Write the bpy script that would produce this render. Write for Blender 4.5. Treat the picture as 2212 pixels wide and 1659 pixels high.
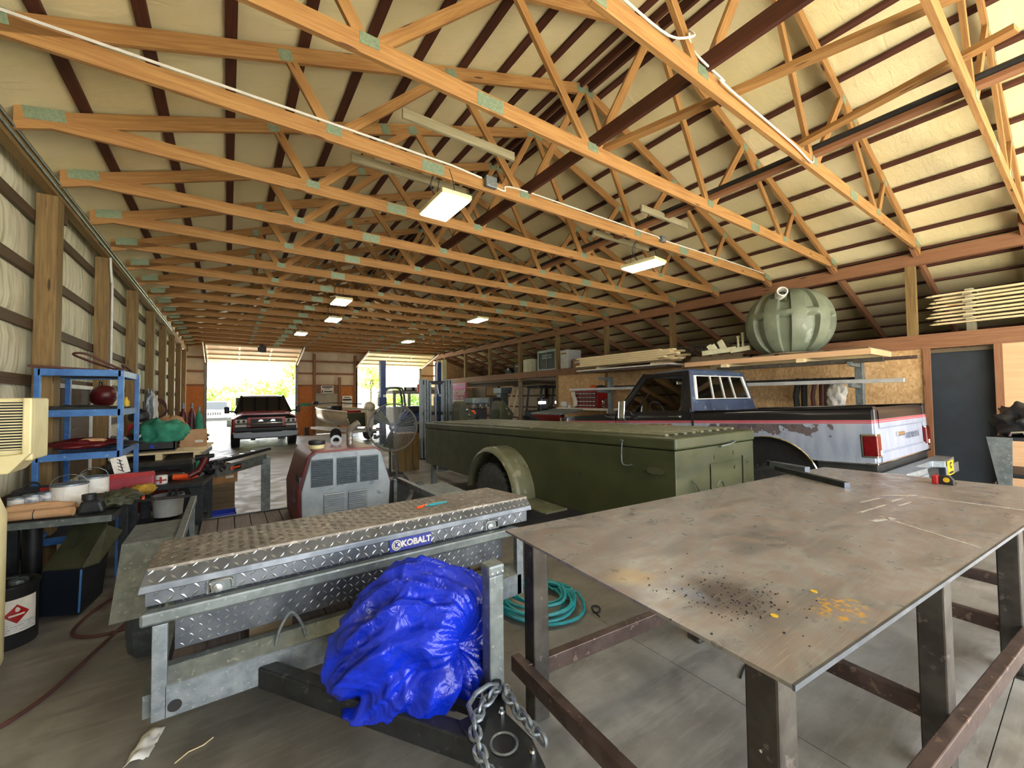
import bpy, bmesh, math, random
from math import sin, cos, pi, radians, sqrt, atan2
from mathutils import Vector, Matrix, noise as mn
for o in list(bpy.data.objects): bpy.data.objects.remove(o)
SC = bpy.context.scene
COL = SC.collection
# ---------------------------------------------------------------- camera, sky, exposure
cam = bpy.data.cameras.new('camera'); co = bpy.data.objects.new('camera', cam); COL.objects.link(co)
YAW, PITCH, ROLL, CAMH = .607, .0308, -.0115, 1.764
fw = Vector((sin(YAW)*cos(PITCH), cos(YAW)*cos(PITCH), sin(PITCH)))
rt0 = Vector((cos(YAW), -sin(YAW), 0)); up0 = rt0.cross(fw)
rt = rt0*cos(ROLL)+up0*sin(ROLL); up = up0*cos(ROLL)-rt0*sin(ROLL)
co.matrix_world = Matrix(((rt.x, up.x, -fw.x, 0), (rt.y, up.y, -fw.y, 0), (rt.z, up.z, -fw.z, CAMH), (0, 0, 0, 1)))
cam.sensor_width = 36; cam.sensor_fit = 'HORIZONTAL'; cam.lens = 882.73/2212*36
cam.clip_start = .03; cam.clip_end = 400
SC.camera = co
W = bpy.data.worlds.new('sky'); SC.world = W; W.use_nodes = True
bg = W.node_tree.nodes['Background']; bg.inputs[0].default_value = (.93, .97, 1, 1); bg.inputs[1].default_value = 7.0
sl = bpy.data.lights.new('sun', 'SUN'); sl.energy = 42; sl.color = (1, .95, .85); sl.angle = .01
so = bpy.data.objects.new('sun', sl); COL.objects.link(so); so.location = (-20, 0, 40)
so.rotation_euler = Vector((.45, .05, -.89)).to_track_quat('-Z', 'Y').to_euler()
def portal(name, loc, rot, sx, sy):
    l = bpy.data.lights.new(name, 'AREA'); l.shape = 'RECTANGLE'; l.size = sx; l.size_y = sy
    l.cycles.is_portal = True
    o = bpy.data.objects.new(name, l); COL.objects.link(o); o.location = loc; o.rotation_euler = rot
portal('daylight_portal', (3.9, -2.95, 2.0), (pi/2, 0, 0), 10.6, 4.0)          # open end behind the camera (faces +y)
portal('daylight_portal', (.95, 22.4, 1.65), (-pi/2, 0, 0), 3.44, 3.3)
portal('daylight_portal', (7.3, 22.4, 1.7), (-pi/2, 0, 0), 3.5, 3.4)
vs = SC.view_settings
SC.display_settings.display_device = 'sRGB'
vs.view_transform = 'Standard'; vs.look = 'None'; vs.gamma = 1; vs.use_curve_mapping = False
vs.exposure = 0.22
SC.cycles.max_bounces = 12; SC.cycles.diffuse_bounces = 9; SC.cycles.glossy_bounces = 3
SC.cycles.transparent_max_bounces = 8; SC.cycles.use_denoising = True
SC.cycles.sample_clamp_indirect = 8; SC.cycles.caustics_reflective = False; SC.cycles.caustics_refractive = False

# ---------------------------------------------------------------- mesh helpers
WM = {}
def V(*a): return Vector(a)
class MB:
    """collects shapes (with uv: u along the length, metres) and links them as ONE mesh object"""
    def __init__(s): s.v = []; s.f = []; s.u = []; s.m = []; s.mi = 0
    def add(s, vs, fs, us=None):
        n = len(s.v); s.v += [tuple(x) for x in vs]
        for i, f in enumerate(fs):
            s.f.append(tuple(n+k for k in f)); s.m.append(s.mi)
            s.u.append(us[i] if us else [(vs[k][0]+vs[k][1]*.37, vs[k][2]+vs[k][1]*.61) for k in f])
        return s
    def hexa(s, P, lu=None):
        # P: 8 corners, order (---,+--,++-,-+-,--+,+-+,+++,-++); u along x of the box unless lu
        F = [(0, 3, 2, 1), (4, 5, 6, 7), (0, 1, 5, 4), (1, 2, 6, 5), (2, 3, 7, 6), (3, 0, 4, 7)]
        P = [Vector(p) for p in P]
        L = [(P[1]-P[0]).length, (P[3]-P[0]).length, (P[4]-P[0]).length]
        ax = L.index(max(L)); off = random.random()*9
        C = [(-1, -1, -1), (1, -1, -1), (1, 1, -1), (-1, 1, -1), (-1, -1, 1), (1, -1, 1), (1, 1, 1), (-1, 1, 1)]
        U = []
        for k, f in enumerate(F):
            fx = [i for i in range(3) if len({C[j][i] for j in f}) > 1]
            a, b = (fx[0], fx[1]) if fx[0] == ax or ax not in fx else (fx[1], fx[0])
            U.append([((C[j][a]+1)/2*L[a]+off, (C[j][b]+1)/2*L[b]+k*.37+off) for j in f])
        return s.add(P, F, U)
    def box(s, c, d, M=None):
        x, y, z = d[0]/2, d[1]/2, d[2]/2
        P = [V(-x, -y, -z), V(x, -y, -z), V(x, y, -z), V(-x, y, -z), V(-x, -y, z), V(x, -y, z), V(x, y, z), V(-x, y, z)]
        c = Vector(c)
        if M: P = [M @ p for p in P]
        return s.hexa([p+c for p in P])
    def bb(s, x0, x1, y0, y1, z0, z1): return s.box(((x0+x1)/2, (y0+y1)/2, (z0+z1)/2), (x1-x0, y1-y0, z1-z0))
    def bar(s, p, q, w, h, upv=(0, 0, 1)):
        p, q = Vector(p), Vector(q); d = (q-p).normalized(); u = Vector(upv)
        if abs(d.dot(u)) > .98: u = V(0, 1, 0)
        a = d.cross(u).normalized()*w/2; b = a.cross(d).normalized()*h/2
        return s.hexa([p+a-b, q+a-b, q-a-b, p-a-b, p+a+b, q+a+b, q-a+b, p-a+b])
    def tube(s, pts, r, n=8, closed=False, cap=True):
        pts = [Vector(p) for p in pts]; N = len(pts); vs = []; fs = []; us = []; pa = None; dist = 0
        for i, p in enumerate(pts):
            a = pts[(i-1) % N] if closed or i > 0 else p; b = pts[(i+1) % N] if closed or i < N-1 else p
            t = (b-a).normalized()
            if pa is None:
                pa = t.orthogonal().normalized()
            pa = (pa-t*pa.dot(t)).normalized(); pb = t.cross(pa)
            rr = r[i] if isinstance(r, (list, tuple)) else r
            for k in range(n):
                an = 2*pi*k/n; vs.append(p+pa*cos(an)*rr+pb*sin(an)*rr)
        L = [0]
        for i in range(1, N): L.append(L[-1]+(pts[i]-pts[i-1]).length)
        for i in range(N if closed else N-1):
            j = (i+1) % N
            for k in range(n):
                k2 = (k+1) % n; fs.append((i*n+k, i*n+k2, j*n+k2, j*n+k))
                l1 = L[j] if j else L[-1]+.05
                us.append([(L[i], k/n), (L[i], (k+1)/n), (l1, (k+1)/n), (l1, k/n)])
        if cap and not closed:
            fs.append(tuple(range(n-1, -1, -1))); us.append([(0, 0)]*n)
            fs.append(tuple((N-1)*n+k for k in range(n))); us.append([(0, 0)]*n)
        return s.add(vs, fs, us)
    def cyl(s, p, q, r, r2=None, n=16): return s.tube([p, q], [r, r if r2 is None else r2], n)
    def lathe(s, prof, c=(0, 0, 0), ax=(0, 0, 1), n=20, a0=0, a1=2*pi):
        # prof: (radius, height along ax)
        ax = Vector(ax).normalized(); pa = ax.orthogonal().normalized(); pb = ax.cross(pa); c = Vector(c)
        full = abs(a1-a0-2*pi) < 1e-6; m = n if full else n+1; vs = []; fs = []; us = []
        for r, h in prof:
            for k in range(m):
                a = a0+(a1-a0)*k/n; vs.append(c+ax*h+(pa*cos(a)+pb*sin(a))*max(r, 1e-4))
        for i in range(len(prof)-1):
            for k in range(n):
                k2 = (k+1) % m
                fs.append((i*m+k, i*m+k2, (i+1)*m+k2, (i+1)*m+k)); us.append([(k/n, i/9), ((k+1)/n, i/9), ((k+1)/n, (i+1)/9), (k/n, (i+1)/9)])
        if full:
            if prof[0][0] > 2e-4: fs.append(tuple(range(m-1, -1, -1))); us.append([(0, 0)]*m)
            if prof[-1][0] > 2e-4: fs.append(tuple((len(prof)-1)*m+k for k in range(m))); us.append([(0, 0)]*m)
        return s.add(vs, fs, us)
    def prism(s, poly, fn, a, b):
        # poly 2d (ccw), fn(u,v,w)->xyz
        n = len(poly); A = [Vector(fn(u, v, a)) for u, v in poly]; B = [Vector(fn(u, v, b)) for u, v in poly]
        fs = [tuple(range(n-1, -1, -1)), tuple(n+k for k in range(n))]; us = [[poly[k] for k in range(n-1, -1, -1)], list(poly)]
        for k in range(n):
            j = (k+1) % n; fs.append((k, j, n+j, n+k)); l = math.dist(poly[k], poly[j]); us.append([(0, 0), (l, 0), (l, b-a), (0, b-a)])
        return s.add(A+B, fs, us)
    def grid(s, fn, nu, nv, closed_u=False):
        vs = [Vector(fn(i/nu, j/nv)) for j in range(nv+1) for i in range(nu+(0 if closed_u else 1))]
        m = nu+(0 if closed_u else 1); fs = []; us = []
        for j in range(nv):
            for i in range(nu):
                k = (i+1) % m; fs.append((j*m+i, j*m+k, (j+1)*m+k, (j+1)*m+i))
                us.append([(i/nu, j/nv), ((i+1)/nu, j/nv), ((i+1)/nu, (j+1)/nv), (i/nu, (j+1)/nv)])
        return s.add(vs, fs, us)
    def slab(s, fn, nu, nv, off):
        """two-sided sheet: fn(u,v) point, off = thickness vector"""
        off = Vector(off); s.grid(fn, nu, nv); s.grid(lambda u, v: Vector(fn(1-u, v))+off, nu, nv)
        m = 24
        for e in (lambda t: (t, 0), lambda t: (1, t), lambda t: (1-t, 1), lambda t: (0, 1-t)):
            k = nu if e(0)[0] != e(1)[0] else nv
            s.grid(lambda u, v: Vector(fn(*e(1-u)))+off*v, k, 1)
        return s
    def blob(s, c, d, seed=0, amp=.25, sc=2.0, n=18, flat=None, ridge=False):
        c = Vector(c); d = Vector(d)/2
        def fn(u, v):
            a = u*2*pi; b = (v-.5)*pi; p = V(cos(a)*cos(b), sin(a)*cos(b), sin(b))
            q = p*sc+V(seed*7.3, seed*3.1, seed*1.7)
            k = mn.noise(q)+.5*mn.noise(q*2.1)
            if ridge: k = .6-abs(mn.noise(q))*1.6+.35*(.5-abs(mn.noise(q*2.3)))
            r = 1+amp*k; o = V(p.x*d.x, p.y*d.y, p.z*d.z)*r
            if flat is not None and o.z < -d.z*flat: o.z = -d.z*flat
            return c+o
        return s.grid(fn, n*2, n, True)
    def build(s, name, mat, parent=None, smooth=False, bevel=0, local=False, ang=40, seg=2, sub=0, merge=False):
        vs = s.v; o = None
        if parent is not None and not local:
            I = WM[parent.name].inverted(); vs = [I @ Vector(v) for v in vs]
        base = V(0, 0, 0)
        if parent is None:
            xs, ys, zs = zip(*vs); base = V((min(xs)+max(xs))/2, (min(ys)+max(ys))/2, min(zs)); vs = [Vector(v)-base for v in vs]
        me = bpy.data.meshes.new(name); me.from_pydata([tuple(v) for v in vs], [], s.f)
        uv = me.uv_layers.new(name='UVMap')
        flat = [c for f in s.u for p in f for c in p]; uv.data.foreach_set('uv', flat)
        mats = mat if isinstance(mat, (list, tuple)) else [mat]
        for m in mats: me.materials.append(m)
        if len(mats) > 1: me.polygons.foreach_set('material_index', s.m)
        if merge or smooth:
            b = bmesh.new(); b.from_mesh(me); bmesh.ops.remove_doubles(b, verts=b.verts, dist=1e-5)
            bmesh.ops.recalc_face_normals(b, faces=b.faces); b.to_mesh(me); b.free()
        if smooth:
            me.polygons.foreach_set('use_smooth', [True]*len(me.polygons)); me.set_sharp_from_angle(angle=radians(ang))
        o = bpy.data.objects.new(name, me); COL.objects.link(o)
        o.location = base
        if parent is not None: o.parent = parent; WM[o.name] = WM[parent.name]
        else: WM[o.name] = Matrix.Translation(base)
        if bevel:
            m = o.modifiers.new('bevel', 'BEVEL'); m.width = bevel; m.segments = seg; m.limit_method = 'ANGLE'; m.angle_limit = radians(35)
            m.harden_normals = False
        if sub:
            m = o.modifiers.new('sub', 'SUBSURF'); m.levels = sub; m.render_levels = sub
        return o
def tag(o, label=None, cat=None, group=None, kind=None):
    if label: o['label'] = label
    if cat: o['category'] = cat
    if group: o['group'] = group
    if kind: o['kind'] = kind
    return o
def thing(name, label, cat, loc=(0, 0, 0), rz=0, group=None, pitch=0):
    o = bpy.data.objects.new(name, None); COL.objects.link(o); o.empty_display_size = .1
    o.location = loc; o.rotation_euler = (pitch, 0, rz)
    WM[o.name] = Matrix.LocRotScale(Vector(loc), o.rotation_euler.to_quaternion(), None)
    return tag(o, label, cat, group)
def struct(name, loc=(0, 0, 0)):
    o = bpy.data.objects.new(name, None); COL.objects.link(o); o.location = loc; o['kind'] = 'structure'
    WM[o.name] = Matrix.Translation(loc); return o
def dup(o, loc=None, rz=None, label=None, group=None, parent=None):
    c = o.copy(); COL.objects.link(c)
    if parent: c.parent = parent
    if loc is not None: c.location = loc
    if rz is not None: c.rotation_euler = (0, 0, rz)
    if label: c['label'] = label
    if group: c['group'] = group
    for ch in list(o.children): dup(ch, parent=c)
    return c
_fontc = {}
def text(name, s, h, M, mat, parent=None, depth=.002, bold=0, xs=1.0, local=False):
    """flat raised lettering; M places the text plane (x right, y up) in world (or parent's) space"""
    cu = bpy.data.curves.new(name, 'FONT'); cu.body = s; cu.size = h*1.38; cu.extrude = depth/2; cu.offset = bold; cu.align_x = 'CENTER'; cu.align_y = 'CENTER'
    cu.resolution_u = 3
    t = bpy.data.objects.new(name, cu); COL.objects.link(t)
    bpy.context.view_layer.update()
    me = bpy.data.meshes.new_from_object(t.evaluated_get(bpy.context.evaluated_depsgraph_get()))
    bpy.data.objects.remove(t)
    me.transform(Matrix.Diagonal((xs, 1, 1, 1)))
    o = bpy.data.objects.new(name, me); COL.objects.link(o); me.materials.clear(); me.materials.append(mat)
    me.transform(M if (local or parent is None) else WM[parent.name].inverted() @ M)
    if parent: o.parent = parent; WM[o.name] = WM[parent.name]
    return o
def frame(o, x, y):
    """matrix with origin o, x axis, y axis (made orthogonal)"""
    x = Vector(x).normalized(); y = Vector(y); y = (y-x*y.dot(x)).normalized(); z = x.cross(y); o = Vector(o)
    return Matrix(((x.x, y.x, z.x, o.x), (x.y, y.y, z.y, o.y), (x.z, y.z, z.z, o.z), (0, 0, 0, 1)))
def crv(pts, k=6):
    """smooth path through the points"""
    P = [Vector(p) for p in pts]; out = []
    for i in range(len(P)-1):
        a, b, c, d = P[max(i-1, 0)], P[i], P[i+1], P[min(i+2, len(P)-1)]
        for j in range(k):
            t = j/k; out.append(.5*((2*b)+(c-a)*t+(2*a-5*b+4*c-d)*t*t+(3*b-a-3*c+d)*t**3))
    return out+[P[-1]]
def arc(c, r, a0, a1, n, ax='xz'):
    out = []
    for i in range(n+1):
        a = a0+(a1-a0)*i/n; u, v = r*cos(a), r*sin(a)
        out.append((c[0]+u, c[1], c[2]+v) if ax == 'xz' else (c[0]+u, c[1]+v, c[2]) if ax == 'xy' else (c[0], c[1]+u, c[2]+v))
    return out

# ---------------------------------------------------------------- materials
def H(s):
    s = s.lstrip('#'); c = [int(s[i:i+2], 16)/255 for i in (0, 2, 4)]
    return tuple((x/12.92 if x <= .04045 else ((x+.055)/1.055)**2.4) for x in c)+(1,)
class G:
    def __init__(s, name, rough=.6, metal=0):
        s.mat = bpy.data.materials.new(name); s.mat.use_nodes = True; s.nt = s.mat.node_tree
        s.b = s.nt.nodes['Principled BSDF']; s.b.inputs['Roughness'].default_value = rough; s.b.inputs['Metallic'].default_value = metal
    def put(s, sock, v):
        if isinstance(v, bpy.types.NodeSocket): s.nt.links.new(v, sock)
        elif v is not None: sock.default_value = v
    def n(s, t, **k):
        nd = s.nt.nodes.new(t)
        for a, v in k.items():
            setattr(nd, a, v)
        return nd
    def co(s, which='Object', scale=(1, 1, 1), rot=(0, 0, 0)):
        t = s.n('ShaderNodeTexCoord'); m = s.n('ShaderNodeMapping'); s.put(m.inputs[0], t.outputs[which])
        m.inputs['Scale'].default_value = scale; m.inputs['Rotation'].default_value = rot; return m.outputs[0]
    def noise(s, vec, scale, det=4, rough=.55, dist=0):
        t = s.n('ShaderNodeTexNoise'); s.put(t.inputs['Vector'], vec); t.inputs['Scale'].default_value = scale
        t.inputs['Detail'].default_value = det; t.inputs['Roughness'].default_value = rough; t.inputs['Distortion'].default_value = dist
        return t.outputs[0]
    def vor(s, vec, scale, feat='F1', out='Distance', rnd=1):
        t = s.n('ShaderNodeTexVoronoi', feature=feat); s.put(t.inputs['Vector'], vec); t.inputs['Scale'].default_value = scale
        t.inputs['Randomness'].default_value = rnd
        return t.outputs[out]
    def m(s, op, a, b=None, c=None, clamp=False):
        t = s.n('ShaderNodeMath', operation=op, use_clamp=clamp); s.put(t.inputs[0], a)
        if b is not None: s.put(t.inputs[1], b)
        if c is not None: s.put(t.inputs[2], c)
        return t.outputs[0]
    def ss(s, x, a, b, lo=0, hi=1):
        t = s.n('ShaderNodeMapRange', interpolation_type='SMOOTHSTEP'); s.put(t.inputs[0], x)
        t.inputs[1].default_value = a; t.inputs[2].default_value = b; t.inputs[3].default_value = lo; t.inputs[4].default_value = hi
        return t.outputs[0]
    def mix(s, f, a, b, blend='MIX'):
        t = s.n('ShaderNodeMix', data_type='RGBA', blend_type=blend); s.put(t.inputs[0], f); s.put(t.inputs[6], a); s.put(t.inputs[7], b)
        return t.outputs[2]
    def xyz(s, vec):
        t = s.n('ShaderNodeSeparateXYZ'); s.put(t.inputs[0], vec); return t.outputs
    def bump(s, h, st=.3, dist=.01):
        t = s.n('ShaderNodeBump'); s.put(t.inputs['Height'], h); t.inputs['Strength'].default_value = st; t.inputs['Distance'].default_value = dist
        s.put(s.b.inputs['Normal'], t.outputs[0])
    def col(s, v): s.put(s.b.inputs['Base Color'], v)
    def ro(s, v): s.put(s.b.inputs['Roughness'], v)
def pm(name, c1, c2=None, sc=6, rough=.6, metal=0, bump=0, bsc=60, st=(1, 1, 1), c3=None, sc3=25, t3=.62, w='Object', r2=None, spec=None):
    """c1/c2 blended by broad noise, c3 = small worn or dirty spots"""
    g = G(name, rough, metal); a = H(c1); v = g.co(w, st)
    if c2:
        f = g.ss(g.noise(v, sc, 5), .35, .65); c = g.mix(f, a, H(c2))
        if c3: c = g.mix(g.ss(g.noise(v, sc3, 4), t3, t3+.08), c, H(c3))
        g.col(c)
        if r2 is not None: g.ro(g.ss(g.noise(v, sc*1.7, 4), .35, .65, rough, r2))
    else: g.b.inputs['Base Color'].default_value = a
    if bump: g.bump(g.noise(v, bsc, 4), bump, .004)
    if spec is not None: g.b.inputs['Specular IOR Level'].default_value = spec
    return g.mat
def wood(name, c1, c2, knot=None, rough=.7, c3=None, gs=1):
    g = G(name, rough); v = g.co('UV', (1.3*gs, 26*gs, 1)); n = g.noise(v, 1.6, 5, .6, .6)
    n2 = g.noise(g.co('UV', (.6, 3, 1)), 1.1, 3)
    c = g.mix(g.ss(n, .3, .7), H(c1), H(c2)); c = g.mix(g.ss(n2, .35, .75, 0, .45), c, H(c3 or c2))
    if knot:
        d = g.vor(g.co('UV', (1.5, 9, 1)), 1.0); c = g.mix(g.ss(d, .06, .13, 1, 0), c, H(knot))
    g.col(c); g.bump(n, .15, .003); return g.mat
def emit(name, c, s):
    g = G(name); g.b.inputs['Base Color'].default_value = H(c); g.b.inputs['Emission Color'].default_value = H(c); g.b.inputs['Emission Strength'].default_value = s
    return g.mat
def glass(name, tint='#dfe8ea', rough=.02, alpha=None):
    g = G(name, rough); g.b.inputs['Base Color'].default_value = H(tint)
    tr = g.n('ShaderNodeBsdfTransparent'); tr.inputs[0].default_value = H(tint); mx = g.n('ShaderNodeMixShader'); fr = g.n('ShaderNodeFresnel'); fr.inputs[0].default_value = 1.45
    gl = g.n('ShaderNodeBsdfGlossy'); gl.inputs['Roughness'].default_value = rough
    g.put(mx.inputs[0], fr.outputs[0]); g.put(mx.inputs[1], tr.outputs[0]); g.put(mx.inputs[2], gl.outputs[0])
    g.put(g.nt.nodes['Material Output'].inputs[0], mx.outputs[0]); return g.mat
M = {}
M['chord'] = wood('truss_wood', '#a9814c', '#885e32', '#40220e', c3='#986d3c')
M['beam'] = wood('header_wood', '#94694a', '#7c543a', '#44281a', c3='#875c40')
M['pine'] = wood('pine_board', '#efdfb6', '#dcc494', '#9a7244', c3='#e6d0a2')
M['old'] = wood('old_wood', '#7a6a52', '#5e4f3c', '#3a2e20', c3='#6b5d48')
M['post'] = wood('treated_post', '#8a6f44', '#6b5330', '#3f2c18', c3='#7b6a3e')
M['girt'] = wood('girt_wood', '#5d4a34', '#473726', '#2c2016', c3='#544636')
M['purlin'] = wood('purlin_wood', '#55291a', '#3c1b10', None, c3='#48220f')
M['plank'] = wood('deck_plank', '#6e625c', '#554a45', None, c3='#7a6d66')
M['greyw'] = wood('grey_board', '#a09a80', '#8a846a', None, c3='#b8b298')
M['plate'] = pm('gusset_steel', '#8ea088', '#7c8f7a', 60, .45, .5, .4, 220)
g = G('osb', .75); v = g.co('UV', (1, 1, 1)); d = g.vor(g.co('UV', (22, 34, 1), (0, 0, .5)), 1.0, out='Color')
c = g.mix(g.xyz(d)[0], H('#bd9664'), H('#dcbc8e')); c = g.mix(g.ss(g.noise(v, 3, 3), .4, .7, 0, .35), c, H('#9a6f3e')); g.col(c); g.bump(g.xyz(d)[1], .2, .004); M['osb'] = g.mat
g = G('osb_orange', .75); d = g.vor(g.co('UV', (22, 34, 1), (0, 0, .5)), 1.0, out='Color'); g.col(g.mix(g.xyz(d)[0], H('#a8642e'), H('#c07c42'))); M['osb2'] = g.mat
M['ply'] = wood('plywood', '#d8b088', '#cba078', None, c3='#dcb890')
g = G('insulation', .7); v = g.co('Object'); n = g.noise(g.co('Object', (1, 6, 6)), 2.2, 5, .6, .5)
g.col(g.mix(g.ss(g.noise(v, .7, 4), .35, .7), H('#e9deb6'), H('#dccf9f'))); g.bump(n, .5, .02); M['insul'] = g.mat
g = G('wall_insulation', .7); n = g.noise(g.co('Object', (7, 7, .45)), 2.2, 6, .6, .15); n2 = g.noise(g.co('Object', (1, 1, 1)), 1.1, 4)
c = g.mix(g.ss(n, .42, .72), H('#e2dfc6'), H('#a7a382')); c = g.mix(g.ss(n2, .45, .75, 0, .6), c, H('#a29e84')); g.col(c); g.bump(n, .4, .02); M['wallins'] = g.mat
g = G('end_wall_insulation', .7); g.col(g.mix(g.ss(g.noise(g.co('Object'), 1.5, 4), .35, .7), H('#d8cbb2'), H('#c4b59a'))); M['endins'] = g.mat
g = G('concrete', .5); v = g.co('Object'); n = g.noise(v, .55, 6, .6, .3); n2 = g.noise(v, 3.2, 8, .65, .4); n3 = g.noise(g.co('Object', (1, 2.6, 1), (0, 0, .5)), 1.7, 6, .6, .8)
c = g.mix(g.ss(n2, .32, .68), H('#7f7c77'), H('#9a9791')); c = g.mix(g.ss(n, .42, .66, 0, .75), c, H('#625d57')); c = g.mix(g.ss(n3, .52, .72, 0, .5), c, H('#57524b'))
st_ = g.noise(g.co('Object', (1, 9, 1), (0, 0, .9)), 2.4, 6, .65, .5); c = g.mix(g.ss(st_, .45, .75, 0, .32), c, H('#a6a29a')); c = g.mix(g.ss(g.noise(v, 40, 5, .7), .60, .72, 0, .35), c, H('#3f3a35')); g.col(c); g.ro(g.ss(n2, .3, .7, .32, .6)); g.bump(n2, .12, .006); M['conc'] = g.mat
M['gravel'] = pm('gravel', '#d2cdc0', '#bdb7a8', 3, .9, bump=.3, bsc=30)
M['grass'] = pm('grass_ground', '#86a04c', '#6e8a3c', 1, .9)
M['galv'] = pm('galvanised', '#8f98a0', '#7a838c', 18, .42, .7, .12, 70, c3='#a4acb0', sc3=55, t3=.6, r2=.55)
M['galvd'] = pm('galvanised_dull', '#7e878a', '#6a7376', 14, .5, .6, .1, 60, c3='#98a0a0', sc3=40, t3=.6)
M['alum'] = pm('aluminium', '#70767f', '#5f656e', 9, .40, .8, .05, 90, r2=.52)
M['bright'] = pm('bright_aluminium', '#b4b8be', '#a4a8ae', 9, .3, .9)
M['dusty'] = pm('dusty_aluminium', '#8b857d', '#75706a', 7, .5, .55, .1, 80, c3='#a29b92', sc3=30, t3=.56)
M['chrome'] = pm('chrome', '#d8dadc', rough=.12, metal=1)
M['steel'] = pm('mill_steel', '#5d5954', '#4b4743', 8, .42, .7, .1, 50, c3='#77706a', sc3=22, t3=.62, r2=.55)
M['brown_steel'] = pm('brown_steel', '#6a5a54', '#554742', 9, .45, .6, .1, 60, c3='#8a7468', sc3=18, t3=.6)
M['darksteel'] = pm('dark_steel', '#33363a', '#26292c', 9, .5, .5, .08, 60, c3='#4d5054', sc3=25)
M['black'] = pm('black_plastic', '#17181a', '#202124', 10, .5)
M['rubber'] = pm('rubber', '#1d1e1f', '#2a2a2a', 12, .8, 0, .2, 60)
M['tirew'] = pm('dusty_tyre', '#3c4040', '#2e3232', 14, .8, 0, .2, 60, c3='#6a6e6c', sc3=60, t3=.66)
M['white'] = pm('white_paint', '#dcdcd8', '#cfcfca', 8, .5)
M['paper'] = pm('paper', '#e4e2dc', '#d2d0c8', 12, .8)
M['card'] = pm('cardboard', '#b08a66', '#9c7854', 5, .85)
M['card2'] = pm('cardboard_pale', '#c49e78', '#b48c66', 5, .85)
M['blue'] = pm('blue_enamel', '#3f74b4', '#2f5e9c', 9, .45, c3='#7f9cc0', sc3=24, t3=.64)
M['bluebin'] = pm('blue_bin', '#1c3bbd', '#1530a0', 5, .4)
M['red'] = pm('red_paint', '#a81e1e', '#8c1616', 6, .4)
M['dred'] = pm('dark_red', '#5e1118', '#470c12', 6, .4)
M['maroon'] = pm('maroon_enamel', '#6e3038', '#5a262e', 4, .4, c3='#8a5458', sc3=12, t3=.63)
M['orange'] = pm('orange_plastic', '#ea5a28', '#d84c1e', 6, .45)
M['yellow'] = pm('yellow_plastic', '#d9b72a', '#c4a220', 6, .5)
M['cream'] = pm('cream_enamel', '#dcd3a6', '#d0c698', 5, .45, c3='#b8ae84', sc3=14, t3=.66)
M['teal'] = pm('teal_hose', '#31a8b4', '#2898a6', 12, .4)
M['tealcloth'] = pm('green_cloth', '#3f9c7e', '#2f8068', 7, .85, bump=.3, bsc=25)
M['olive'] = pm('olive_paint', '#3d432a', '#353b24', 3, .34, c3='#2f3320', sc3=9, t3=.66, r2=.46)
M['olivedust'] = pm('dusty_olive', '#6c6e58', '#5a5c46', 4, .42, c3='#8a8876', sc3=7, t3=.6)
M['olived'] = pm('olive_dull', '#44462f', '#363826', 6, .6)
M['tubeshine'] = pm('reflection_pale_tube', '#c2c5c8', '#b2b5b8', 6, .4, .25)  # whiteness of reflections on the aluminium tube put into its base colour
M['stringer'] = M['old']
M['lamp'] = emit('lamp_glow', '#fff6e0', 40)
M['lamplow'] = emit('work_lamp_glow', '#fffdf6', 14)
M['glass'] = glass('window_glass', '#e4ecec')
M['dglass'] = pm('tinted_glass', '#14191b', rough=.08)
M['leaf'] = pm('leaves', '#bccb84', '#a0b668', 2, .8)
M['leaf2'] = pm('pale_leaves', '#d4dc8c', '#bccb70', 2, .8)
M['bark'] = pm('bark', '#5a4a3a', '#463a2e', 6, .9)
M['brownhose'] = pm('brown_hose', '#5a3630', '#4c2c28', 8, .7)
M['orangecord'] = pm('orange_cord', '#d8482a', rough=.5)
# ================================================================ the building shell
YB, XL, XR, XO = 22.27, -1.6, 9.147, 13.3      # end wall, left wall, header line, outer wall of the lean-to
roofz = lambda x: 5.92-.345*abs(x-3.87)
random.seed(3)
# floor: concrete slabs with open joints
fl = struct('floor'); slab0 = {}
ys = [-3.0, .36, 4.76, 9.16, 13.56, 17.96, 22.5]; xs = [-1.7, 2.42, 6.8, 11.2, 13.4]
for i in range(len(xs)-1):
    for j in range(len(ys)-1):
        MB().bb(xs[i]+.0025, xs[i+1]-.0025, ys[j]+.0025, ys[j+1]-.0025, -.15, 0).build('slab', M['conc'], fl)
MB().bb(-1.7, 13.4, -3, 22.5, -.2, -.008).build('joint_bed', M['darksteel'], fl)
# outside ground
gr = MB().bb(-60, 90, -40, -3.02, -.25, -.03).bb(-60, 90, 22.5, 40, -.25, -.03).build('ground_gravel', M['gravel']); gr['kind'] = 'structure'
gr = MB().bb(-90, 120, 40, 160, -.25, -.03).build('ground_grass', M['grass']); gr['kind'] = 'structure'

# ceiling: insulation strips between purlins, purlins on the trusses
ce = struct('ceiling')
pl = [-1.5+.515*i for i in range(int((3.87+1.5)/.515)+1)]
xsl = [-2.0]+[-1.03+.513*i for i in range(10)]+[3.87]
def strip(xa, xb, seed):
    za, zb = roofz(xa)+.07, roofz(xb)+.07
    def fn(u, v):
        y = -3+25.4*v; x = xa+(xb-xa)*u
        sag = .035*sin(pi*u)*(.8+.5*mn.noise(V(seed*3.3, y*.9, 0)))
        return (x, y, za+(zb-za)*u-sag)
    MB().slab(fn, 6, 60, (0, 0, .03)).build('insulation_panel', M['insul'], ce, smooth=True, ang=60)
for i in range(len(xsl)-1): strip(xsl[i], xsl[i+1], i)
xsr = [3.87]+[2*3.87-x for x in reversed(xsl[1:-1])]
while xsr[-1] < XO-.3: xsr.append(xsr[-1]+.513)
xsr[-1] = XO+.1
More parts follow.
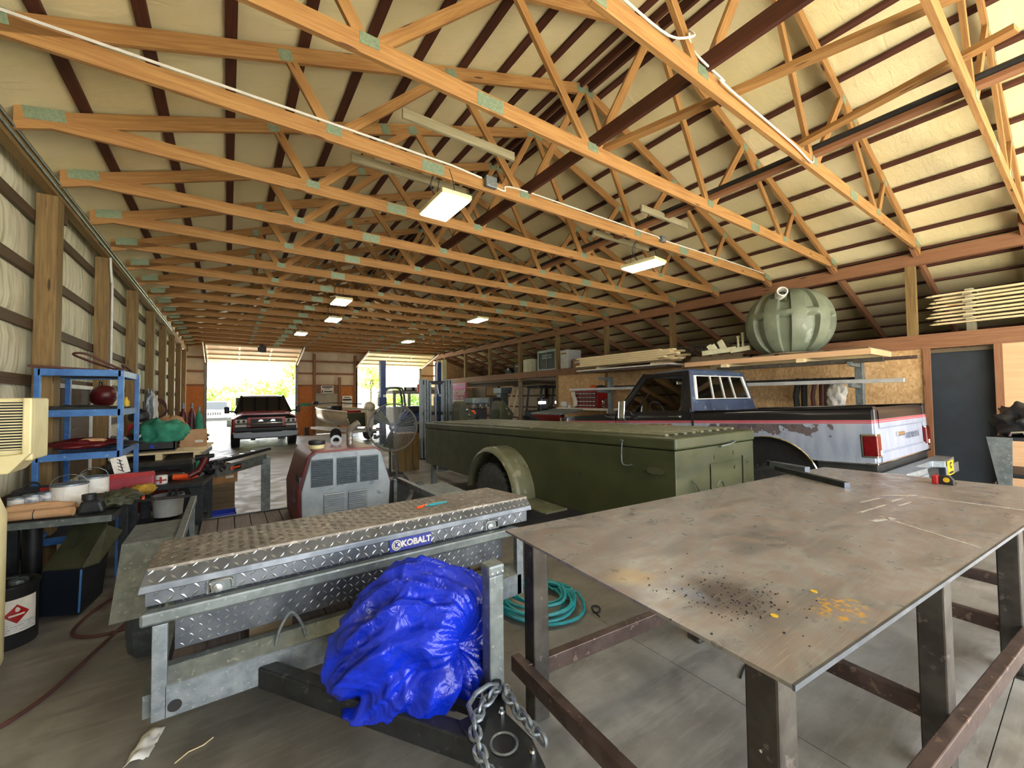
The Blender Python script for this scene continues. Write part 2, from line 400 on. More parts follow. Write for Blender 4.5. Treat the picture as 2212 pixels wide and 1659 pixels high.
for i in range(len(xsr)-1): strip(xsr[i], xsr[i+1], i+30)
for x in xsl[1:-1]+xsr[1:-1]:
    z = roofz(x); MB().bar((x, -3, z+.04), (x, 22.3, z+.04), .08, .036).build('purlin', M['purlin'], ce)
for x in (3.79, 3.95): MB().bar((x, -3, roofz(x)+.0), (x, 22.3, roofz(x)+.0), .04, .12).build('purlin', M['purlin'], ce)

# roof trusses
def truss():
    t = thing('roof_truss', '', 'truss', (0, 0, 0))
    T = .036
    top = lambda x: 5.92-.345*abs(x-3.87)
    for s in (-1, 1):
        m = lambda x: 3.87+s*(x-3.87)
        MB().hexa([(m(-1.43), -T/2, top(-1.43)-.137), (m(3.87), -T/2, top(3.87)-.137), (m(3.87), T/2, top(3.87)-.137), (m(-1.43), T/2, top(-1.43)-.137),
                   (m(-1.43), -T/2, top(-1.43)), (m(3.87), -T/2, top(3.87)), (m(3.87), T/2, top(3.87)), (m(-1.43), T/2, top(-1.43))]).build('top_chord', M['chord'], t, merge=True)
        sp = 1.69
        MB().bb(*sorted((m(-1.43), m(sp))), -T/2, T/2, 4.025, 4.16).build('bottom_chord', M['chord'], t)
        for a, b in (((.37, 4.67), (.72, 4.1)), ((.78, 4.1), (1.9, 5.17)), ((1.95, 5.17), (2.8, 4.1)), ((2.88, 4.1), (3.84, 5.84))):
            MB().bar((m(a[0]), 0, a[1]), (m(b[0]), 0, b[1]), T*.95, .085).build('web', M['chord'], t)
        def gus(x, z, w, h, r=0):
            MB().box((m(x), 0, z), (w, T+.005, h), Matrix.Rotation(-s*r, 3, 'Y')).build('gusset_plate', M['plate'], t)
        gus(-1.26, 4.13, .24, .1, .17); gus(.37, 4.63, .1, .09, .34); gus(.75, 4.13, .13, .08); gus(1.9, 5.16, .12, .1, .34); gus(1.55, 5.05, .1, .12, .34)
        gus(1.69, 4.092, .24, .11); gus(2.84, 4.13, .13, .08); gus(3.79, 5.82, .14, .1, .34)
    MB().bb(1.692, 6.048, -T/2, T/2, 4.025, 4.16).build('bottom_chord', M['chord'], t)
    return t
order = ['nearest the camera, its chord at the upper right', 'second from the camera, crossing the upper right corner area', 'third from the camera, its pale chord cutting across the picture top',
         'fourth from the camera, carrying the silver conduit', 'fifth from the camera, first behind the conduit truss', 'sixth from the camera, second behind the conduit truss',
         'seventh from the camera, third behind the conduit truss', 'eighth from the camera, fourth behind the conduit truss', 'ninth from the camera, fifth behind the conduit truss', 'tenth from the camera, sixth behind the conduit truss']
t0 = truss(); t0.location.y = .508
t0['label'] = 'wooden roof truss '+order[0]; t0['group'] = 'wooden roof trusses'
for k in range(1, 20):
    lb = 'wooden roof truss '+order[k] if k < 10 else 'far wooden roof truss in the dense row toward the garage doors'
    dup(t0, (0, .508+1.098*k, 0), None, lb, 'wooden roof trusses' if k < 10 else 'far roof trusses near the garage doors')
# long braces lying on the bottom chords, running down the building
for x, z, w, h, mm, lb in ((2.9, 4.225, .04, .13, 'purlin', 'dark brown lengthwise brace board lying on the truss chords near the ridge'),
                           (4.9, 4.20, .09, .04, 'beam', 'reddish lengthwise brace board under the black pipe on the truss chords')):
    tag(MB().bar((x, -2.5, z), (x, 21.5, z), w, h).build('brace_board', M[mm]), lb, 'brace')
tag(MB().tube([(4.86, -2.5, 4.25), (4.86, 8.5, 4.25)], .028, 10).build('black_pipe', M['black'], smooth=True), 'long black pipe lying lengthwise on the truss chords', 'pipe')
tag(MB().bar((3.0, 2.8, 4.19), (3.75, .3, 4.24), .085, .04).build('brace_board', M['chord']), 'pale diagonal brace board running over the nearest truss chords', 'brace')
tag(MB().bar((4.66, 1.66, 4.24), (4.40, .25, 4.24), .085, .04).build('brace_board', M['chord']), 'short pale brace board beside the black pipe overhead', 'brace')

# left wall
wl = struct('wall_left', (XL, 0, 0))
MB().bb(-1.76, -1.71, -3.1, YB+.2, -.1, 4.2).build('siding_sheet', M['wallins'], wl)
gz = [.33, .88, 1.43, 1.98, 2.53, 3.07, 3.62]
pys = [6.07+2.196*i for i in range(-4, 8)]
zz = [-.0]+gz+[4.1]
for i in range(len(pys)+1):
    ya = pys[i-1] if i else -3; yb = pys[i] if i < len(pys) else YB
    if yb-ya < .2: continue
    for j in range(len(zz)-1):
        def fn(u, v, ya=ya, yb=yb, j=j):
            b = .05*min(1, sin(pi*u)*1.7)*min(1, sin(pi*v)*1.5)*(.9+.3*mn.noise(V(i*2.1+u*2, j*1.3, v*2)))
            return (XL-.05+b, yb+(ya-yb)*u, zz[j]+(zz[j+1]-zz[j])*v)
        MB().slab(fn, 8, 6, (-.04, 0, 0)).build('insulation_panel', M['wallins'], wl, smooth=True, ang=60)
for z in gz: MB().bar((XL-.012, -3, z), (XL-.012, YB, z), .036, .1).build('girt', M['girt'], wl)
for y in [q for q in pys if not 3 < q < 5]: MB().bb(XL+.012, -1.435, y-.1, y+.1, 0, 3.85).build('post', M['post'], wl, bevel=.006)
MB().bb(-1.52, -1.435, -3, YB, 3.85, 4.02).build('header_beam', M['post'], wl)
for y in pys[3:]: MB().bb(-1.56, -1.49, y+.35, y+.45, 3.72, 3.84).build('block', M['girt'], wl)
for z, r in ((3.9, .012), (3.97, .009)): MB().tube([(-1.42, 1, z), (-1.42, 16, z)], r, 6).build('conduit', M['galv'], wl, smooth=True)

# end wall with two garage doors and a man door
wb = struct('wall_back', (0, YB, 0))
d1, d2, dm = (-.77, 2.67), (5.55, 9.0), (3.5, 4.63)
def panel(x0, x1, z0, z1, m='endins'):
    def fn(u, v): return (x0+(x1-x0)*u, YB+.06-.04*min(1, sin(pi*u)*2)*min(1, sin(pi*v)*2), z0+(z1-z0)*v)
    MB().slab(fn, 6, 4, (0, .04, 0)).build('insulation_panel', M[m], wb, smooth=True, ang=60)
ez = [2.42, 3.02, 3.63, 4.5]
for x0, x1 in ((-1.6, -.77), (2.67, 3.5), (3.5, 4.6), (4.6, 5.45), (9.0, 9.9)):
    for a, b in zip(ez[:-1], ez[1:]): panel(x0, x1, a, b)
for x0, x1 in ((9.9, 11.6), (11.6, 13.3)):
    for a, b in zip([0, .6, 1.2, 1.8], [.6, 1.2, 1.8, 2.42]): panel(x0, x1, a, b)
for x0, x1 in ((-.77, 2.67), (5.45, 9.0)): panel(x0, x1, 3.63, 4.5)
for x0, x1 in ((-1.6, -.77), (2.67, 3.52), (4.63, 5.5), (9.0, 9.15)): MB().bb(x0, x1, YB-.02, YB+.05, 0, 2.38).build('osb_sheet', M['osb2'], wb)
MB().bb(-1.6, 13.3, YB+.12, YB+.16, 4.4, 6.1).build('gable_sheet', M['insul'], wb)
for x0, x1 in ((-1.6, -.8), (2.7, 5.45), (9.05, 13.3)):
    for z in ez[:3]: MB().bb(x0, x1, YB-.03, YB+.02, z-.045, z+.045).build('girt', M['beam'], wb)
for x in (3.5, 5.46): MB().bb(x-.06, x+.06, YB-.1, YB+.05, 0, 4.0).build('post', M['beam'], wb)
MB().bb(4.63, 4.74, YB-.09, YB, 0, 2.85).build('post', M['beam'], wb)
MB().bb(10.2, 10.32, YB-.09, YB, 0, 4.0).build('post', M['beam'], wb)
for x in (d1[0]-.05, d1[1]+.05, d2[0]-.03, d2[1]+.05): MB().bb(x-.05, x+.05, YB-.06, YB+.1, 0, 3.65).build('jamb', M['old'], wb)
MB().bb(-.77, 2.67, YB, YB+.1, 3.42, 3.72).bb(5.5, 9.0, YB, YB+.1, 3.42, 3.72).build('door_header', M['beam'], wb)
M['doorskin'] = pm('door_panel_wood', '#d8b284', '#c8a074', 3, .6)
M['doorskin2'] = pm('door_panel_cream', '#e2d6a6', '#d6c896', 3, .6)
def garage(name, x0, x1, mm):
    d = struct(name, ((x0+x1)/2, YB-.3, 0))
    # bottom section still hanging in the opening, the rest turned up along the tracks
    sl = .27
    for k in range(4):
        y = YB-.1-.52*k; z = 3.42+sl*.52*k
        P_ = [(x0+.02, y-.51, z+sl*.51), (x1-.02, y-.51, z+sl*.51), (x1-.02, y, z), (x0+.02, y, z)]
        MB().hexa([Vector(p) for p in P_]+[Vector(p)+V(0, .01, .04) for p in P_]).build('door_section', M[mm], d)
        MB().bar((x0, y-.50, z+sl*.5-.02), (x1, y-.50, z+sl*.5-.02), .04, .05).build('stiffener', M['cream'], d)
        for x in (x0+.04, x1-.04, x0+(x1-x0)/3, x0+(x1-x0)*2/3): MB().bar((x, y-.02, z-.01), (x, y-.49, z+sl*.47-.01), .06, .015).build('stile', M['cream'], d)
    for x in (x0-.06, x1+.06):
        MB().bb(x-.025, x+.025, YB-.1, YB-.06, 0, 3.3).build('track', M['galvd'], d)
        MB().bar((x, YB-.15, 3.42), (x, YB-2.5, 4.0), .03, .07).build('track', M['white'], d)
        MB().bar((x, YB-2.4, 3.98), (x, YB-2.4, 4.2), .03, .03).build('hanger', M['galvd'], d)
garage('door_1', d1[0], d1[1], 'doorskin'); garage('door_2', d2[0], d2[1], 'doorskin2')
d3 = struct('door_3', (4.06, YB, 0))
MB().bb(3.57, 4.6, YB-.04, YB+.02, .02, 2.03).build('door_leaf', pm('door_grey', '#a8a290', '#989282', 3, .6), d3, bevel=.01)
MB().lathe([(.0, 0), (.035, 0), (.03, .05), (0, .06)], (4.5, YB-.04, 1.0), (0, -1, 0), 10).build('handle', M['chrome'], d3, smooth=True)
for x in (3.56, 4.615): MB().bb(x-.05, x+.05, YB-.03, YB+.06, 0, 2.06).build('door_jamb', M['beam'], d3)
MB().bb(3.5, 4.65, YB-.05, YB+.05, 2.03, 2.42).build('lintel_panel', M['beam'], d3)

# right side: header over the partition, loft, lean-to
wr = struct('wall_right', (XR, 0, 0))
for y0, y1 in ((-3, 6.0), (6.004, 14.0), (14.004, YB)): MB().bb(XR, XR+.09, y0, y1, 3.82, 4.02).build('header_beam', M['beam'], wr)
for y0, y1 in ((-3, 4.6), (4.604, 11.6), (11.604, YB)): MB().bb(XR, XR+.08, y0, y1, 2.45, 2.68).build('loft_beam', M['beam'], wr)
pr = [1.727+2.196*i for i in range(-2, 9)]
for y in pr: MB().bb(XR+.01, XR+.13, y-.06, y+.06, 2.68, 3.82).build('stud_post', M['post'], wr)
for y in pr[5:8]: MB().bb(XR+.01, XR+.13, y-.06, y+.06, 0, 2.45).build('stud_post', M['post'], wr)
y = 1.6
while y < 10.3:
    MB().bb(XR+.02, XR+.035, y+.004, min(y+1.112, 10.5), 0, 2.45).build('osb_sheet', M['osb'], wr); y += 1.112
MB().bb(XR+.02, XR+.035, 16.9, YB, 0, 2.45).build('osb_sheet', M['osb'], wr)
MB().bb(XR+.02, XR+.035, -3, .8, 0, 2.45).build('plywood_sheet', M['ply'], wr)
for yy in (1.57, .83): MB().bb(XR-.01, XR+.06, yy-.04, yy+.04, 0, 2.45).build('door_stud', M['beam'], wr)
lo = struct('trim_1', (11.2, 9, 2.42))
for k in range(13): MB().bb(XR+.09+.315*k, XR+.09+.315*k+.31, -3, YB, 2.38, 2.44).build('floor_board', M['old'], lo)
d4 = struct('door_4', (XR+.15, 1.2, 0)); MB().bb(XR+.14, XR+.18, .83, 1.57, 0, 2.42).build('door_leaf', pm('slate_door', '#2c3640', '#262e38', 3, .6), d4)
wo = struct('wall_right_outer', (XO, 0, 0))
MB().bb(XO, XO+.05, -3, YB, 0, 2.8).build('wall_sheet', M['endins'], wo)
for z in (.6, 1.2, 1.8): MB().bb(XO-.03, XO, -3, YB, z-.04, z+.04).build('girt', M['girt'], wo)
for k in range(11): MB().bb(XO-.12, XO, .63+2.196*k, .73+2.196*k, 0, 2.8).build('post', M['girt'], wo)
for k in range(20):
    y = .508+1.098*k+.04; z = lambda x: roofz(x)-.075
    MB().bar((XR-.3, y, z(XR-.3)), (XO-.02, y, z(XO-.02)), .05, .15).build('rafter', M['beam'], ce)
# wall behind the photographer, with the wide opening the daylight comes through
wf = struct('wall_front', (3.8, -3, 0))
MB().bb(-1.7, -.4, -3.1, -3, 0, 4.6).build('wall_sheet', M['insul'], wf); MB().bb(9.2, 13.4, -3.1, -3, 0, 3.7).build('wall_sheet', M['insul'], wf)
MB().bb(-1.7, 9.2, -3.1, -3, 4.05, 6.1).build('wall_sheet', M['insul'], wf)
# plywood partitions inside the loft end, seen beyond the posts
MB().bb(9.25, 13.2, 20.4, 20.43, 2.44, 3.9).build('plywood_sheet', M['osb'], wr)
MB().bb(10.6, 10.63, 10.6, 22.2, 0, .001).build('sill', M['old'], wr)
# ================================================================ lamps and wiring
def lamp(x, y, z, label, rz=0, tilt=0):
    t = thing('high_bay_light', label, 'lamp', (x, y, z), rz, 'high bay lights under the trusses')
    MB().box((0, 0, 0), (.30, .56, .02)).build('lens', M['lamp'], t, local=True, bevel=.008)
    MB().box((0, 0, .03), (.33, .60, .05)).build('housing', M['cream'], t, local=True, bevel=.012)
    MB().box((0, 0, .075), (.12, .22, .05)).build('driver_box', M['white'], t, local=True, bevel=.008)
    for s in (-1, 1): MB().tube([(0, s*.24, .05), (0, s*.2, .2), (0, s*.12, .36)], .004, 5).build('hook', M['darksteel'], t, local=True)
    MB().tube(crv([(0, .08, .09), (-.1, .12, .25), (-.06, .05, .42), (.02, 0, .48)]), .007, 6).build('cable', M['black'], t, local=True, smooth=True)
    return t
lamp(1.84, 3.85, 3.74, 'bright rectangular high bay light, largest, hanging left of the junction box')
lamp(5.22, 3.95, 3.74, 'bright high bay light hanging to the right, over the olive trailer', .1)
lamp(1.9, 8.9, 3.75, 'glowing high bay light, upper of the pair above the red truck')
lamp(2.2, 11.2, 3.78, 'glowing high bay light, lower of the pair above the red truck')
lamp(1.9, 14.6, 3.85, 'small distant high bay light, above the right jamb of the left garage door')
lamp(5.35, 9.25, 3.76, 'glowing high bay light midway along the row at the right')
lamp(5.5, 14.7, 3.85, 'small distant high bay light, left of the header beam above the lift')
for (x0, x1, y, lb) in ((1.0, 2.3, 4.22, 'weathered greenish board fixed across trusses above the largest lamp'), (1.2, 2.36, 3.32, 'pale board fixed across trusses left of the junction box, higher one'),
                        (4.42, 5.72, 4.22, 'short weathered board over the right hand lamp'), (4.37, 5.4, 3.32, 'pale short board by the black pipe overhead')):
    tag(MB().bar((x0, y, 4.19), (x1, y, 4.19), .03, .085).build('lamp_board', M['greyw']), lb, 'board')
c = thing('conduit_run', 'silver electrical conduit with white cable and a square junction box along a truss chord', 'conduit', (-1.3, 3.78, 4.19))
yt = 3.775
MB().tube([(-1.42, yt, 4.175), (.5, yt, 4.18), (1.9, yt, 4.175), (2.25, yt, 4.15)], .011, 7).build('conduit', M['white'], c, smooth=True)
MB().bb(2.28, 2.42, yt-.05, yt+.005, 4.06, 4.18).build('junction_box', M['galvd'], c, bevel=.006)
MB().tube(crv([(2.42, yt, 4.1), (2.55, yt, 4.09), (2.7, yt, 4.165), (4.0, yt, 4.17), (5.3, yt, 4.17), (5.5, yt, 4.15), (7.2, yt, 4.17), (8.8, yt, 4.17)]), .009, 6).build('cable', M['white'], c, smooth=True)
MB().bb(5.4, 5.5, yt-.05, yt, 4.1, 4.19).build('switch_box', M['galvd'], c, bevel=.005)
tag(MB().tube(crv([(1.9, 1.575, 4.17), (2.4, 1.575, 4.17), (2.58, 1.5, 4.2), (2.62, 1.56, 4.3), (2.72, 1.6, 4.26), (2.8, 1.57, 4.18), (3.1, 1.575, 4.17), (3.12, 1.56, 4.12), (4.3, 1.57, 4.1), (4.75, 1.57, 4.06), (4.9, 1.6, 4.2)]), .008, 6).build('white_cable', M['white'], smooth=True),
    'white electrical cable sagging along the nearest chord at upper right', 'cable')

# ================================================================ steel layout table
def srect(a, b, c, d): return [a, b, c, d]
A_, N_, B_, R_ = V(1.31, 1.97, 1), V(1.222, .487, 1), V(5.06, 1.655, 1), V(5.22, .145, 1)
g = G('table_plate', .3, .25); v = g.co('Object'); n = g.noise(g.co('Object', (1, 2.2, 1), (0, 0, .35)), 2.4, 7, .62, .6); n2 = g.noise(v, 9, 6)
c = g.mix(g.ss(n, .35, .68), H('#989898'), H('#747272')); c = g.mix(g.ss(n2, .42, .62, 0, .6), c, H('#8e7f78'))
sx = g.xyz(v)
def spot(cx, cy, rx, ry, soft=.5):
    a = g.m('POWER', g.m('DIVIDE', g.m('SUBTRACT', sx[0], cx), rx), 2); b_ = g.m('POWER', g.m('DIVIDE', g.m('SUBTRACT', sx[1], cy), ry), 2)
    return g.m('ADD', g.m('SQRT', g.m('ADD', a, b_)), g.m('MULTIPLY', g.m('SUBTRACT', g.noise(v, 14, 5), .5), 1.1))
ox, oy = -3.2, -1.06     # the plate's own origin (centre) in its object space
c = g.mix(g.ss(spot(1.56+ox, .84+oy, .17, .17), .35, 1.3, .8, 0), c, H('#4a4242'))
c = g.mix(g.ss(spot(1.47+ox, .93+oy, .05, .09), .3, 1.2, .75, 0), c, H('#7c8496'))
c = g.mix(g.ss(spot(1.40+ox, 1.16+oy, .10, .10), .3, 1.3, .55, 0), c, H('#b9a276'))
c = g.mix(g.m('MULTIPLY', g.ss(spot(1.79+ox, .55+oy, .12, .08), .5, 1.15, 1, 0), g.ss(g.noise(v, 38, 3), .5, .58)), c, H('#c99a34'))
scr = g.noise(g.co('Object', (2.2, 90, 1), (0, 0, .5)), 2, 2); c = g.mix(g.ss(scr, .58, .72, 0, .45), c, H('#b6aaa0')); scr = g.noise(g.co('Object', (1.5, 40, 1), (0, 0, -.25)), 2, 5); c = g.mix(g.ss(scr, .52, .72, 0, .3), c, H('#6a625e'))
g.col(c); g.ro(g.ss(n2, .3, .7, .26, .45)); g.bump(n2, .03, .002); M['plate_top'] = g.mat
t = thing('layout_table', 'large brown steel plate layout table with square tube legs and runners', 'table', (3.2, 1.06, 0))
th = V(0, 0, .012)
ob = MB().hexa([N_-th, R_-th, B_-th, A_-th, N_, R_, B_, A_]).build('tabletop', M['plate_top'], t, merge=True)
# the plate keeps the thing's origin at its centre; edge ground bright along the near long side
MB().bar(N_+V(0, -.004, -.007), R_+V(0, -.004, -.007), .008, .016).build('ground_edge', M['alum'], t)
e1 = (R_-N_).normalized(); e2 = (A_-N_).normalized()
legs = {}
for i, d in enumerate((.12, 1.50, 2.86, 3.80)):
    for j, w in enumerate((.12, 1.36)):
        p = N_+e1*d+e2*w
        hgt = .986
        ob = MB().bar((p.x, p.y, 0), (p.x, p.y, hgt), .1, .1, upv=e1).build('leg', M['steel'], t, bevel=.008)
        legs[i, j] = p
rz_ = .27
for j, s in ((0, -1), (1, 1)):
    a, b = legs[0, j], legs[3, j]; o = e2*s*.075 if j == 0 else V(0, 0, 0)
    MB().bar((a.x-.08, a.y+o.y, rz_), (b.x+.1, b.y+o.y, rz_), .055, .09).build('runner', M['brown_steel'], t, bevel=.005)
for i in range(4):
    a, b = legs[i, 0], legs[i, 1]
    o = -e1*.08 if i == 0 else V(0, 0, 0)
    a2 = (a.x+o.x, a.y-(.06 if i == 0 else 0), rz_); b2 = (b.x+o.x, b.y+(.1 if i == 0 else 0), rz_)
    MB().bar(a2, b2, .055, .085).build('cross_rail', M['brown_steel'], t, bevel=.005)
for k in ((2, 0), (3, 0)): MB().bb(legs[k].x-.09, legs[k].x+.09, legs[k].y-.07, legs[k].y+.07, 0, .008).build('foot_plate', M['steel'], t)
for z in (.72, .66, .55): MB().lathe([(0, 0), (.006, 0), (.005, .012), (0, .014)], (legs[0, 0].x-.051, legs[0, 0].y-.02+.05*(z-.6)*4, z), (-1, 0, 0), 8).build('bolt', M['chrome'], t)
random.seed(8); sp = MB()
for k in range(170):
    a = random.gauss(1.56, .11); b = random.gauss(.82, .11)
    if random.random() < .12: a, b = random.uniform(1.4, 2.6), random.uniform(.6, 1.7)
    r = random.uniform(.0015, .0042); sp.lathe([(r, 0), (r*.8, r*.9), (0, r*1.2)], (a, b, 1.0), n=5)
tag(sp.build('weld_spatter', M['darksteel'], t), kind='stuff')
ch = MB()
for a, b, w in (((3.3, .8), (3.02, .36), .014), ((4.15, .78), (4.19, .30), .018), ((3.15, .8), (3.32, .745), .03), ((3.32, .9), (3.52, .88), .014), ((3.5, .88), (3.68, .86), .012), ((3.62, .98), (3.86, .94), .014), ((3.82, .86), (4.0, .84), .012), ((4.0, .95), (4.18, .8), .02), ((3.72, .8), (3.9, .78), .014)):
    ch.bar((a[0], a[1], 1.0006), (b[0], b[1], 1.0006), w, .001)
M['chalk'] = pm('chalk', '#b9b6b0', '#8f8882', 60, .9); ch.build('chalk_mark', M['chalk'], t)
for x, y in ((1.86, .655), (1.55, .665)): MB().lathe([(.012, 0), (.012, .002), (0, .002)], (x, y, 1.0), n=8).build('paint_chip', M['yellow'], t)
s = thing('square_tube', 'short dark square steel tube lying on the brown table near its far edge', 'tube', (4.29, 1.53, 1.0))
MB().bar((4.50, 1.87, 1.022), (4.09, 1.19, 1.022), .05, .044).build('tube_wall', M['darksteel'], s, bevel=.003)
MB().bar((4.092, 1.194, 1.022), (4.086, 1.184, 1.022), .047, .041).build('cut_end', M['alum'], s)
s = thing('angle_finder', 'pale aluminium level bar resting beside the dark tube on the table', 'level', (4.7, 1.76, 1.0))
MB().bar((4.66, 1.98, 1.03), (4.55, 1.62, 1.03), .07, .06).build('body', M['alum'], s, bevel=.006)
MB().bar((4.68, 2.03, 1.035), (4.66, 1.98, 1.035), .05, .05).build('end_cap', M['glass'], s, bevel=.004)
s = thing('tape_measure', 'red and black tape measure standing on the brown table', 'tape measure', (4.84, .76, 1.0))
MB().prism([(-.045, 0), (.045, 0), (.045, .045), (.02, .075), (-.03, .075), (-.045, .055)], lambda u, v, w: (4.87+w+.02, .75-u, 1.0+v), -.05, 0).build('case', M['black'], s, bevel=.006)
MB().bb(4.80, 4.90, .79, .825, 1.0, 1.07).build('red_end', M['red'], s, bevel=.008)
MB().lathe([(.02, 0), (.02, .004), (0, .005)], (4.838, .745, 1.04), (-1, 0, 0), 14).build('yellow_badge', M['yellow'], s)
MB().bb(4.85, 4.88, .69, .708, 1.0, 1.018).build('hook', M['chrome'], s)

# ================================================================ utility trailer in front
ut = thing('utility_trailer', 'galvanised utility trailer with plank deck, end rail and jack', 'trailer', (.69, 4.0, 0))
X0, X1, YF, YR = -.26, 1.66, 2.40, 5.45
# front rail, posts, front channel
MB().bb(X0-.05, X1+.05, YF, YF+.05, .775, .835).build('top_rail', M['galvd'], ut, bevel=.012)
for x in (X0+.02, X1+.06): MB().bb(x-.027, x+.027, YF, YF+.045, .36, .775).build('rail_post', M['galv'], ut, bevel=.003)
MB().bb(X0+.04, X1+.07, YF, YF+.012, .36, .50).build('channel_face', M['galv'], ut, bevel=.002)
MB().hexa([(X0+.04, YF, .495), (X1+.07, YF, .495), (X1+.07, YF+.06, .545), (X0+.04, YF+.06, .545), (X0+.04, YF, .505), (X1+.07, YF, .505), (X1+.07, YF+.06, .555), (X0+.04, YF+.06, .555)]).build('channel_lip', M['galvd'], ut)
MB().bb(X0+.04, X1+.07, YF+.06, YF+.11, .5, .555).build('channel_back', M['galvd'], ut)
MB().lathe([(.026, 0), (.026, .002), (0, .002)], (X0+.075, YF-.001, .405), (0, -1, 0), 18).build('drain_hole', M['black'], ut)
for x in (.28, 1.5): MB().tube(crv([(x-.075, YF+.02, .50), (x-.06, YF+.02, .58), (x-.02, YF+.02, .655), (x+.01, YF+.02, .655), (x+.05, YF+.02, .58), (x+.07, YF+.02, .50)]), .007, 7).build('tie_loop', M['galv'], ut, smooth=True)
for s_, x in ((-1, X0-.01), (1, X1)): 
    MB().bar((x, YF+.05, .80), (x, 4.75 if s_ > 0 else 5.1, .80), .05, .06).build('side_rail', M['galvd'], ut, bevel=.006)
    MB().bb(x-.03, x+.03, YF+.05, YR, .36, .46).build('side_frame', M['galvd'], ut)
    for y in (3.3, 4.9): MB().bb(x-.02, x+.02, y-.03, y+.03, .46, .78).build('rail_post', M['galvd'], ut)
random.seed(5)
n = 13
for k in range(n):
    x = X0+.04+(X1-X0-.08)*k/n; w = (X1-X0-.08)/n
    MB().bb(x+.004, x+w-.004, YF+.12, YR, .455+random.uniform(-.003, .003), .492).build('deck_plank', M['plank'], ut)
MB().bb(X0, X1, YR, YR+.05, .38, .50).build('rear_channel', M['darksteel'], ut)
for s_, xc in ((-1, -.42), (1, 1.86)):
    w0, w1 = xc-.16, xc+.16
    f = MB().prism([(3.44, .42), (3.47, .42), (3.80, .785), (4.28, .785), (4.62, .42), (4.65, .42), (4.30, .80), (3.78, .80)], lambda u, v, w: (w, u, v), w0, w1)
    f.build('fender', M['galvd'], ut)
    MB().lathe([(.2, -.11), (.30, -.11), (.335, -.07), (.335, .07), (.30, .11), (.2, .11)], (xc, 3.90, .335), (1, 0, 0), 28).build('tyre', M['tirew'], ut, smooth=True, ang=30)
    MB().lathe([(.0, -.06), (.2, -.06), (.2, .06), (0, .06)], (xc, 3.90, .335), (1, 0, 0), 18).build('wheel_rim', M['galvd'], ut)
# the left tyre shows below the fender, so it stands a little ahead of its hub
# tongue
cp = V(.86, 1.42, .40)
for a in ((.16, 2.42, .40), (1.46, 2.42, .40)): MB().bar(a, (cp.x+(.04 if a[0] > 1 else -.04), cp.y, cp.z), .075, .10).build('tongue_beam', M['darksteel'], ut, bevel=.008)
MB().bar((.42, 2.2, .41), (1.24, 2.2, .41), .06, .05).build('tongue_brace', M['darksteel'], ut)
MB().bar((.62, 2.02, .43), (.90, 1.55, .43), .07, .03).build('tongue_plate', M['darksteel'], ut)
MB().prism([(-.11, .22), (-.13, -.02), (-.06, -.22), (.06, -.22), (.13, -.02), (.11, .22)], lambda u, v, w: (cp.x+u*.8, cp.y-.12+v, w), .445, .46).build('hitch_plate', M['darksteel'], ut, bevel=.004)
MB().lathe([(.05, 0), (.056, .004), (.05, .008), (.044, .004), (.05, 0)], (cp.x+.0, cp.y-.1, .46), n=20).build('hitch_ring', M['galvd'], ut, smooth=True)
MB().lathe([(.046, 0), (.046, .002), (0, .002)], (cp.x, cp.y-.1, .46), n=18).build('hitch_hole', M['black'], ut)
for px, py in ((.06, -.2), (-.05, -.24), (.07, .02)): MB().lathe([(.014, 0), (.014, .014), (.008, .014), (.008, .03), (0, .03)], (cp.x+px, cp.y+py, .46), n=6).build('bolt', M['chrome'], ut)
# folding jack post
jx, jy = 1.01, 1.63
MB().bb(jx-.038, jx+.038, jy-.035, jy+.035, .30, .95).build('jack_post', M['galvd'], ut, bevel=.006)
MB().bb(jx-.03, jx+.03, jy-.03, jy+.03, .05, .32).build('jack_tube', M['galv'], ut, bevel=.004)
MB().bb(jx-.043, jx+.043, jy-.04, jy+.04, .945, 1.0).build('jack_cap', M['galvd'], ut, bevel=.012)
for dx in (-.028, 0, .028): MB().lathe([(.006, 0), (.006, .004), (0, .005)], (jx+dx, jy-.04, .965), (0, -1, 0), 8).build('rivet', M['chrome'], ut)
MB().cyl((jx-.015, jy-.06, .37), (jx-.015, jy-.06, .50), .016, n=12).build('spring_pin', M['darksteel'], ut, smooth=True)
MB().tube(crv([(jx-.03, jy-.05, .42), (jx-.045, jy-.06, .45), (jx-.01, jy-.07, .47), (jx+.03, jy-.06, .47), (jx+.055, jy-.06, .43), (jx+.05, jy-.05, .40)]), .003, 5).build('clip_wire', M['chrome'], ut, smooth=True)
MB().bb(jx-.05, jx+.05, jy-.05, jy+.05, 0, .05).build('jack_foot', M['galvd'], ut)
# safety chain
def link(p, d, nrm, L=.05, w=.017, r=.0065):
    d = Vector(d).normalized(); nrm = (Vector(nrm)-d*Vector(nrm).dot(d)).normalized(); a = L/2-w
    pts = []
    for k in range(7):
        an = -pi/2+pi*k/6; pts.append(Vector(p)+d*(a+w*cos(an))+nrm*w*sin(an))
    for k in range(7):
        an = pi/2+pi*k/6; pts.append(Vector(p)+d*(-a+w*cos(an))+nrm*w*sin(an))
    return MB().tube(pts, r, 6, closed=True)
chn = thing('safety_chain', 'galvanised safety chain with snap hook draped over the trailer tongue', 'chain', (.9, 1.4, .47))
path = [V(jx-.02, jy-.06, .485), V(.95, 1.53, .49), V(.88, 1.50, .49), V(.80, 1.44, .49), V(.77, 1.37, .485), (V(.75, 1.29, .48)), V(.74, 1.21, .475)]
path2 = [V(jx+.02, jy-.05, .44), V(1.0, 1.52, .48), V(.99, 1.45, .478), V(.985, 1.38, .475), V(.985, 1.31, .475), V(.985, 1.23, .47)]
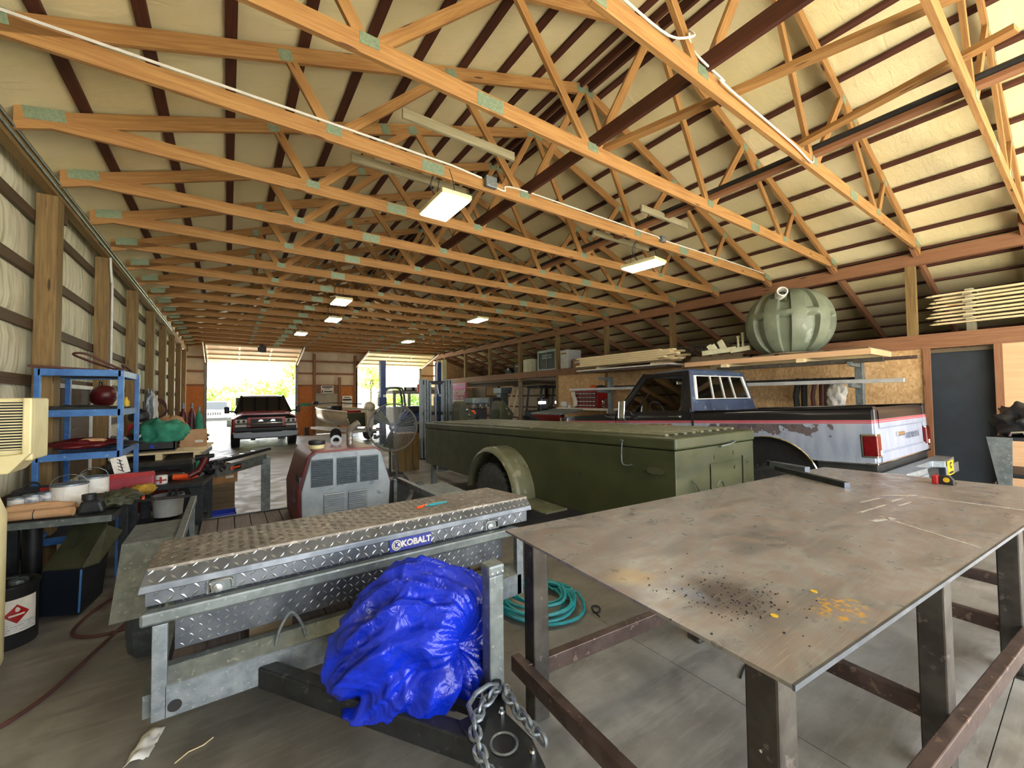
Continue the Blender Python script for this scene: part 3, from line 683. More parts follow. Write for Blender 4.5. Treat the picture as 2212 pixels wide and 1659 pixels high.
for P_ in (path, path2):
    k = 0; d0 = 0; tot = sum((P_[i+1]-P_[i]).length for i in range(len(P_)-1)); sN = int(tot/.042)
    for q in range(sN):
        d = (q+.5)*tot/sN; i = 0; dd = d
        while i < len(P_)-2 and dd > (P_[i+1]-P_[i]).length: dd -= (P_[i+1]-P_[i]).length; i += 1
        dr = (P_[i+1]-P_[i]).normalized(); link(P_[i]+dr*dd, dr, (0, 0, 1) if q % 2 else V(0, 0, 1).cross(dr), L=.062, w=.02, r=.0075).build('link', M['galv'], chn, smooth=True)
hk = [V(.99, 1.56, .49)+v for v in (V(0, 0, 0), V(-.05, .0, .02), V(-.12, -.01, .02), V(-.17, -.04, .01), V(-.18, -.09, .0), V(-.15, -.12, 0))]
MB().tube(hk, .011, 8).build('snap_hook', M['galv'], chn, smooth=True)

# ================================================================ tread plate toolbox
bx = thing('truck_toolbox', 'long tread plate aluminium truck toolbox lying across the front of the utility trailer', 'toolbox', (.78, 2.72, .495))
TB0, TB1 = -.30, 1.86
yF, yB = 2.475, 2.95
lid = MB().hexa([(TB0+.0, yF+.02, .975), (TB1, yF+.02, .985), (TB1-.08, yB, .985), (TB0+.01, yB, .98), (TB0+.0, yF+.02, 1.0), (TB1, yF+.02, 1.01), (TB1-.08, yB, 1.01), (TB0+.01, yB, 1.0)])
lid.build('lid_top', M['dusty'], bx, bevel=.006)
MB().hexa([(TB0-.025, yF-.03, .905), (TB1+.005, yF-.03, .92), (TB1, yF+.04, .92), (TB0, yF+.04, .905), (TB0-.018, yF-.026, .936), (TB1, yF-.026, .95), (TB1-.004, yF+.034, 1.011), (TB0-.002, yF+.034, 1.001)]).build('lid_front', M['alum'], bx, bevel=.004)
MB().bb(TB0-.0, TB1-.03, yF-.012, yB-.02, .84, .915).build('upper_body', M['alum'], bx, bevel=.003)
MB().hexa([(TB0+.10, yF+.06, .585), (TB1-.2, yF+.06, .585), (TB1-.2, yB-.1, .585), (TB0+.10, yB-.1, .585), (TB0+.10, yF+.05, .84), (TB1-.2, yF+.05, .84), (TB1-.2, yB-.06, .84), (TB0+.10, yB-.06, .84)]).build('lower_body', M['alum'], bx, bevel=.003)
for x in (TB0+.4, TB1-.45): MB().bb(x, x+.2, yF+.1, yB-.15, .492, .585).build('rest_block', M['old'], bx)
def treads(x0, x1, fn, nrm_h, pitch=.036, nv=3, vm=.1, seed=1):
    mb = MB(); nu = int((x1-x0)/pitch)
    for i in range(nu):
        for j in range(nv):
            u = x0+(i+.5)*pitch; vv = (j+.5)/nv; a = pi/4 if (i+j) % 2 else -pi/4
            L, w, h = pitch*.46, pitch*.13, pitch*.085
            c = V(*fn(u, vv)); ex = V(1, 0, 0); ey = (V(*fn(u, vv+.02))-c).normalized(); nz = ex.cross(ey)*(nrm_h)
            dx = ex*cos(a)+ey*sin(a); dy = nz.cross(dx)
            mb.add([c-dx*L, c-dy*w, c+dx*L, c+dy*w, c-dx*L*.6+nz*h, c+dx*L*.6+nz*h], [(0, 1, 5, 4), (1, 2, 5), (2, 3, 4, 5), (3, 0, 4)])
    return mb
tag(treads(TB0+.0, TB1, lambda u, v: (u, yF-.026+.06*v, .936+.065*v+.012*(u-TB0)/2.16), 1, nv=2, pitch=.040).build('tread_pattern', M['bright'], bx), kind='stuff')
tag(treads(TB0+.02, TB1-.05, lambda u, v: (u, yF-.012, .84+.075*v), 1, nv=2, pitch=.046).build('tread_pattern', M['bright'], bx), kind='stuff')
tag(treads(TB0+.11, TB1-.21, lambda u, v: (u, yF+.06-.01*v, .587+.25*v), 1, nv=7, pitch=.035).build('tread_pattern', M['bright'], bx), kind='stuff')
tag(treads(TB0+.02, TB1-.1, lambda u, v: (u, yF+.03+.43*v, 1.0+.01*(u-TB0)/2.16), 1, nv=10, pitch=.046).build('tread_pattern', M['dusty'], bx), kind='stuff')
for x in (-.02, 1.52):
    MB().bb(x-.06, x+.06, yF-.018, yF-.008, .838, .905).build('latch_plate', M['galvd'], bx, bevel=.003)
    l_ = MB().lathe([(.022, 0), (.02, .012), (0, .014)], (x-.015, yF-.018, .862), (0, -1, 0), 14).build('lock', M['chrome'], bx, smooth=True)
    MB().tube(crv([(x-.045, yF-.02, .845), (x-.045, yF-.022, .895), (x+.0, yF-.028, .9), (x+.04, yF-.028, .895), (x+.045, yF-.022, .85)]), .006, 6).build('latch_handle', M['chrome'], bx, smooth=True)
M['badge'] = pm('badge_blue', '#2e3a94', rough=.4)
bg_ = MB().bb(.80, 1.065, yF-.02, yF-.012, .838, .912).build('badge', M['badge'], bx)
Fm = lambda x, z: frame((x, yF-.021, z), (1, 0, 0), (0, 0, 1))
text('badge_lettering', 'KOBALT', .037, Fm(.968, .875), M['white'], bg_, .002, .0022, .98)
MB().lathe([(.031, 0), (.031, .002), (.025, .002), (.025, 0)], (.843, yF-.021, .875), (0, -1, 0), 24).build('badge_ring', M['white'], bg_)
MB().lathe([(.021, 0), (.021, .002), (0, .002)], (.843, yF-.021, .875), (0, -1, 0), 20).build('badge_disc', M['white'], bg_)
text('badge_letter', 'K', .026, frame((.843, yF-.0245, .875), (1, 0, 0), (0, 0, 1)), M['badge'], bg_, .002, .002)
tag(MB().tube(crv([(1.13, 2.70, 1.012), (1.19, 2.72, 1.012), (1.25, 2.73, 1.012), (1.3, 2.715, 1.012), (1.25, 2.70, 1.012), (1.16, 2.69, 1.012)]), .004, 5).build('zip_tie', M['teal']), 'blue zip tie loop lying on top of the toolbox', 'zip tie')
tag(MB().tube([(1.06, 2.68, 1.014), (1.1, 2.69, 1.014), (1.12, 2.71, 1.014), (1.15, 2.72, 1.014)], [.007, .01, .006, .008], 6).build('ribbon', M['orange']), 'scrap of orange ribbon beside the blue zip tie on the toolbox', 'ribbon')

# ================================================================ blue tarp bundle
g = G('tarp_blue', .25); v = g.co('Object'); n = g.noise(v, 5, 2, .5, .5); n2 = g.noise(v, 17, 3, .5, .8)
cr_ = g.m('ADD', g.m('ABSOLUTE', g.m('SUBTRACT', n, .5)), g.m('MULTIPLY', g.m('ABSOLUTE', g.m('SUBTRACT', n2, .5)), .45))
g.col(g.mix(g.ss(g.noise(v, 3, 3), .35, .65), H('#0a2cc4'), H('#061f98'))); g.bump(cr_, .75, .03); g.b.inputs['Specular IOR Level'].default_value = .45; M['tarp'] = g.mat
tc = V(.775, 1.93, .565)
kn = V(.42, -.80, .18).normalized(); ka = kn.cross(V(0, 0, 1)).normalized(); kb = ka.cross(kn)
def ridge(x): return .5-abs(mn.noise(x))*1.9
def tarp(u, v):
    a = u*2*pi; b = (v-.5)*pi; p = V(cos(a)*cos(b), sin(a)*cos(b), sin(b))
    th = math.acos(max(-1, min(1, p.dot(kn)))); ph = atan2(p.dot(kb), p.dot(ka))
    w = V(mn.noise(p*1.4+V(3, 1, 5)), mn.noise(p*1.4+V(9, 4, 2)), mn.noise(p*1.4+V(1, 8, 7)))
    c1, s1 = cos(ph+.5*th), sin(ph+.5*th)
    k = .07*mn.noise(p*1.1+V(4, 4, 4))
    # long folds running out of the twist, broad near the back, tight near the knot
    f = ridge(V(c1*2.3, s1*2.3, th*.55)+w*.35); k += .22*f*min(1, th*1.4)*(1 if th < 2 else max(.3, 3-th))
    f2 = ridge(V(c1*4.6+3, s1*4.6, th*1.3)+w*.8); k += .07*f2*min(1, th*2.5)
    k += .035*ridge(p*2.6+w*1.5)+.008*ridge(p*8.5+w*2)
    k -= .34*math.exp(-(th/.24)**2)
    k += .10*math.exp(-((th-.55)/.2)**2)*(.55+.45*sin(ph*1+1.0))
    q = V(.18, -.1, .98); d = p.dot(q.normalized())
    if d > .75: k += .20*(d-.75)
    r = 1+k
    o = V(p.x*.385, p.y*.31, p.z*.345)*r
    if o.z < -.15: o.z = -.15+(o.z+.15)*.3
    return tc+o
tag(MB().grid(tarp, 280, 150, True).build('tarp_bundle', M['tarp'], smooth=True, ang=180), 'crumpled bright blue tarp bundled up on the trailer tongue', 'tarp')

# ================================================================ welder generator on the trailer deck
we = thing('welder_generator', 'maroon engine driven welder generator with grey louvred end standing on the trailer', 'welder', (1.0, 4.9, .495))
wy0, wy1 = 4.42, 5.35
prof = [(.56, .50), (1.44, .50), (1.47, .86), (1.36, 1.2), (1.31, 1.245), (.70, 1.245), (.64, 1.2), (.55, .86)]
MB().prism(prof, lambda u, v, w: (u, w, v), wy0+.03, wy1).build('hood', M['maroon'], we, bevel=.03, seg=3)
M['louvre'] = pm('louvre_grey', '#525c66', '#48525a', 20, .5)
M['grille'] = pm('grille_grey', '#8b959d', '#7b858f', 5, .45, c3='#626e7c', sc3=9, t3=.6)
MB().prism([(.59, .52), (1.43, .52), (1.45, .86), (1.35, 1.19), (1.30, 1.225), (.72, 1.225), (.67, 1.19), (.585, .86)], lambda u, v, w: (u, w, v), wy0, wy0+.05).build('end_panel', M['grille'], we, bevel=.012)
MB().bb(.57, .60, wy0+.04, wy0+.3, .5, 1.0).build('control_door', M['darksteel'], we)
for (a, b, z0, z1, nn, mm) in ((.675, .865, .90, 1.165, 15, 'black'), (.91, 1.095, .90, 1.165, 15, 'black'), (1.14, 1.315, .90, 1.165, 15, 'black'), (.79, .975, .62, .82, 10, 'darksteel'), (1.02, 1.20, .62, .82, 10, 'darksteel')):
    MB().bb(a, b, wy0-.004, wy0+.002, z0, z1).build('vent_opening', M['black'], we)
    for k in range(nn):
        z = z0+(k+.5)*(z1-z0)/nn
        MB().box(((a+b)/2, wy0-.010, z), (b-a+.008, .022, .007), Matrix.Rotation(.6, 3, 'X')).build('louvre', M['louvre'] if mm == 'black' else M['grille'], we, bevel=.002)
MB().lathe([(.07, 0), (.075, .03), (.065, .04)], (.77, 4.72, 1.245), n=20).build('filler_neck', M['cream'], we, smooth=True)
MB().lathe([(.075, 0), (.082, .012), (.08, .04), (.06, .05), (0, .052)], (.77, 4.72, 1.285), n=20).build('fuel_cap', M['black'], we, smooth=True)
eye = [(.048*cos(a), .05+.048*sin(a)) for a in [2*pi*k/20 for k in range(20)]]
le = MB()
for k in range(20):
    a, b = 2*pi*k/20, 2*pi*(k+1)/20; f_ = lambda t: 1/max(abs(cos(t)), abs(sin(t)), .72*abs(cos(t))+.72*abs(sin(t)))
    P_ = [(.034*cos(a), .034*sin(a)), (.058*f_(a)*cos(a), .058*f_(a)*sin(a)), (.058*f_(b)*cos(b), .058*f_(b)*sin(b)), (.034*cos(b), .034*sin(b))]
    le.prism(P_, lambda u, v, w: (.985+u, w, 1.30+v), 4.84, 4.87)
le.build('lifting_eye', M['grille'], we)
MB().tube(crv([(1.13, 4.85, 1.24), (1.13, 4.85, 1.36), (1.135, 4.84, 1.41), (1.16, 4.81, 1.45), (1.21, 4.78, 1.49)]), .035, 14).build('exhaust_pipe', M['dusty'], we, smooth=True)
MB().bb(1.15, 1.22, 4.83, 4.85, 1.33, 1.37).build('exhaust_clamp', M['galv'], we, bevel=.004)
for z in (.74, .80): MB().bb(.548, .556, 4.62, 4.74, z, z+.045).build('panel_plate', M['galvd'], we)
tag(MB().tube([(.32+.12*cos(a*.9)+.02*sin(a*3.1), 4.35+.10*sin(a*.9), .50+.012*(a % 4)) for a in [k*.45 for k in range(60)]], .006, 5).build('extension_cord', M['orangecord'], smooth=True),
    'tangled orange cord lying on the trailer deck left of the welder', 'cord')
for i, (x, y, lb) in enumerate(((1.52, 4.75, 'dark battery box on the trailer beside the welder'),)):
    b = thing('battery_box', lb, 'box', (x, y, .495)); MB().bb(x-.06, x+.06, y, y+.35, .495, .78).build('case', M['black'], b, bevel=.01); MB().bb(x-.065, x+.065, y-.005, y+.355, .78, .81).build('lid', M['darksteel'], b, bevel=.008)

# ================================================================ olive drab box trailer
gt = thing('olive_cargo_trailer', 'olive green steel box trailer with ribbed lid and rounded fenders', 'trailer', (4.0, 5.0, 0))
GX0, GX1, GY0, GY1 = 3.25, 4.70, 2.16, 7.78
zt = lambda y: 1.405-(y-GY0)*.0205
def gbox(x0, x1, y0, y1, dz0, dz1, z0=None):
    return MB().hexa([(x0, y0, zt(y0)+dz0 if z0 is None else z0), (x1, y0, zt(y0)+dz0 if z0 is None else z0), (x1, y1, zt(y1)+dz0 if z0 is None else z0), (x0, y1, zt(y1)+dz0 if z0 is None else z0),
                      (x0, y0, zt(y0)+dz1), (x1, y0, zt(y0)+dz1), (x1, y1, zt(y1)+dz1), (x0, y1, zt(y1)+dz1)])
ltop = gbox(GX0, GX1, GY0, GY1, -.14, -.03).build('lid', M['olive'], gt, bevel=.02, seg=3)
gbox(GX0+.012, GX1-.012, GY0+.012, GY1-.012, 0, -.145, .46).build('body', M['olive'], gt, bevel=.006)
for k in range(9):
    x = GX0+.12+k*.15; gbox(x, x+.06, GY0+.18, GY1-.15, -.035, -.006).build('lid_rib', M['olivedust'], ltop, bevel=.01)
MB().bb(GX0+.3, GX1-.3, GY0+.3, GY1-.3, .36, .46).build('chassis', M['darksteel'], gt)
wc = (4.85, .42)
for s_, xi, xo in ((-1, GX0+.02, 2.95), (1, GX1-.02, 5.0)):
    f = MB(); n_ = 22; R0 = .63
    pts = [(wc[0]+R0*1.03*cos(pi*k/n_)*(1.0), .42+R0*sin(pi*k/n_)) for k in range(n_+1)]
    def fen(u, v, xi=xi, xo=xo):
        k = v*n_; a = pi*v; r = R0*(1-.09*max(0, (u-.75)*4)**2)
        return (xi+(xo-xi)*u, wc[0]+r*1.03*cos(a), .44+r*sin(a))
    f.slab(fen, 10, 28, (0, 0, -.012)); f.build('fender', M['olivedust'], gt, smooth=True, ang=50)
    MB().bb(min(xi, xo), max(xi, xo), wc[0]-1.25, wc[0]-.6, .43, .455).build('step_plate', M['olivedust'], gt, bevel=.006)
    xc = (xi+xo)/2+s_*.02
    MB().lathe([(.23, -.1), (.36, -.105), (.41, -.08), (.42, 0), (.41, .08), (.36, .105), (.23, .1)], (xc, wc[0], .42), (1, 0, 0), 32).build('tyre', M['tirew'], gt, smooth=True, ang=30)
    tr = MB()
    for k in range(32):
        a = 2*pi*k/32; tr.box((xc, wc[0]+.418*cos(a), .42+.418*sin(a)), (.18, .03, .022), Matrix.Rotation(a-pi/2, 3, 'X'))
    tr.build('tread_lug', M['tirew'], gt)
    MB().lathe([(0, .04), (.07, .05), (.09, .0), (.2, -.02), (.23, .03), (.235, -.05), (0, -.06)], (xc-.03 if s_ < 0 else xc+.03, wc[0], .42), (s_, 0, 0), 20).build('wheel_rim', M['olivedust'], gt, smooth=True)
# hardware on the long side and on the end
sx_ = GX0-.005
MB().tube(crv([(sx_, 2.78, 1.30), (sx_-.015, 2.76, 1.315), (sx_-.02, 2.72, 1.315), (sx_-.015, 2.74, 1.29), (sx_-.015, 2.745, 1.10), (sx_-.02, 2.68, 1.075), (sx_-.015, 2.62, 1.09)]), .006, 6).build('lid_prop', M['galvd'], gt, smooth=True)
MB().lathe([(.012, 0), (.012, .006), (0, .007)], (sx_+.012, 2.5, 1.06), (-1, 0, 0), 10).build('rivet', M['olived'], gt)
MB().prism([(.06*cos(a)*1.6, .035*sin(a)) for a in [2*pi*k/16 for k in range(16)]], lambda u, v, w: (sx_+.012-w, 2.38+u, 1.06+v), 0, .008).build('data_plate', M['olived'], gt)
ey = GY0-.002
MB().tube(crv([(3.98, ey, 1.245), (3.98, ey-.03, 1.26), (4.1, ey-.04, 1.27), (4.22, ey-.03, 1.285), (4.22, ey, 1.29)]), .007, 7).build('lid_handle', M['galvd'], gt, smooth=True)
hd = MB().bb(3.82, 4.40, ey+.001, ey+.010, .62, 1.09).build('hatch_door', M['olive'], gt, bevel=.004)
MB().lathe([(.02, 0), (.015, .014), (0, .016)], (4.26, ey+.004, 1.02), (0, -1, 0), 10).build('hatch_knob', M['olived'], hd)
MB().lathe([(.06, 0), (.066, .004), (.05, .012), (.045, .002), (0, .0)], (3.98, ey+.004, .86), (0, -1, 0), 20).build('hatch_port', M['olived'], hd, smooth=True)
MB().tube([(3.50, ey, .97), (3.52, ey-.015, .95), (3.56, ey-.02, .90), (3.575, ey-.02, .87)], .006, 6).build('plug_wire', M['black'], gt, smooth=True)
MB().cyl((3.575, ey-.02, .87), (3.585, ey-.02, .79), .018, .012, 10).build('plug', M['galvd'], gt, smooth=True)
for x, z in ((3.9, 1.16), (3.9, 1.14), (4.26, 1.175), (4.26, 1.155), (4.55, 1.04)): MB().lathe([(.009, 0), (.009, .004), (0, .004)], (x, ey+.014, z), (0, -1, 0), 8).build('bolt_hole', M['black'], gt)
MB().bar((4.44, ey+.008, .6), (4.44, ey+.008, 1.12), .012, .014).build('hinge_rod', M['olived'], gt)
MB().bar((4.0, 7.7, .44), (4.0, 8.9, .46), .1, .1).build('drawbar', M['olived'], gt)
for x in (3.36,): MB().bb(x-.04, x+.04, 7.55, 7.65, 0.02, .5).bb(x-.09, x+.09, 7.5, 7.7, 0, .02).build('support_leg', M['galvd'], gt)
MB().bar((3.32, 7.3, .38), (4.3, 7.3, .38), .06, .08).build('cross_member', M['galvd'], gt)
# ================================================================ vehicles
def loft(mb, secs, cap=True):
    n = len(secs[0]); vs = [p for s in secs for p in s]; fs = []
    for i in range(len(secs)-1):
        for k in range(n): fs.append((i*n+k, i*n+(k+1) % n, (i+1)*n+(k+1) % n, (i+1)*n+k))
    if cap: fs += [tuple(range(n-1, -1, -1)), tuple((len(secs)-1)*n+k for k in range(n))]
    return mb.add([Vector(v) for v in vs], fs)
def ring(mb, O, I, t):
    O = [Vector(p) for p in O]; I = [Vector(p) for p in I]; t = Vector(t); n = len(O)
    vs = O+I+[p+t for p in O]+[p+t for p in I]; fs = []
    for k in range(n):
        j = (k+1) % n
        fs += [(k, j, n+j, n+k), (2*n+k, 3*n+k, 3*n+j, 2*n+j), (k, 2*n+k, 2*n+j, j), (n+k, n+j, 3*n+j, 3*n+k)]
    return mb.add(vs, fs)
def inset(O, f):
    c = sum((Vector(p) for p in O), V(0, 0, 0))/len(O); return [Vector(p)+(c-Vector(p))*f for p in O]
def quad(mb, O, t):
    O = [Vector(p) for p in O]; t = Vector(t); n = len(O)
    return mb.add(O+[p+t for p in O], [tuple(range(n)), tuple(range(2*n-1, n-1, -1))]+[(k, n+k, n+(k+1) % n, (k+1) % n) for k in range(n)])
def wheel(par, c, R, w, side, rimmat, tread=True):
    x, y, z = c; h = w/2
    MB().lathe([(R*.56, -h), (R*.86, -h), (R*.98, -h*.75), (R, 0), (R*.98, h*.75), (R*.86, h), (R*.56, h)], c, (1, 0, 0), 28).build('tyre', M['rubber'], par, smooth=True, ang=30, local=True)
    MB().lathe([(0, h*.5), (R*.16, h*.6), (R*.2, h*.3), (R*.45, h*.1), (R*.5, h*.7), (R*.57, h*.9), (R*.57, -h*.8), (0, -h*.8)], c, (side, 0, 0), 20).build('wheel_rim', rimmat, par, smooth=True, ang=30, local=True)
    if tread:
        t = MB()
        for k in range(26):
            a = 2*pi*k/26; t.box((x, y+R*cos(a), z+R*sin(a)), (w*.95, R*.09, R*.07), Matrix.Rotation(a-pi/2, 3, 'X'))
        t.build('tread_lug', M['rubber'], par, local=True)

# ---- long bed pickup, two tone and peeling
pk = thing('pickup_truck', 'old pickup, black over pale blue with red stripes and peeling paint', 'truck', (5.69, 1.34, .2), radians(-1.4), pitch=radians(-2.55))
def paint(name, hood=False):
    g = G(name, .35); v = g.co('Object'); s = g.xyz(v); z = s[2]; n = g.noise(g.co('Object', (1, 1, 1)), 9, 6)
    c = g.mix(g.ss(g.noise(g.co('Object', (4, 4, 1)), 3, 4), .35, .7), H('#9aa4b8'), H('#8793aa'))
    e = g.m('ADD', z, g.m('MULTIPLY', g.m('SUBTRACT', n, .5), .55))
    y = g.m('ADD', s[1], g.m('MULTIPLY', g.m('SUBTRACT', n, .5), 1.6))
    win = g.m('MAXIMUM', g.m('MULTIPLY', g.ss(y, .55, .57), g.ss(y, 1.8, 1.82, 1, 0)), g.m('MULTIPLY', g.ss(y, 4.3, 4.33), g.ss(y, 4.95, 4.98, 1, 0)))
    pe = g.m('MULTIPLY', g.m('MULTIPLY', g.ss(e, 1.12, 1.13), g.ss(z, 1.222, 1.227, 1, 0)), win)
    c = g.mix(pe, c, g.mix(g.ss(n, .5, .52), H('#4a444a'), H('#5c5256')))
    w2 = g.m('MULTIPLY', g.ss(y, 2.5, 2.52), g.ss(y, 3.1, 3.12, 1, 0))
    c = g.mix(g.m('MULTIPLY', g.m('MULTIPLY', g.ss(e, 1.17, 1.18), g.ss(z, 1.215, 1.22, 1, 0)), w2), c, H('#8a4a34'))
    c = g.mix(g.ss(z, 1.268, 1.272), c, H('#121318'))
    for a, b in ((1.232, 1.244), (1.250, 1.268)):
        c = g.mix(g.m('MULTIPLY', g.ss(z, a-.001, a+.001), g.ss(z, b-.001, b+.001, 1, 0)), c, H('#b8404a'))
    g.col(c); g.ro(g.m('ADD', g.m('MULTIPLY', pe, .4), .28)); return g.mat
M['pkpaint'] = paint('two_tone_paint')
M['slate'] = pm('slate_blue_paint', '#3a4a66', '#2c3a54', 4, .4, c3='#7c889a', sc3=6, t3=.6)
M['bkpaint'] = pm('black_paint', '#101115', rough=.25)
xp = lambda z: (.03 if z > 1.385 else 0)+.012*((z-1.0)/.3)**2-.02 if z > .75 else .02+.1*(.75-z)
def zb(y):
    z = .80 if y < 2.1 else .66
    for yc in (1.12, 4.25):
        d = .58**2-(y-yc)**2
        if d > 0: z = max(z, .55+sqrt(d)*.88)
    return z
def bodyside(y0, y1, name, ztop=lambda y: 1.40, tip=0):
    out = []
    for s in (0, 1):
        nu = int((y1-y0)/.04)
        def fn(u, v, s=s):
            y = y0+(y1-y0)*u; a = zb(y); z = a+(ztop(y)-a)*v; x = xp(z)+tip*max(0, (y-4.6)/.6)**2*.1
            return (x if s == 0 else 2.0-x, y, z)
        mb_ = MB().slab(fn, nu, 14, (.05 if s == 0 else -.05, 0, 0)); out.append(mb_.build(name, M['pkpaint'], pk, smooth=True, local=True, ang=50))
    return out
bodyside(.02, 2.1, 'bed_side')
drs = bodyside(2.13, 3.62, 'door', lambda y: 1.395)
bodyside(3.65, 5.2, 'front_wing', lambda y: 1.39-.045*max(0, (y-3.7)/1.5), 1)
for s in (0, 1):
    x0 = .0 if s == 0 else 1.88
    MB().bb(x0+.01, x0+.11, .0, 2.1, 1.385, 1.415).build('bed_rail', M['bkpaint'], pk, bevel=.012, local=True)
MB().bb(.08, 1.92, .05, 2.08, .86, .90).build('bed_floor', M['slate'], pk, local=True)
MB().bb(.06, 1.94, 2.04, 2.09, .88, 1.40).build('bed_front_wall', M['bkpaint'], pk, local=True)
MB().bb(.3, 1.7, .2, 5.0, .5, .62).build('chassis', M['darksteel'], pk, local=True)
MB().bb(.06, 1.94, 2.1, 5.15, .62, .7).build('underbody', M['black'], pk, local=True)
for y in (1.12, 4.25):
    for s in (0, 1):
        xx = .06 if s == 0 else 1.94; def_ = []
        MB().tube([(.0-.018 if s == 0 else 2.018, y+.58*cos(a), .55+.51*sin(a)) for a in [pi*k/20 for k in range(21)]], .014, 6).build('arch_trim', M['chrome'], pk, local=True, smooth=True)
        MB().lathe([(.56, 0), (.56, .26), (.2, .26)], (xx if s == 0 else xx, y, .52), (1 if s == 0 else -1, 0, 0), 24, 0, 2*pi).build('wheel_house', M['black'], pk, local=True)
for y, z in ((1.12, .28), (4.25, .41)):
    for x, s in ((.16, -1), (1.84, 1)): wheel(pk, (x, y, z), .42, .27, s, M['galvd'])
MB().cyl((.2, 1.12, .28), (1.8, 1.12, .28), .06).build('axle', M['darksteel'], pk, local=True)
MB().bar((.35, .5, .42), (.35, 1.8, .42), .07, .03).bar((1.65, .5, .42), (1.65, 1.8, .42), .07, .03).build('leaf_spring', M['red'], pk, local=True)
MB().bb(-.012, 2.012, .1, .55, .785, .81).build('rocker_trim', M['chrome'], pk, local=True, bevel=.01)
# tailgate
tg = MB()
def tgf(u, v):
    z = .80+.60*v; x = .15+1.7*u; y = .0
    if .18 < v < .62: y = .02
    if v > .93: y = .02*(v-.93)/.07
    return (x, y-.0, z)
tg.slab(tgf, 4, 30, (0, .06, 0)); tgo = tg.build('tailgate', M['pkpaint'], pk, local=True, smooth=True, ang=25)
M['letter'] = pm('letter_grey', '#6c7486', rough=.4)
text('tailgate_lettering', 'CHEVROLET', .07, frame((1.35, .004, 1.035), (1, 0, 0), (0, 0, 1)), M['letter'], tgo, .006, .001, 1.0, True)
MB().bb(.75, 1.02, .0, .03, 1.05, 1.10).build('tailgate_handle', M['chrome'], tgo, local=True, bevel=.008)
for s in (0, 1):
    a, b = (0, .13) if s == 0 else (1.87, 2.0)
    MB().bb(a+.02, b, .0, .06, .80, 1.40).build('corner_post', M['pkpaint'], pk, local=True, bevel=.02)
    c_ = (-.025, .12) if s == 0 else (1.88, 2.025)
    MB().bb(c_[0], c_[1], -.012, .13, .86, 1.12).build('tail_lamp_bezel', M['chrome'], pk, local=True, bevel=.012)
    M['lens'] = M.get('lens') or pm('red_lens', '#700a12', '#5c060c', 20, .15)
    MB().bb(c_[0]-.006, c_[1]-.02 if s == 0 else c_[1]+.006, -.018, .11, .88, 1.10).build('tail_lamp', M['lens'], pk, local=True, bevel=.012)
    MB().bb(.04 if s == 0 else 1.9, .1 if s == 0 else 1.96, -.022, -.01, .89, .94).build('reverse_lamp', M['white'], pk, local=True)
MB().bb(.06, 1.94, .02, .1, .64, .79).build('rear_valance', M['rubber'], pk, local=True)
for s in (0, 1): MB().bb(*((.03, .06) if s == 0 else (1.94, 1.97)), .02, .56, .66, .79).build('side_valance', M['rubber'], pk, local=True)
MB().bb(-.02, 2.02, -.008, .1, .785, .81).build('sill_trim', M['chrome'], pk, local=True, bevel=.008)
# step bumper
bp = MB().prism([(-.04, -.02), (.02, -.20), (.62, -.23), (.66, -.12), (1.34, -.12), (1.38, -.23), (1.98, -.20), (2.04, -.02)], lambda u, v, w: (u, v-.02, w), .64, .72)
bp.build('step_bumper', M['galv'], pk, local=True, bevel=.008)
MB().bb(.02, .62, -.255, -.235, .54, .66).bb(1.38, 1.98, -.255, -.235, .54, .66).build('bumper_face', M['galv'], pk, local=True, bevel=.006)
MB().bb(.7, 1.3, -.2, -.12, .52, .64).build('hitch_receiver', M['darksteel'], pk, local=True)
st = MB().bb(1.4, 1.68, -.262, -.255, .545, .715).build('bumper_sticker', M['yellow'], pk, local=True)
text('sticker_mark', 'C', .07, frame((1.54, -.264, .655), (1, 0, 0), (0, 0, 1)), M['black'], pk, .002, .006, 1.1, True)
MB().bb(1.44, 1.64, -.2645, -.262, .56, .585).build('sticker_line', M['black'], pk, local=True)
# hood
def hood(u, v):
    x = .08+1.84*u; y = 3.6+1.6*v; d = min(u, 1-u)
    return (x, y, 1.415-.055*v-.05*v*v+.03*min(1, d*6)-.02)
MB().slab(hood, 24, 14, (0, 0, -.03)).build('bonnet', M['bkpaint'], pk, local=True, smooth=True, ang=60)
MB().bb(.08, 1.92, 5.15, 5.24, .78, 1.28).build('grille', M['darksteel'], pk, local=True, bevel=.01)
for k in range(6): MB().bb(.5, 1.5, 5.24, 5.25, .82+k*.075, .84+k*.075).build('grille_bar', M['chrome'], pk, local=True)
for x in (.28, 1.72): MB().bb(x-.16, x+.16, 5.24, 5.26, .98, 1.2).build('headlamp_bezel', M['chrome'], pk, local=True, bevel=.01)
MB().bb(.0, 2.0, 5.25, 5.36, .55, .72).build('front_bumper', M['chrome'], pk, local=True, bevel=.03)
MB().bb(-.008, .02, 5.14, 5.2, .8, 1.33).build('front_trim', M['chrome'], pk, local=True)
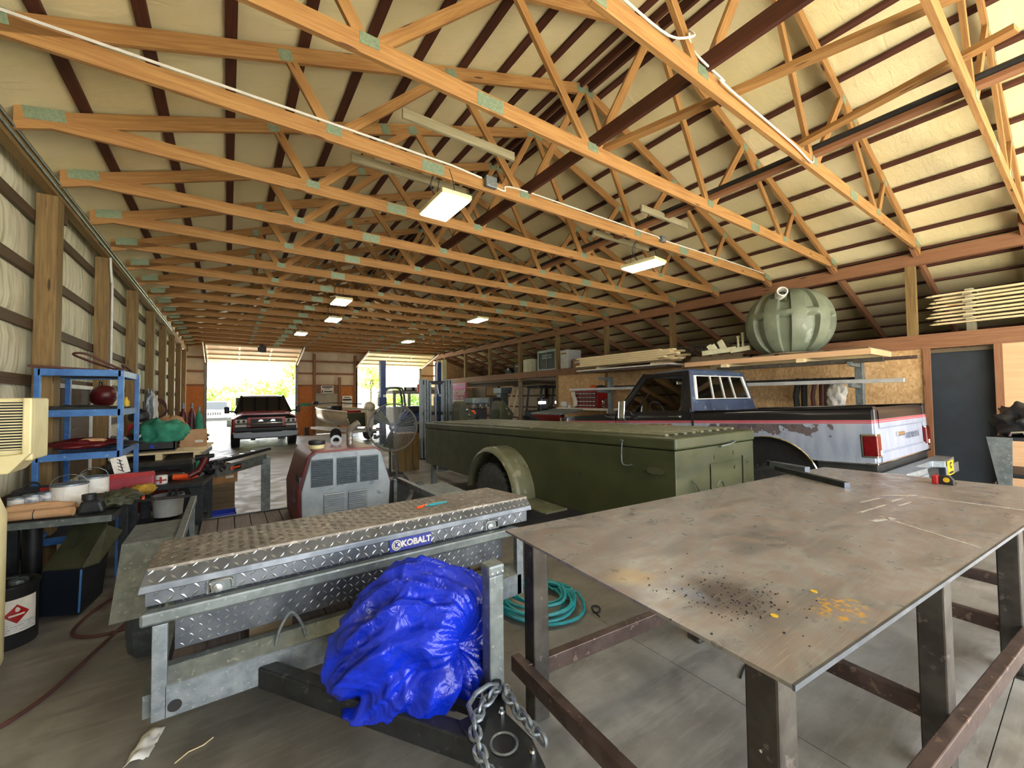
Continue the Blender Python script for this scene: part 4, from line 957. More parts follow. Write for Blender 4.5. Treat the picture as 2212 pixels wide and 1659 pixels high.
# cab
def roof(u, v):
    x = .2+1.6*u; y = 2.24+.88*v
    e = min(1, min(u, 1-u)*9)*min(1, min(v, 1-v)*7); return (x, y, 2.035+.06*sqrt(max(0, e))-.01*(2*u-1)**2)
MB().slab(roof, 24, 16, (0, 0, -.03)).build('roof', M['slate'], pk, local=True, smooth=True, ang=60)
for s in (0, 1):
    mx = (lambda x: x) if s == 0 else (lambda x: 2-x)
    O = [(mx(.04), 2.14, 1.385), (mx(.04), 3.66, 1.385), (mx(.19), 3.1, 2.05), (mx(.19), 2.26, 2.05)]
    I = [(mx(.055), 2.36, 1.42), (mx(.055), 3.50, 1.42), (mx(.165), 3.06, 1.98), (mx(.165), 2.36, 1.98)]
    ring(MB(), O, I, (.05 if s == 0 else -.05, 0, 0)).build('side_window_frame', M['bkpaint'], pk, local=True, bevel=.008)
    quad(MB(), [Vector(p)+V(.02 if s == 0 else -.02, 0, 0) for p in I], (.004, 0, 0)).build('side_glass', M['glass'], pk, local=True)
    MB().bar((mx(.07), 3.26, 1.42), (mx(.14), 2.99, 1.72), .015, .02).build('vent_bar', M['bkpaint'], pk, local=True)
    MB().bar((mx(-.02), 2.32, 1.33), (mx(-.02), 2.52, 1.33), .02, .022).bb(*sorted((mx(-.025), mx(.0))), 2.3, 2.36, 1.31, 1.35).build('door_handle', M['chrome'], drs[s], local=True, bevel=.004)
    MB().tube([(mx(.0), 3.36, 1.24), (mx(-.1), 3.36, 1.30), (mx(-.16), 3.36, 1.4), (mx(-.1), 3.36, 1.47), (mx(.04), 3.36, 1.43)], .012, 7).build('mirror_arm', M['chrome'], pk, local=True, smooth=True)
    MB().box((mx(-.14), 3.36, 1.46), (.06, .13, .33), Matrix.Rotation(.12, 3, 'Y')).build('mirror', M['chrome'], pk, local=True, bevel=.02, seg=3)
    MB().bb(*sorted((mx(-.02), mx(.03))), 2.1, 2.13, .7, 1.38).build('door_gap', M['black'], pk, local=True)
O = [(.04, 2.14, 1.385), (1.96, 2.14, 1.385), (1.80, 2.26, 2.05), (.20, 2.26, 2.05)]
I = [(.18, 2.17, 1.585), (1.82, 2.17, 1.585), (1.73, 2.24, 1.97), (.27, 2.24, 1.97)]
ring(MB(), O, I, (0, .05, 0)).build('cab_back', M['slate'], pk, local=True, bevel=.01)
MB().bb(.06, 1.94, 2.13, 2.17, .9, 1.39).build('cab_back_lower', M['slate'], pk, local=True)
I2 = inset(I, .07)
ring(MB(), [Vector(p)+V(0, -.02, 0) for p in I], [Vector(p)+V(0, -.02, 0) for p in I2], (0, .03, 0)).build('rear_window_frame', M['white'], pk, local=True, bevel=.006)
for f in (.30, .5, .70):
    a = Vector(I[0]).lerp(Vector(I[1]), f); b = Vector(I[3]).lerp(Vector(I[2]), f); MB().bar(a+V(0, -.01, 0), b+V(0, -.01, 0), .022, .02, upv=(0, 1, 0)).build('rear_window_bar', M['white'], pk, local=True)
for f0, f1 in ((0, .3), (.3, .5), (.5, .7), (.7, 1)):
    quad(MB(), [Vector(I[0]).lerp(Vector(I[1]), f0), Vector(I[0]).lerp(Vector(I[1]), f1), Vector(I[3]).lerp(Vector(I[2]), f1), Vector(I[3]).lerp(Vector(I[2]), f0)], (0, .004, 0)).build('rear_pane', M['glass'], pk, local=True)
O = [(.07, 3.68, 1.39), (1.93, 3.68, 1.39), (1.79, 3.12, 2.06), (.21, 3.12, 2.06)]; I = inset(O, .1)
ring(MB(), O, I, (0, .03, .02)).build('windscreen_frame', M['bkpaint'], pk, local=True, bevel=.006)
quad(MB(), I, (0, .004, .003)).build('windscreen', M['glass'], pk, local=True)
MB().bb(.12, 1.88, 3.3, 3.62, 1.22, 1.40).build('dashboard', M['black'], pk, local=True, bevel=.03)
MB().bb(.15, 1.85, 2.3, 2.45, .95, 1.42).build('seat_back', M['slate'], pk, local=True, bevel=.04)
MB().tube([(.5+.19*cos(a), 3.12+.06*sin(a), 1.42+.17*sin(a)) for a in [2*pi*k/20 for k in range(20)]], .014, 6, closed=True).build('steering_wheel', M['slate'], pk, local=True, smooth=True)
MB().bar((.5, 3.15, 1.41), (.5, 3.4, 1.3), .05, .05).build('steering_column', M['slate'], pk, local=True)
MB().bb(.95, 1.2, 3.0, 3.02, 1.88, 1.95).build('rear_view_mirror', M['chrome'], pk, local=True, bevel=.01)

# ---- red truck at the far doorway, facing the camera
rk = thing('red_pickup_truck', 'red pickup facing the camera in the open left garage door', 'truck', (1.16, 17.4, 0))
M['rpaint'] = pm('red_car_paint', '#a8201a', '#921812', 3, .15)
def rbody(u, v):   # bonnet and wings
    x = -.99+1.98*u; y = .1+1.3*v; d = min(u, 1-u)
    return (x, y, 1.08+.17*min(1, d*7)**.7+.08*v)
MB().slab(rbody, 30, 10, (0, 0, -.04)).build('bonnet', M['rpaint'], rk, local=True, smooth=True, ang=60)
for s in (-1, 1):
    MB().prism([(.08, .55), (.08, 1.1), (1.4, 1.2), (5.3, 1.2), (5.3, .6), (4.9, .6), (4.75, .95), (4.1, .95), (3.95, .6), (1.5, .55), (1.35, .92), (.75, .95), (.5, .6)], lambda u, v, w: (w*s, u, v), .92, 1.0).build('body_side', M['rpaint'], rk, local=True, bevel=.02)
    MB().prism([(.6, .55), (.75, .97), (1.35, .97), (1.55, .55), (1.65, .55), (1.4, 1.06), (.7, 1.06), (.48, .55)], lambda u, v, w: (w*s, u, v), .97, 1.06).build('arch_flare', M['rpaint'], rk, local=True)
    wheel(rk, (s*.93, 1.05, .40), .40, .28, s, M['galvd']); wheel(rk, (s*.93, 4.4, .40), .40, .28, s, M['galvd'])
    MB().box((s*.78, .03, .99), (.36, .1, .13)).build('headlamp', M['lampwhite'] if 'lampwhite' in M else M['white'], rk, local=True, bevel=.03)
    for q in (-.08, .08): MB().lathe([(.05, 0), (.045, .01), (0, .012)], (s*.78+q, -.02, .99), (0, -1, 0), 14).build('lamp_reflector', M['darksteel'], rk, local=True)
    MB().box((s*.76, .03, .83), (.38, .1, .09)).build('side_lamp', M['white'], rk, local=True, bevel=.02)
    MB().bar((s*.95, 1.5, 1.3), (s*1.12, 1.46, 1.32), .04, .06).build('mirror_arm', M['black'], rk, local=True)
    MB().box((s*1.2, 1.46, 1.37), (.17, .12, .26)).build('mirror', M['black'], rk, local=True, bevel=.04, seg=3)
    MB().box((s*.42, -.06, .36), (.14, .04, .1)).build('tow_slot', M['black'], rk, local=True)
    MB().bar((s*.93, 1.42, 1.26), (s*.72, 2.15, 1.90), .07, .07).build('windscreen_pillar', M['bkpaint'], rk, local=True)
    O = [(s*.97, 1.5, 1.25), (s*.97, 3.6, 1.25), (s*.75, 3.5, 1.9), (s*.75, 2.2, 1.9)]
    quad(MB(), O, (-s*.03, 0, 0)).build('side_glass', M['dglass'], rk, local=True)
MB().prism([(-.99, .63), (.99, .63), (.97, .8), (-.97, .8)], lambda u, v, w: (u, w, v), -.03, .2).build('lower_valance', M['black'], rk, local=True, bevel=.02)
MB().bb(-.6, .6, -.02, .1, .76, 1.1).build('grille', M['black'], rk, local=True, bevel=.03)
ring(MB(), [(-.62, -.03, .74), (.62, -.03, .74), (.6, -.03, 1.12), (-.6, -.03, 1.12)], [(-.5, -.03, .79), (.5, -.03, .79), (.48, -.03, 1.06), (-.48, -.03, 1.06)], (0, .08, 0)).build('grille_surround', M['rpaint'], rk, local=True, bevel=.01)
MB().tube([(-.95, -.03, .90), (-.55, -.06, .9), (-.25, -.075, .905), (.25, -.075, .905), (.55, -.06, .9), (.95, -.03, .90)], .028, 8).build('grille_bar', M['chrome'], rk, local=True, smooth=True)
for s in (-1, 1): MB().prism([(-.09, 0), (.09, 0), (.05, .07), (-.03, .07)], lambda u, v, w: (s*.19+u, w, .97+v), -.06, -.04).build('grille_emblem', M['chrome'], rk, local=True)
MB().prism([(-1.0, .42), (-.7, .38), (.7, .38), (1.0, .42), (1.02, .6), (.5, .62), (.44, .585), (-.44, .585), (-.5, .62), (-1.02, .6)], lambda u, v, w: (u, w, v), -.1, .12).build('front_bumper', pm('bumper_grey', '#6c7176', rough=.35, metal=.6), rk, local=True, bevel=.02)
MB().bar((-.8, 1.0, .33), (.8, 1.0, .33), .1, .1).build('front_axle', M['black'], rk, local=True)
MB().bb(-.9, .9, .2, 5.2, .42, .7).build('underbody', M['black'], rk, local=True)
quad(MB(), [(-.9, 1.4, 1.26), (.9, 1.4, 1.26), (.72, 2.12, 1.88), (-.72, 2.12, 1.88)], (0, .02, .02)).build('windscreen', M['dglass'], rk, local=True)
def rroof(u, v): return (-.76+1.52*u, 2.1+1.6*v, 1.88+.075*(min(1, min(u, 1-u)*6)*min(1, min(v, 1-v)*5))**.5)
MB().slab(rroof, 14, 12, (0, 0, -.03)).build('roof', M['bkpaint'], rk, local=True, smooth=True, ang=60)
MB().bb(-.9, .9, 3.5, 3.6, .8, 1.85).build('cab_back', M['bkpaint'], rk, local=True)
MB().bb(-.9, .9, 3.6, 5.3, .7, 1.15).build('bed', M['rpaint'], rk, local=True)
MB().bb(-.85, .85, 1.5, 1.8, 1.1, 1.27).build('dashboard', M['black'], rk, local=True)
for s in (-1, 1): MB().box((s*.4, 2.5, 1.35), (.5, .14, .6)).build('seat', M['darksteel'], rk, local=True, bevel=.04)

# ---- white car outside
sv = thing('white_suv', 'pale sport utility vehicle parked outside beyond the left garage door', 'car', (-.75, 31.5, 0))
M['wpaint'] = pm('pale_car_paint', '#c9cdd6', rough=.25)
MB().prism([(0, .45), (0, 1.0), (1.2, 1.12), (1.9, 1.65), (4.2, 1.68), (4.5, 1.1), (4.5, .45)], lambda u, v, w: (w, u, v), -.9, .9).build('body', M['wpaint'], sv, local=True, bevel=.08, seg=3)
quad(MB(), [(-.75, 1.25, 1.15), (.75, 1.25, 1.15), (.66, 1.84, 1.6), (-.66, 1.84, 1.6)], (0, -.04, .03)).build('windscreen', M['dglass'], sv, local=True)
for k in range(7): MB().bb(-.42+k*.12, -.34+k*.12, -.03, .05, .82, 1.0).build('grille_slot', M['black'], sv, local=True)
for s in (-1, 1):
    wheel(sv, (s*.8, .8, .36), .36, .24, s, M['galvd'], False); wheel(sv, (s*.8, 3.7, .36), .36, .24, s, M['galvd'], False)
    MB().lathe([(.11, 0), (.1, .03), (0, .04)], (s*.66, .0, .9), (0, -1, 0), 14).build('headlamp', M['white'], sv, local=True)
MB().bb(-.92, .92, -.12, .05, .45, .66).build('front_bumper', M['darksteel'], sv, local=True, bevel=.03)
sv2 = thing('parked_car', 'pale car glimpsed outside through the right garage door', 'car', (9.2, 35, 0))
MB().prism([(0, .4), (0, .85), (1.2, .95), (1.8, 1.4), (3.3, 1.42), (4.3, .95), (4.4, .4)], lambda u, v, w: (w, u, v), -.85, .85).build('body', M['wpaint'], sv2, local=True, bevel=.07, seg=3)
for s in (-1, 1):
    for y in (.8, 3.5): wheel(sv2, (s*.78, y, .32), .32, .2, s, M['galvd'], False)

# ---- trees beyond the doors
def tree(x, y, h, r, seed, leaf, lb, n=900, tall=.62):
    t = thing('tree', lb, 'tree', (x, y, -.05), 0, 'trees beyond the garage doors')
    random.seed(seed); f = MB()
    cl = [(random.gauss(0, .42)*r, random.gauss(0, .42)*r, h*(1-tall/2)+random.uniform(-.5, .5)*h*tall*.8, random.uniform(.25, .5)*r) for _ in range(16)]
    for _ in range(n):
        c = random.choice(cl); d = V(random.gauss(0, 1), random.gauss(0, 1), random.gauss(0, 1)).normalized()*c[3]*random.uniform(.6, 1.05)
        p = V(x, y, 0)+V(c[0], c[1], c[2])+d; s = random.uniform(.14, .34); a = V(random.gauss(0, 1), random.gauss(0, 1), random.gauss(0, 1)).normalized(); b = a.orthogonal().normalized()
        c2 = a.cross(b); f.add([p+b*s, p+c2*s*.7, p-b*s, p-c2*s*.7], [(0, 1, 2, 3)])
    tag(f.build('foliage', M[leaf], t), kind='stuff')
    MB().tube([(x, y, -.05), (x+.1, y, h*.35), (x, y+.1, h*.7)], [.05*h*.5, .04*h*.4, .02*h*.3], 8).build('trunk', M['bark'], t, smooth=True)
    for k in range(4):
        c = cl[k]; MB().tube([(x, y, h*.35+.3*k), (x+c[0]*.6, y+c[1]*.6, c[2]*.95)], [.08, .03], 5).build('branch', M['bark'], t)
td = [(-5.2, 56, 3.6, 2.4, 1, 'leaf', 'leafy green tree at the left edge of the left garage door'), (-.4, 60, 3.2, 2.6, 2, 'leaf', 'leafy tree left of the red truck roof, outside'),
      (2.2, 64, 3.7, 2.8, 3, 'leaf', 'rounded tree directly above the red truck roof, outside'), (4.9, 68, 4.2, 2.5, 4, 'leaf', 'taller tree right of the red truck roof, outside'),
      (6.3, 52, 7.0, 1.9, 5, 'leaf2', 'tallest yellow green tree at the right jamb of the left garage door'), (.6, 50, 2.2, 1.8, 9, 'leaf2', 'low pale bush behind the parked vehicle outside'),
      (14.0, 50, 6.6, 1.6, 6, 'leaf2', 'slender yellow green tree left of the blue lift post, outside'), (18.3, 54, 2.8, 2.2, 7, 'leaf2', 'low pale tree right of the blue lift post, outside'), (23.5, 57, 2.8, 2.6, 8, 'leaf', 'low green tree behind the motorhome, outside')]
for a in td: tree(*a, n=1500)
# ================================================================ left side: rack, benches and their clutter
def box_thing(name, lb, cat, x0, x1, y0, y1, z0, z1, m, group=None, bevel=.006, extra=None):
    t = thing(name, lb, cat, ((x0+x1)/2, (y0+y1)/2, z0), 0, group); MB().bb(x0, x1, y0, y1, z0, z1).build('body', m, t, bevel=bevel); return t
def carton(name, lb, x0, x1, y0, y1, z0, z1, m, rz=0, open_=True, group=None):
    t = thing(name, lb, 'box', ((x0+x1)/2, (y0+y1)/2, z0), rz, group); w, d, h = (x1-x0)/2, (y1-y0)/2, z1-z0; k = .006
    for a in ((-w, -w+k, -d, d), (w-k, w, -d, d), (-w+k, w-k, -d, -d+k), (-w+k, w-k, d-k, d)): MB().bb(*a, 0, h).build('side', m, t, local=True)
    MB().bb(-w, w, -d, d, 0, k).build('bottom', m, t, local=True)
    if open_:
        MB().bar((-w, 0, h), (-w-.06, 0, h+.02), d*2, .004, upv=(0, 0, 1)).build('flap', m, t, local=True)
    else: MB().bb(-w, w, -d, d, h-k, h).build('lid', m, t, local=True)
    MB().bb(w*.1, w*.7, -d-.002, -d, h*.25, h*.4).build('label', M['paper'], t, local=True)
    return t
# blue rack
rk_ = thing('storage_rack', 'blue steel storage rack with four shelves against the left wall', 'rack', (-1.19, 6.15, 0))
for x in (-1.475, -.9):
    for y in (5.7, 6.6): MB().bb(x-.022, x+.022, y-.022, y+.022, 0, 2.08).build('upright', M['blue'], rk_, bevel=.004)
for z in (2.05, 1.655, 1.235, .45):
    for y in (5.69, 6.61): MB().bb(-1.47, -.9, y-.012, y+.012, z-.035, z+.03).build('shelf_rail', M['blue'], rk_)
    for x in (-1.47, -.905): MB().bb(x-.012, x+.012, 5.7, 6.6, z-.035, z+.03).build('shelf_rail', M['blue'], rk_)
    if z > 1.3 or z < 1: MB().bb(-1.47, -.905, 5.7, 6.6, z-.02, z-.005).build('shelf', M['darksteel'], rk_)
    else:
        for k in range(14): MB().bb(-1.46+k*.04, -1.44+k*.04, 5.7, 6.6, z-.02, z-.008).build('shelf_wire', M['blue'], rk_)
tag(MB().tube(crv([(-1.52, 5.62, 2.10), (-1.2, 5.75, 2.085), (-.95, 6.2, 2.09), (-.93, 6.5, 2.10), (-1.1, 6.45, 2.14), (-1.3, 6.0, 2.24), (-1.2, 5.9, 2.25), (-1.05, 6.0, 2.16), (-.95, 6.1, 2.11), (-.98, 6.3, 2.17), (-.93, 6.62, 2.09)]), .012, 8).build('brown_hose', M['brownhose'], smooth=True), 'brown rubber hose looped on top of the blue rack', 'hose')
tag(MB().slab(lambda u, v: (-1.44+.5*u, 5.75+.75*v, 1.70+.03*mn.noise(V(u*3, v*3, 1))+.02*(1-u)), 12, 12, (0, 0, -.03)).build('rubber_sheets', M['rubber'], smooth=True), 'dark rubber sheets lying on the second shelf of the blue rack', 'sheet')
t = thing('tool_roll', 'red and black folded tool bag on the third shelf of the blue rack', 'bag', (-1.15, 6.0, 1.265))
MB().blob((-1.2, 5.95, 1.33), (.52, .5, .12), 3, .3, 2, flat=.5).build('bag', M['dred'], t, smooth=True, ang=180); MB().blob((-1.1, 6.1, 1.305), (.6, .6, .07), 4, .3, 2, flat=.5).build('bag_base', M['black'], t, smooth=True, ang=180)
MB().blob((-1.12, 5.82, 1.37), (.2, .12, .05), 5, .2).build('patch', M['card2'], t, smooth=True, ang=180)
t = thing('amber_bottle', 'small amber bottle at the right end of the second rack shelf', 'bottle', (-.98, 6.5, 1.69)); MB().lathe([(.03, 0), (.03, .07), (.012, .1), (.012, .12), (0, .12)], (-.98, 6.5, 1.69), n=12).build('glass', M['yellow'], t, smooth=True)
# frame and helmet on the wall
t = thing('framed_board', 'brown board in a white metal frame leaning on the left wall behind the blue rack', 'board', (-1.53, 7.05, .85))
MB().hexa([(-1.52, 6.37, .85), (-1.52, 7.74, .85), (-1.54, 7.74, .85), (-1.54, 6.37, .85), (-1.52, 6.37, 1.94), (-1.52, 7.74, 1.94), (-1.54, 7.74, 1.94), (-1.54, 6.37, 1.94)]).build('panel', M['girt'], t)
for a, b in (((-1.515, 6.37, 1.94), (-1.515, 7.74, 1.94)), ((-1.515, 7.72, .85), (-1.515, 7.72, 1.94)), ((-1.515, 6.37, .85), (-1.515, 6.37, 1.94))): MB().bar(a, b, .04, .05).build('frame_bar', M['white'], t, bevel=.004)
MB().bar((-1.50, 7.2, 1.6), (-1.50, 7.7, 1.74), .01, .012).build('stay', M['white'], t)
t = thing('welding_helmet', 'maroon welding helmet hanging on a hook by the framed board', 'helmet', (-1.36, 7.35, 1.7))
MB().lathe([(.0, -.14), (.06, -.135), (.11, -.1), (.13, -.02), (.12, .06), (.07, .12), (0, .13)], (-1.33, 7.4, 1.84), (.25, -.3, 1), 20).build('shell', M['dred'], t, smooth=True, ang=180)
MB().box((-1.26, 7.31, 1.83), (.1, .012, .07), Matrix.Rotation(.6, 3, 'Z')).build('visor', M['glass'], t); MB().tube(arc((-1.36, 7.4, 1.98), .05, 0, pi*1.2, 10, 'yz'), .008, 6).build('hook', M['black'], t)
# pipe on the wall post
tag(MB().tube(crv([(-1.41, 8.22, .9), (-1.41, 8.22, 3.3), (-1.41, 8.18, 3.5), (-1.41, 8.1, 3.7), (-1.41, 8.08, 3.83)]), .014, 8).build('conduit_drop', M['white'], smooth=True), 'thin pale conduit running down the second wall post', 'conduit')
for i, (y, lb) in enumerate(((8.22, 'grey electrical box low on the second wall post'),)): box_thing('outlet_box', lb, 'electrical box', -1.435, -1.35, y-.06, y+.06, 1.0, 1.2, M['galvd'])
# cooler on the compressor tank
ac = thing('window_cooler', 'cream coloured cooling unit with slatted grille at the left edge', 'cooler', (-1.2, 3.93, 1.33))
MB().bb(-1.42, -1.0, 3.82, 4.08, 1.40, 1.79).build('case', M['cream'], ac, bevel=.012)
MB().hexa([(-1.42, 3.78, 1.33), (-1.09, 3.78, 1.33), (-1.09, 4.05, 1.33), (-1.42, 4.05, 1.33), (-1.42, 3.78, 1.42), (-1.0, 3.78, 1.45), (-1.0, 4.05, 1.45), (-1.42, 4.05, 1.42)]).build('drip_tray', M['cream'], ac, bevel=.008)
MB().bb(-1.42, -1.04, 3.812, 3.822, 1.47, 1.765).build('grille_back', M['black'], ac)
for k in range(17): MB().bb(-1.42, -1.035, 3.795, 3.806, 1.475+k*.0172, 1.482+k*.0172).build('grille_slat', M['cream'], ac)
for x in (-1.25, -1.14): MB().bb(x-.004, x+.004, 3.792, 3.80, 1.47, 1.765).build('grille_rib', M['cream'], ac)
MB().bb(-1.04, -1.0, 3.785, 3.83, 1.44, 1.79).build('front_edge', M['cream'], ac, bevel=.008)
tk = thing('compressor_tank', 'tall cream compressor tank standing at the left edge', 'tank', (-1.26, 3.62, 0))
MB().lathe([(.0, .12), (.12, .14), (.18, .19), (.21, .28), (.21, 1.12), (.18, 1.22), (.12, 1.29), (.0, 1.31)], (-1.26, 3.62, 0), n=36).build('shell', M['cream'], tk, smooth=True, ang=60)
for a in (0, 2.1, 4.2): MB().bar((-1.26+.15*cos(a), 3.62+.15*sin(a), 0), (-1.26+.15*cos(a), 3.62+.15*sin(a), .22), .06, .03).build('foot', M['cream'], tk)
M['lblblue'] = pm('label_blue', '#4a5a94', '#7a86b0', 30, .6)
MB().lathe([(.212, 0), (.212, .17)], (-1.26, 3.62, .88), n=6, a0=0, a1=.7).build('label', M['lblblue'], tk)
# near bench with cans
b1 = thing('paint_bench', 'low dark bench covered with paint cans and bags by the left wall', 'bench', (-1.1, 5.15, 0))
BZ = .86
MB().hexa([(-1.5, 4.72, BZ-.05), (-.74, 4.55, BZ-.05), (-.74, 5.5, BZ-.05), (-1.5, 5.5, BZ-.05), (-1.5, 4.72, BZ), (-.74, 4.55, BZ), (-.74, 5.5, BZ), (-1.5, 5.5, BZ)]).build('bench_top', M['darksteel'], b1, bevel=.004)
MB().bar((-1.48, 4.715, BZ-.03), (-.76, 4.55, BZ-.03), .012, .05).build('edge_strip', M['galvd'], b1)
for x, y in ((-1.46, 5.2), (-.82, 5.4), (-1.46, 4.8)): MB().bb(x-.03, x+.03, y-.03, y+.03, 0, BZ-.05).build('leg', M['darksteel'], b1)
def can(x, y, r, h, body, lb, name='paint_can', z=BZ, stripe=None, handle=True):
    t = thing(name, lb, 'can', (x, y, z), 0, 'paint cans on the near bench')
    MB().lathe([(r, 0), (r, h), (r*.9, h), (r*.88, h-.012), (0, h-.012)], (x, y, z), n=24).build('body', body, t, smooth=True, ang=30)
    MB().lathe([(r*1.02, h-.012), (r*1.03, h-.004), (r*1.02, h+.002), (r*.93, h+.003)], (x, y, z), n=24).build('rim', M['galv'], t, smooth=True, ang=30)
    if stripe: MB().lathe([(r*1.01, h*.2), (r*1.01, h*.62)], (x, y, z), n=12, a0=2.5, a1=5.2).build('label', stripe, t)
    if handle: MB().tube(crv([(x-r, y, z+h*.8), (x-r*.8, y-.02, z+h*1.2), (x, y-.03, z+h*1.38), (x+r*.8, y-.02, z+h*1.2), (x+r, y, z+h*.8)]), .003, 5).build('wire_handle', M['galv'], t, smooth=True)
    return t
M['label'] = pm('print_label', '#d6d8dc', '#8a92a0', 40, .6)
can(-1.385, 4.98, .05, .14, M['white'], 'small white can with a red label, first on the near bench', stripe=M['red'], handle=False)
can(-1.30, 5.0, .06, .15, M['label'], 'greyish white paint can in the middle of the near bench', handle=False)
can(-1.22, 5.0, .06, .16, M['label'], 'paint can with dark drips next to the white bucket', handle=False)
can(-1.10, 5.02, .115, .21, M['white'], 'white paint bucket with wire handle and a black round mark, nearest on the bench', 'paint_bucket', stripe=M['paper'])
can(-1.0, 5.27, .10, .22, M['white'], 'white bucket behind the near paint bucket, with a dried red rim', 'paint_bucket', stripe=M['paper'])
MB().lathe([(.02, 0), (.02, .002), (0, .002)], (-1.03, 4.916, 1.0), (0, -1, 0), 12)
t = thing('tool_case', 'black and red tool case behind the paint cans at the left', 'case', (-1.36, 5.2, BZ)); MB().bb(-1.47, -1.25, 5.15, 5.35, BZ, BZ+.17).build('body', M['black'], t, bevel=.015); MB().bb(-1.3, -1.22, 5.12, 5.14, BZ+.1, BZ+.18).build('front', M['red'], t, bevel=.006); MB().tube(arc((-1.36, 5.2, BZ+.17), .05, 0, pi, 8), .009, 6).build('handle', M['black'], t)
t = thing('plastic_case', 'translucent red plastic case standing behind the tag on the bench', 'case', (-.78, 5.42, BZ)); MB().bb(-.95, -.6, 5.42, 5.49, BZ, BZ+.20).build('body', pm('pink_plastic', '#9a3c48', '#862c38', 4, .35), t, bevel=.02); MB().bb(-.95, -.6, 5.41, 5.43, BZ+.16, BZ+.20).build('lid_edge', M['red'], t)
tag(MB().blob((-1.24, 4.84, BZ+.045), (.48, .13, .13), 8, .25, 2.4, flat=.7).build('paper_bag', M['card2'], smooth=True, ang=180), 'crumpled tan paper bag in front of the paint cans', 'bag')
t = thing('cardboard_tube', 'pale cardboard tube with a string lying along the bench edge', 'tube', (-1.15, 4.7, BZ)); MB().cyl((-1.40, 4.755, BZ+.034), (-1.0, 4.665, BZ+.04), .034, n=18).build('tube', M['card2'], t, smooth=True); MB().tube(arc((-1.22, 4.715, BZ+.036), .036, 0, 2*pi, 14, 'yz'), .003, 5).build('string', M['black'], t)
t = thing('coolant_jug', 'grey jug with a black screw cap on the bench', 'jug', (-.86, 4.72, BZ)); MB().hexa([(-.99, 4.68, BZ), (-.82, 4.66, BZ), (-.82, 4.82, BZ), (-.99, 4.84, BZ), (-.97, 4.70, BZ+.1), (-.85, 4.68, BZ+.1), (-.85, 4.8, BZ+.1), (-.97, 4.82, BZ+.1)]).build('body', M['darksteel'], t, bevel=.02); MB().lathe([(.045, 0), (.045, .045), (0, .047)], (-.93, 4.76, BZ+.1), n=18).build('cap', M['black'], t, smooth=True)
tag(MB().blob((-.80, 4.95, BZ+.05), (.3, .4, .13), 12, .5, 3.5, flat=.75).build('tangled_rag', M['olived'], smooth=True, ang=180), 'dark tangled rag and netting at the right end of the near bench', 'rag')
t = thing('hanging_tag', 'white tag with black handwriting marks hung on the blue rack post', 'tag', (-.89, 5.62, 1.02))
Mt = Matrix.Rotation(-.22, 3, 'Y'); MB().box((-.885, 5.64, 1.12), (.12, .004, .17), Mt).build('card', M['paper'], t)
for k in range(4): MB().box((-.885+(k-1.5)*.004, 5.637, 1.17-.034*k), (.045+.01*(k % 2), .002, .007), Matrix.Rotation(.5, 3, 'Y')).build('ink_stroke', M['black'], t)
MB().box((-.88, 5.637, 1.12), (.008, .002, .12), Mt).build('ink_stroke', M['black'], t)
for k in range(3): tag(MB().tube([(-.95+.1*k, 5.0+.06*k, BZ+.012), (-.85+.1*k, 5.1+.03*k, BZ+.02), (-.75+.06*k, 5.02, BZ+.012)], .012, 6).build('orange_strap' if k else 'yellow_pencil', M['orange'] if k else M['yellow'], smooth=True), ['yellow handled tool lying upright of the bench clutter', 'orange strap coiled on the bench by the bucket', 'orange tool handle at the right end of the near bench'][k], 'tool')
tag(MB().blob((-.67, 5.3, BZ+.05), (.2, .16, .1), 14, .35, 3).build('yellow_strap', pm('ochre_strap', '#a8842a', '#8c6c1e', 9, .8), smooth=True, ang=180), 'bunched ochre yellow strap by the blue rack post', 'strap')
# under the near bench
t = thing('black_pipe_offcut', 'upright black pipe under the near bench', 'pipe', (-1.385, 5.33, 0)); MB().lathe([(.06, .3), (.06, BZ-.06), (.052, BZ-.06), (.052, .3)], (-1.385, 5.33, 0), n=20).build('pipe', M['black'], t, smooth=True, ang=30); MB().lathe([(.085, 0), (.085, .02), (.06, .03), (.06, .3)], (-1.385, 5.33, 0), n=20).build('flange', M['darksteel'], t, smooth=True, ang=30)
t = thing('dark_bin', 'dark blue black box with folded flaps on the floor under the near bench', 'box', (-1.05, 5.05, 0))
MB().hexa([(-1.25, 4.93, .03), (-.98, 4.80, .03), (-.92, 5.2, .03), (-1.2, 5.3, .03), (-1.23, 4.92, .40), (-.97, 4.80, .40), (-.88, 5.2, .40), (-1.18, 5.3, .40)]).build('body', pm('navy_plastic', '#141c26', '#101620', 4, .45), t, bevel=.01)
quad(MB(), [(-1.22, 4.92, .40), (-.98, 4.80, .40), (-.86, 5.05, .70), (-1.08, 5.2, .70)], (0, .0, .012)).build('flap', M['olived'], t)
quad(MB(), [(-.97, 4.80, .40), (-.88, 4.86, .40), (-.78, 5.12, .58), (-.87, 5.05, .66)], (0, 0, .012)).build('flap', M['olived'], t)
MB().bar((-.985, 4.80, .05), (-.975, 4.795, .39), .012, .012).build('edge_strip', M['blue'], t)
dr = thing('solvent_drum', 'black drum with a white flammable warning label at the left edge', 'drum', (-1.32, 4.62, 0))
MB().lathe([(.15, 0), (.155, .01), (.155, .4), (.165, .42), (.165, .44), (.14, .445), (.13, .43), (0, .43)], (-1.32, 4.62, 0), n=32).build('shell', M['black'], dr, smooth=True, ang=35)
MB().lathe([(.05, 0), (.05, .03), (0, .03)], (-1.26, 4.6, .43), n=16).build('bung', M['galvd'], dr); MB().tube([(-1.38, 4.5, .45), (-1.34, 4.5, .5), (-1.25, 4.52, .5), (-1.2, 4.55, .45)], .006, 6).build('bail', M['darksteel'], dr, smooth=True)
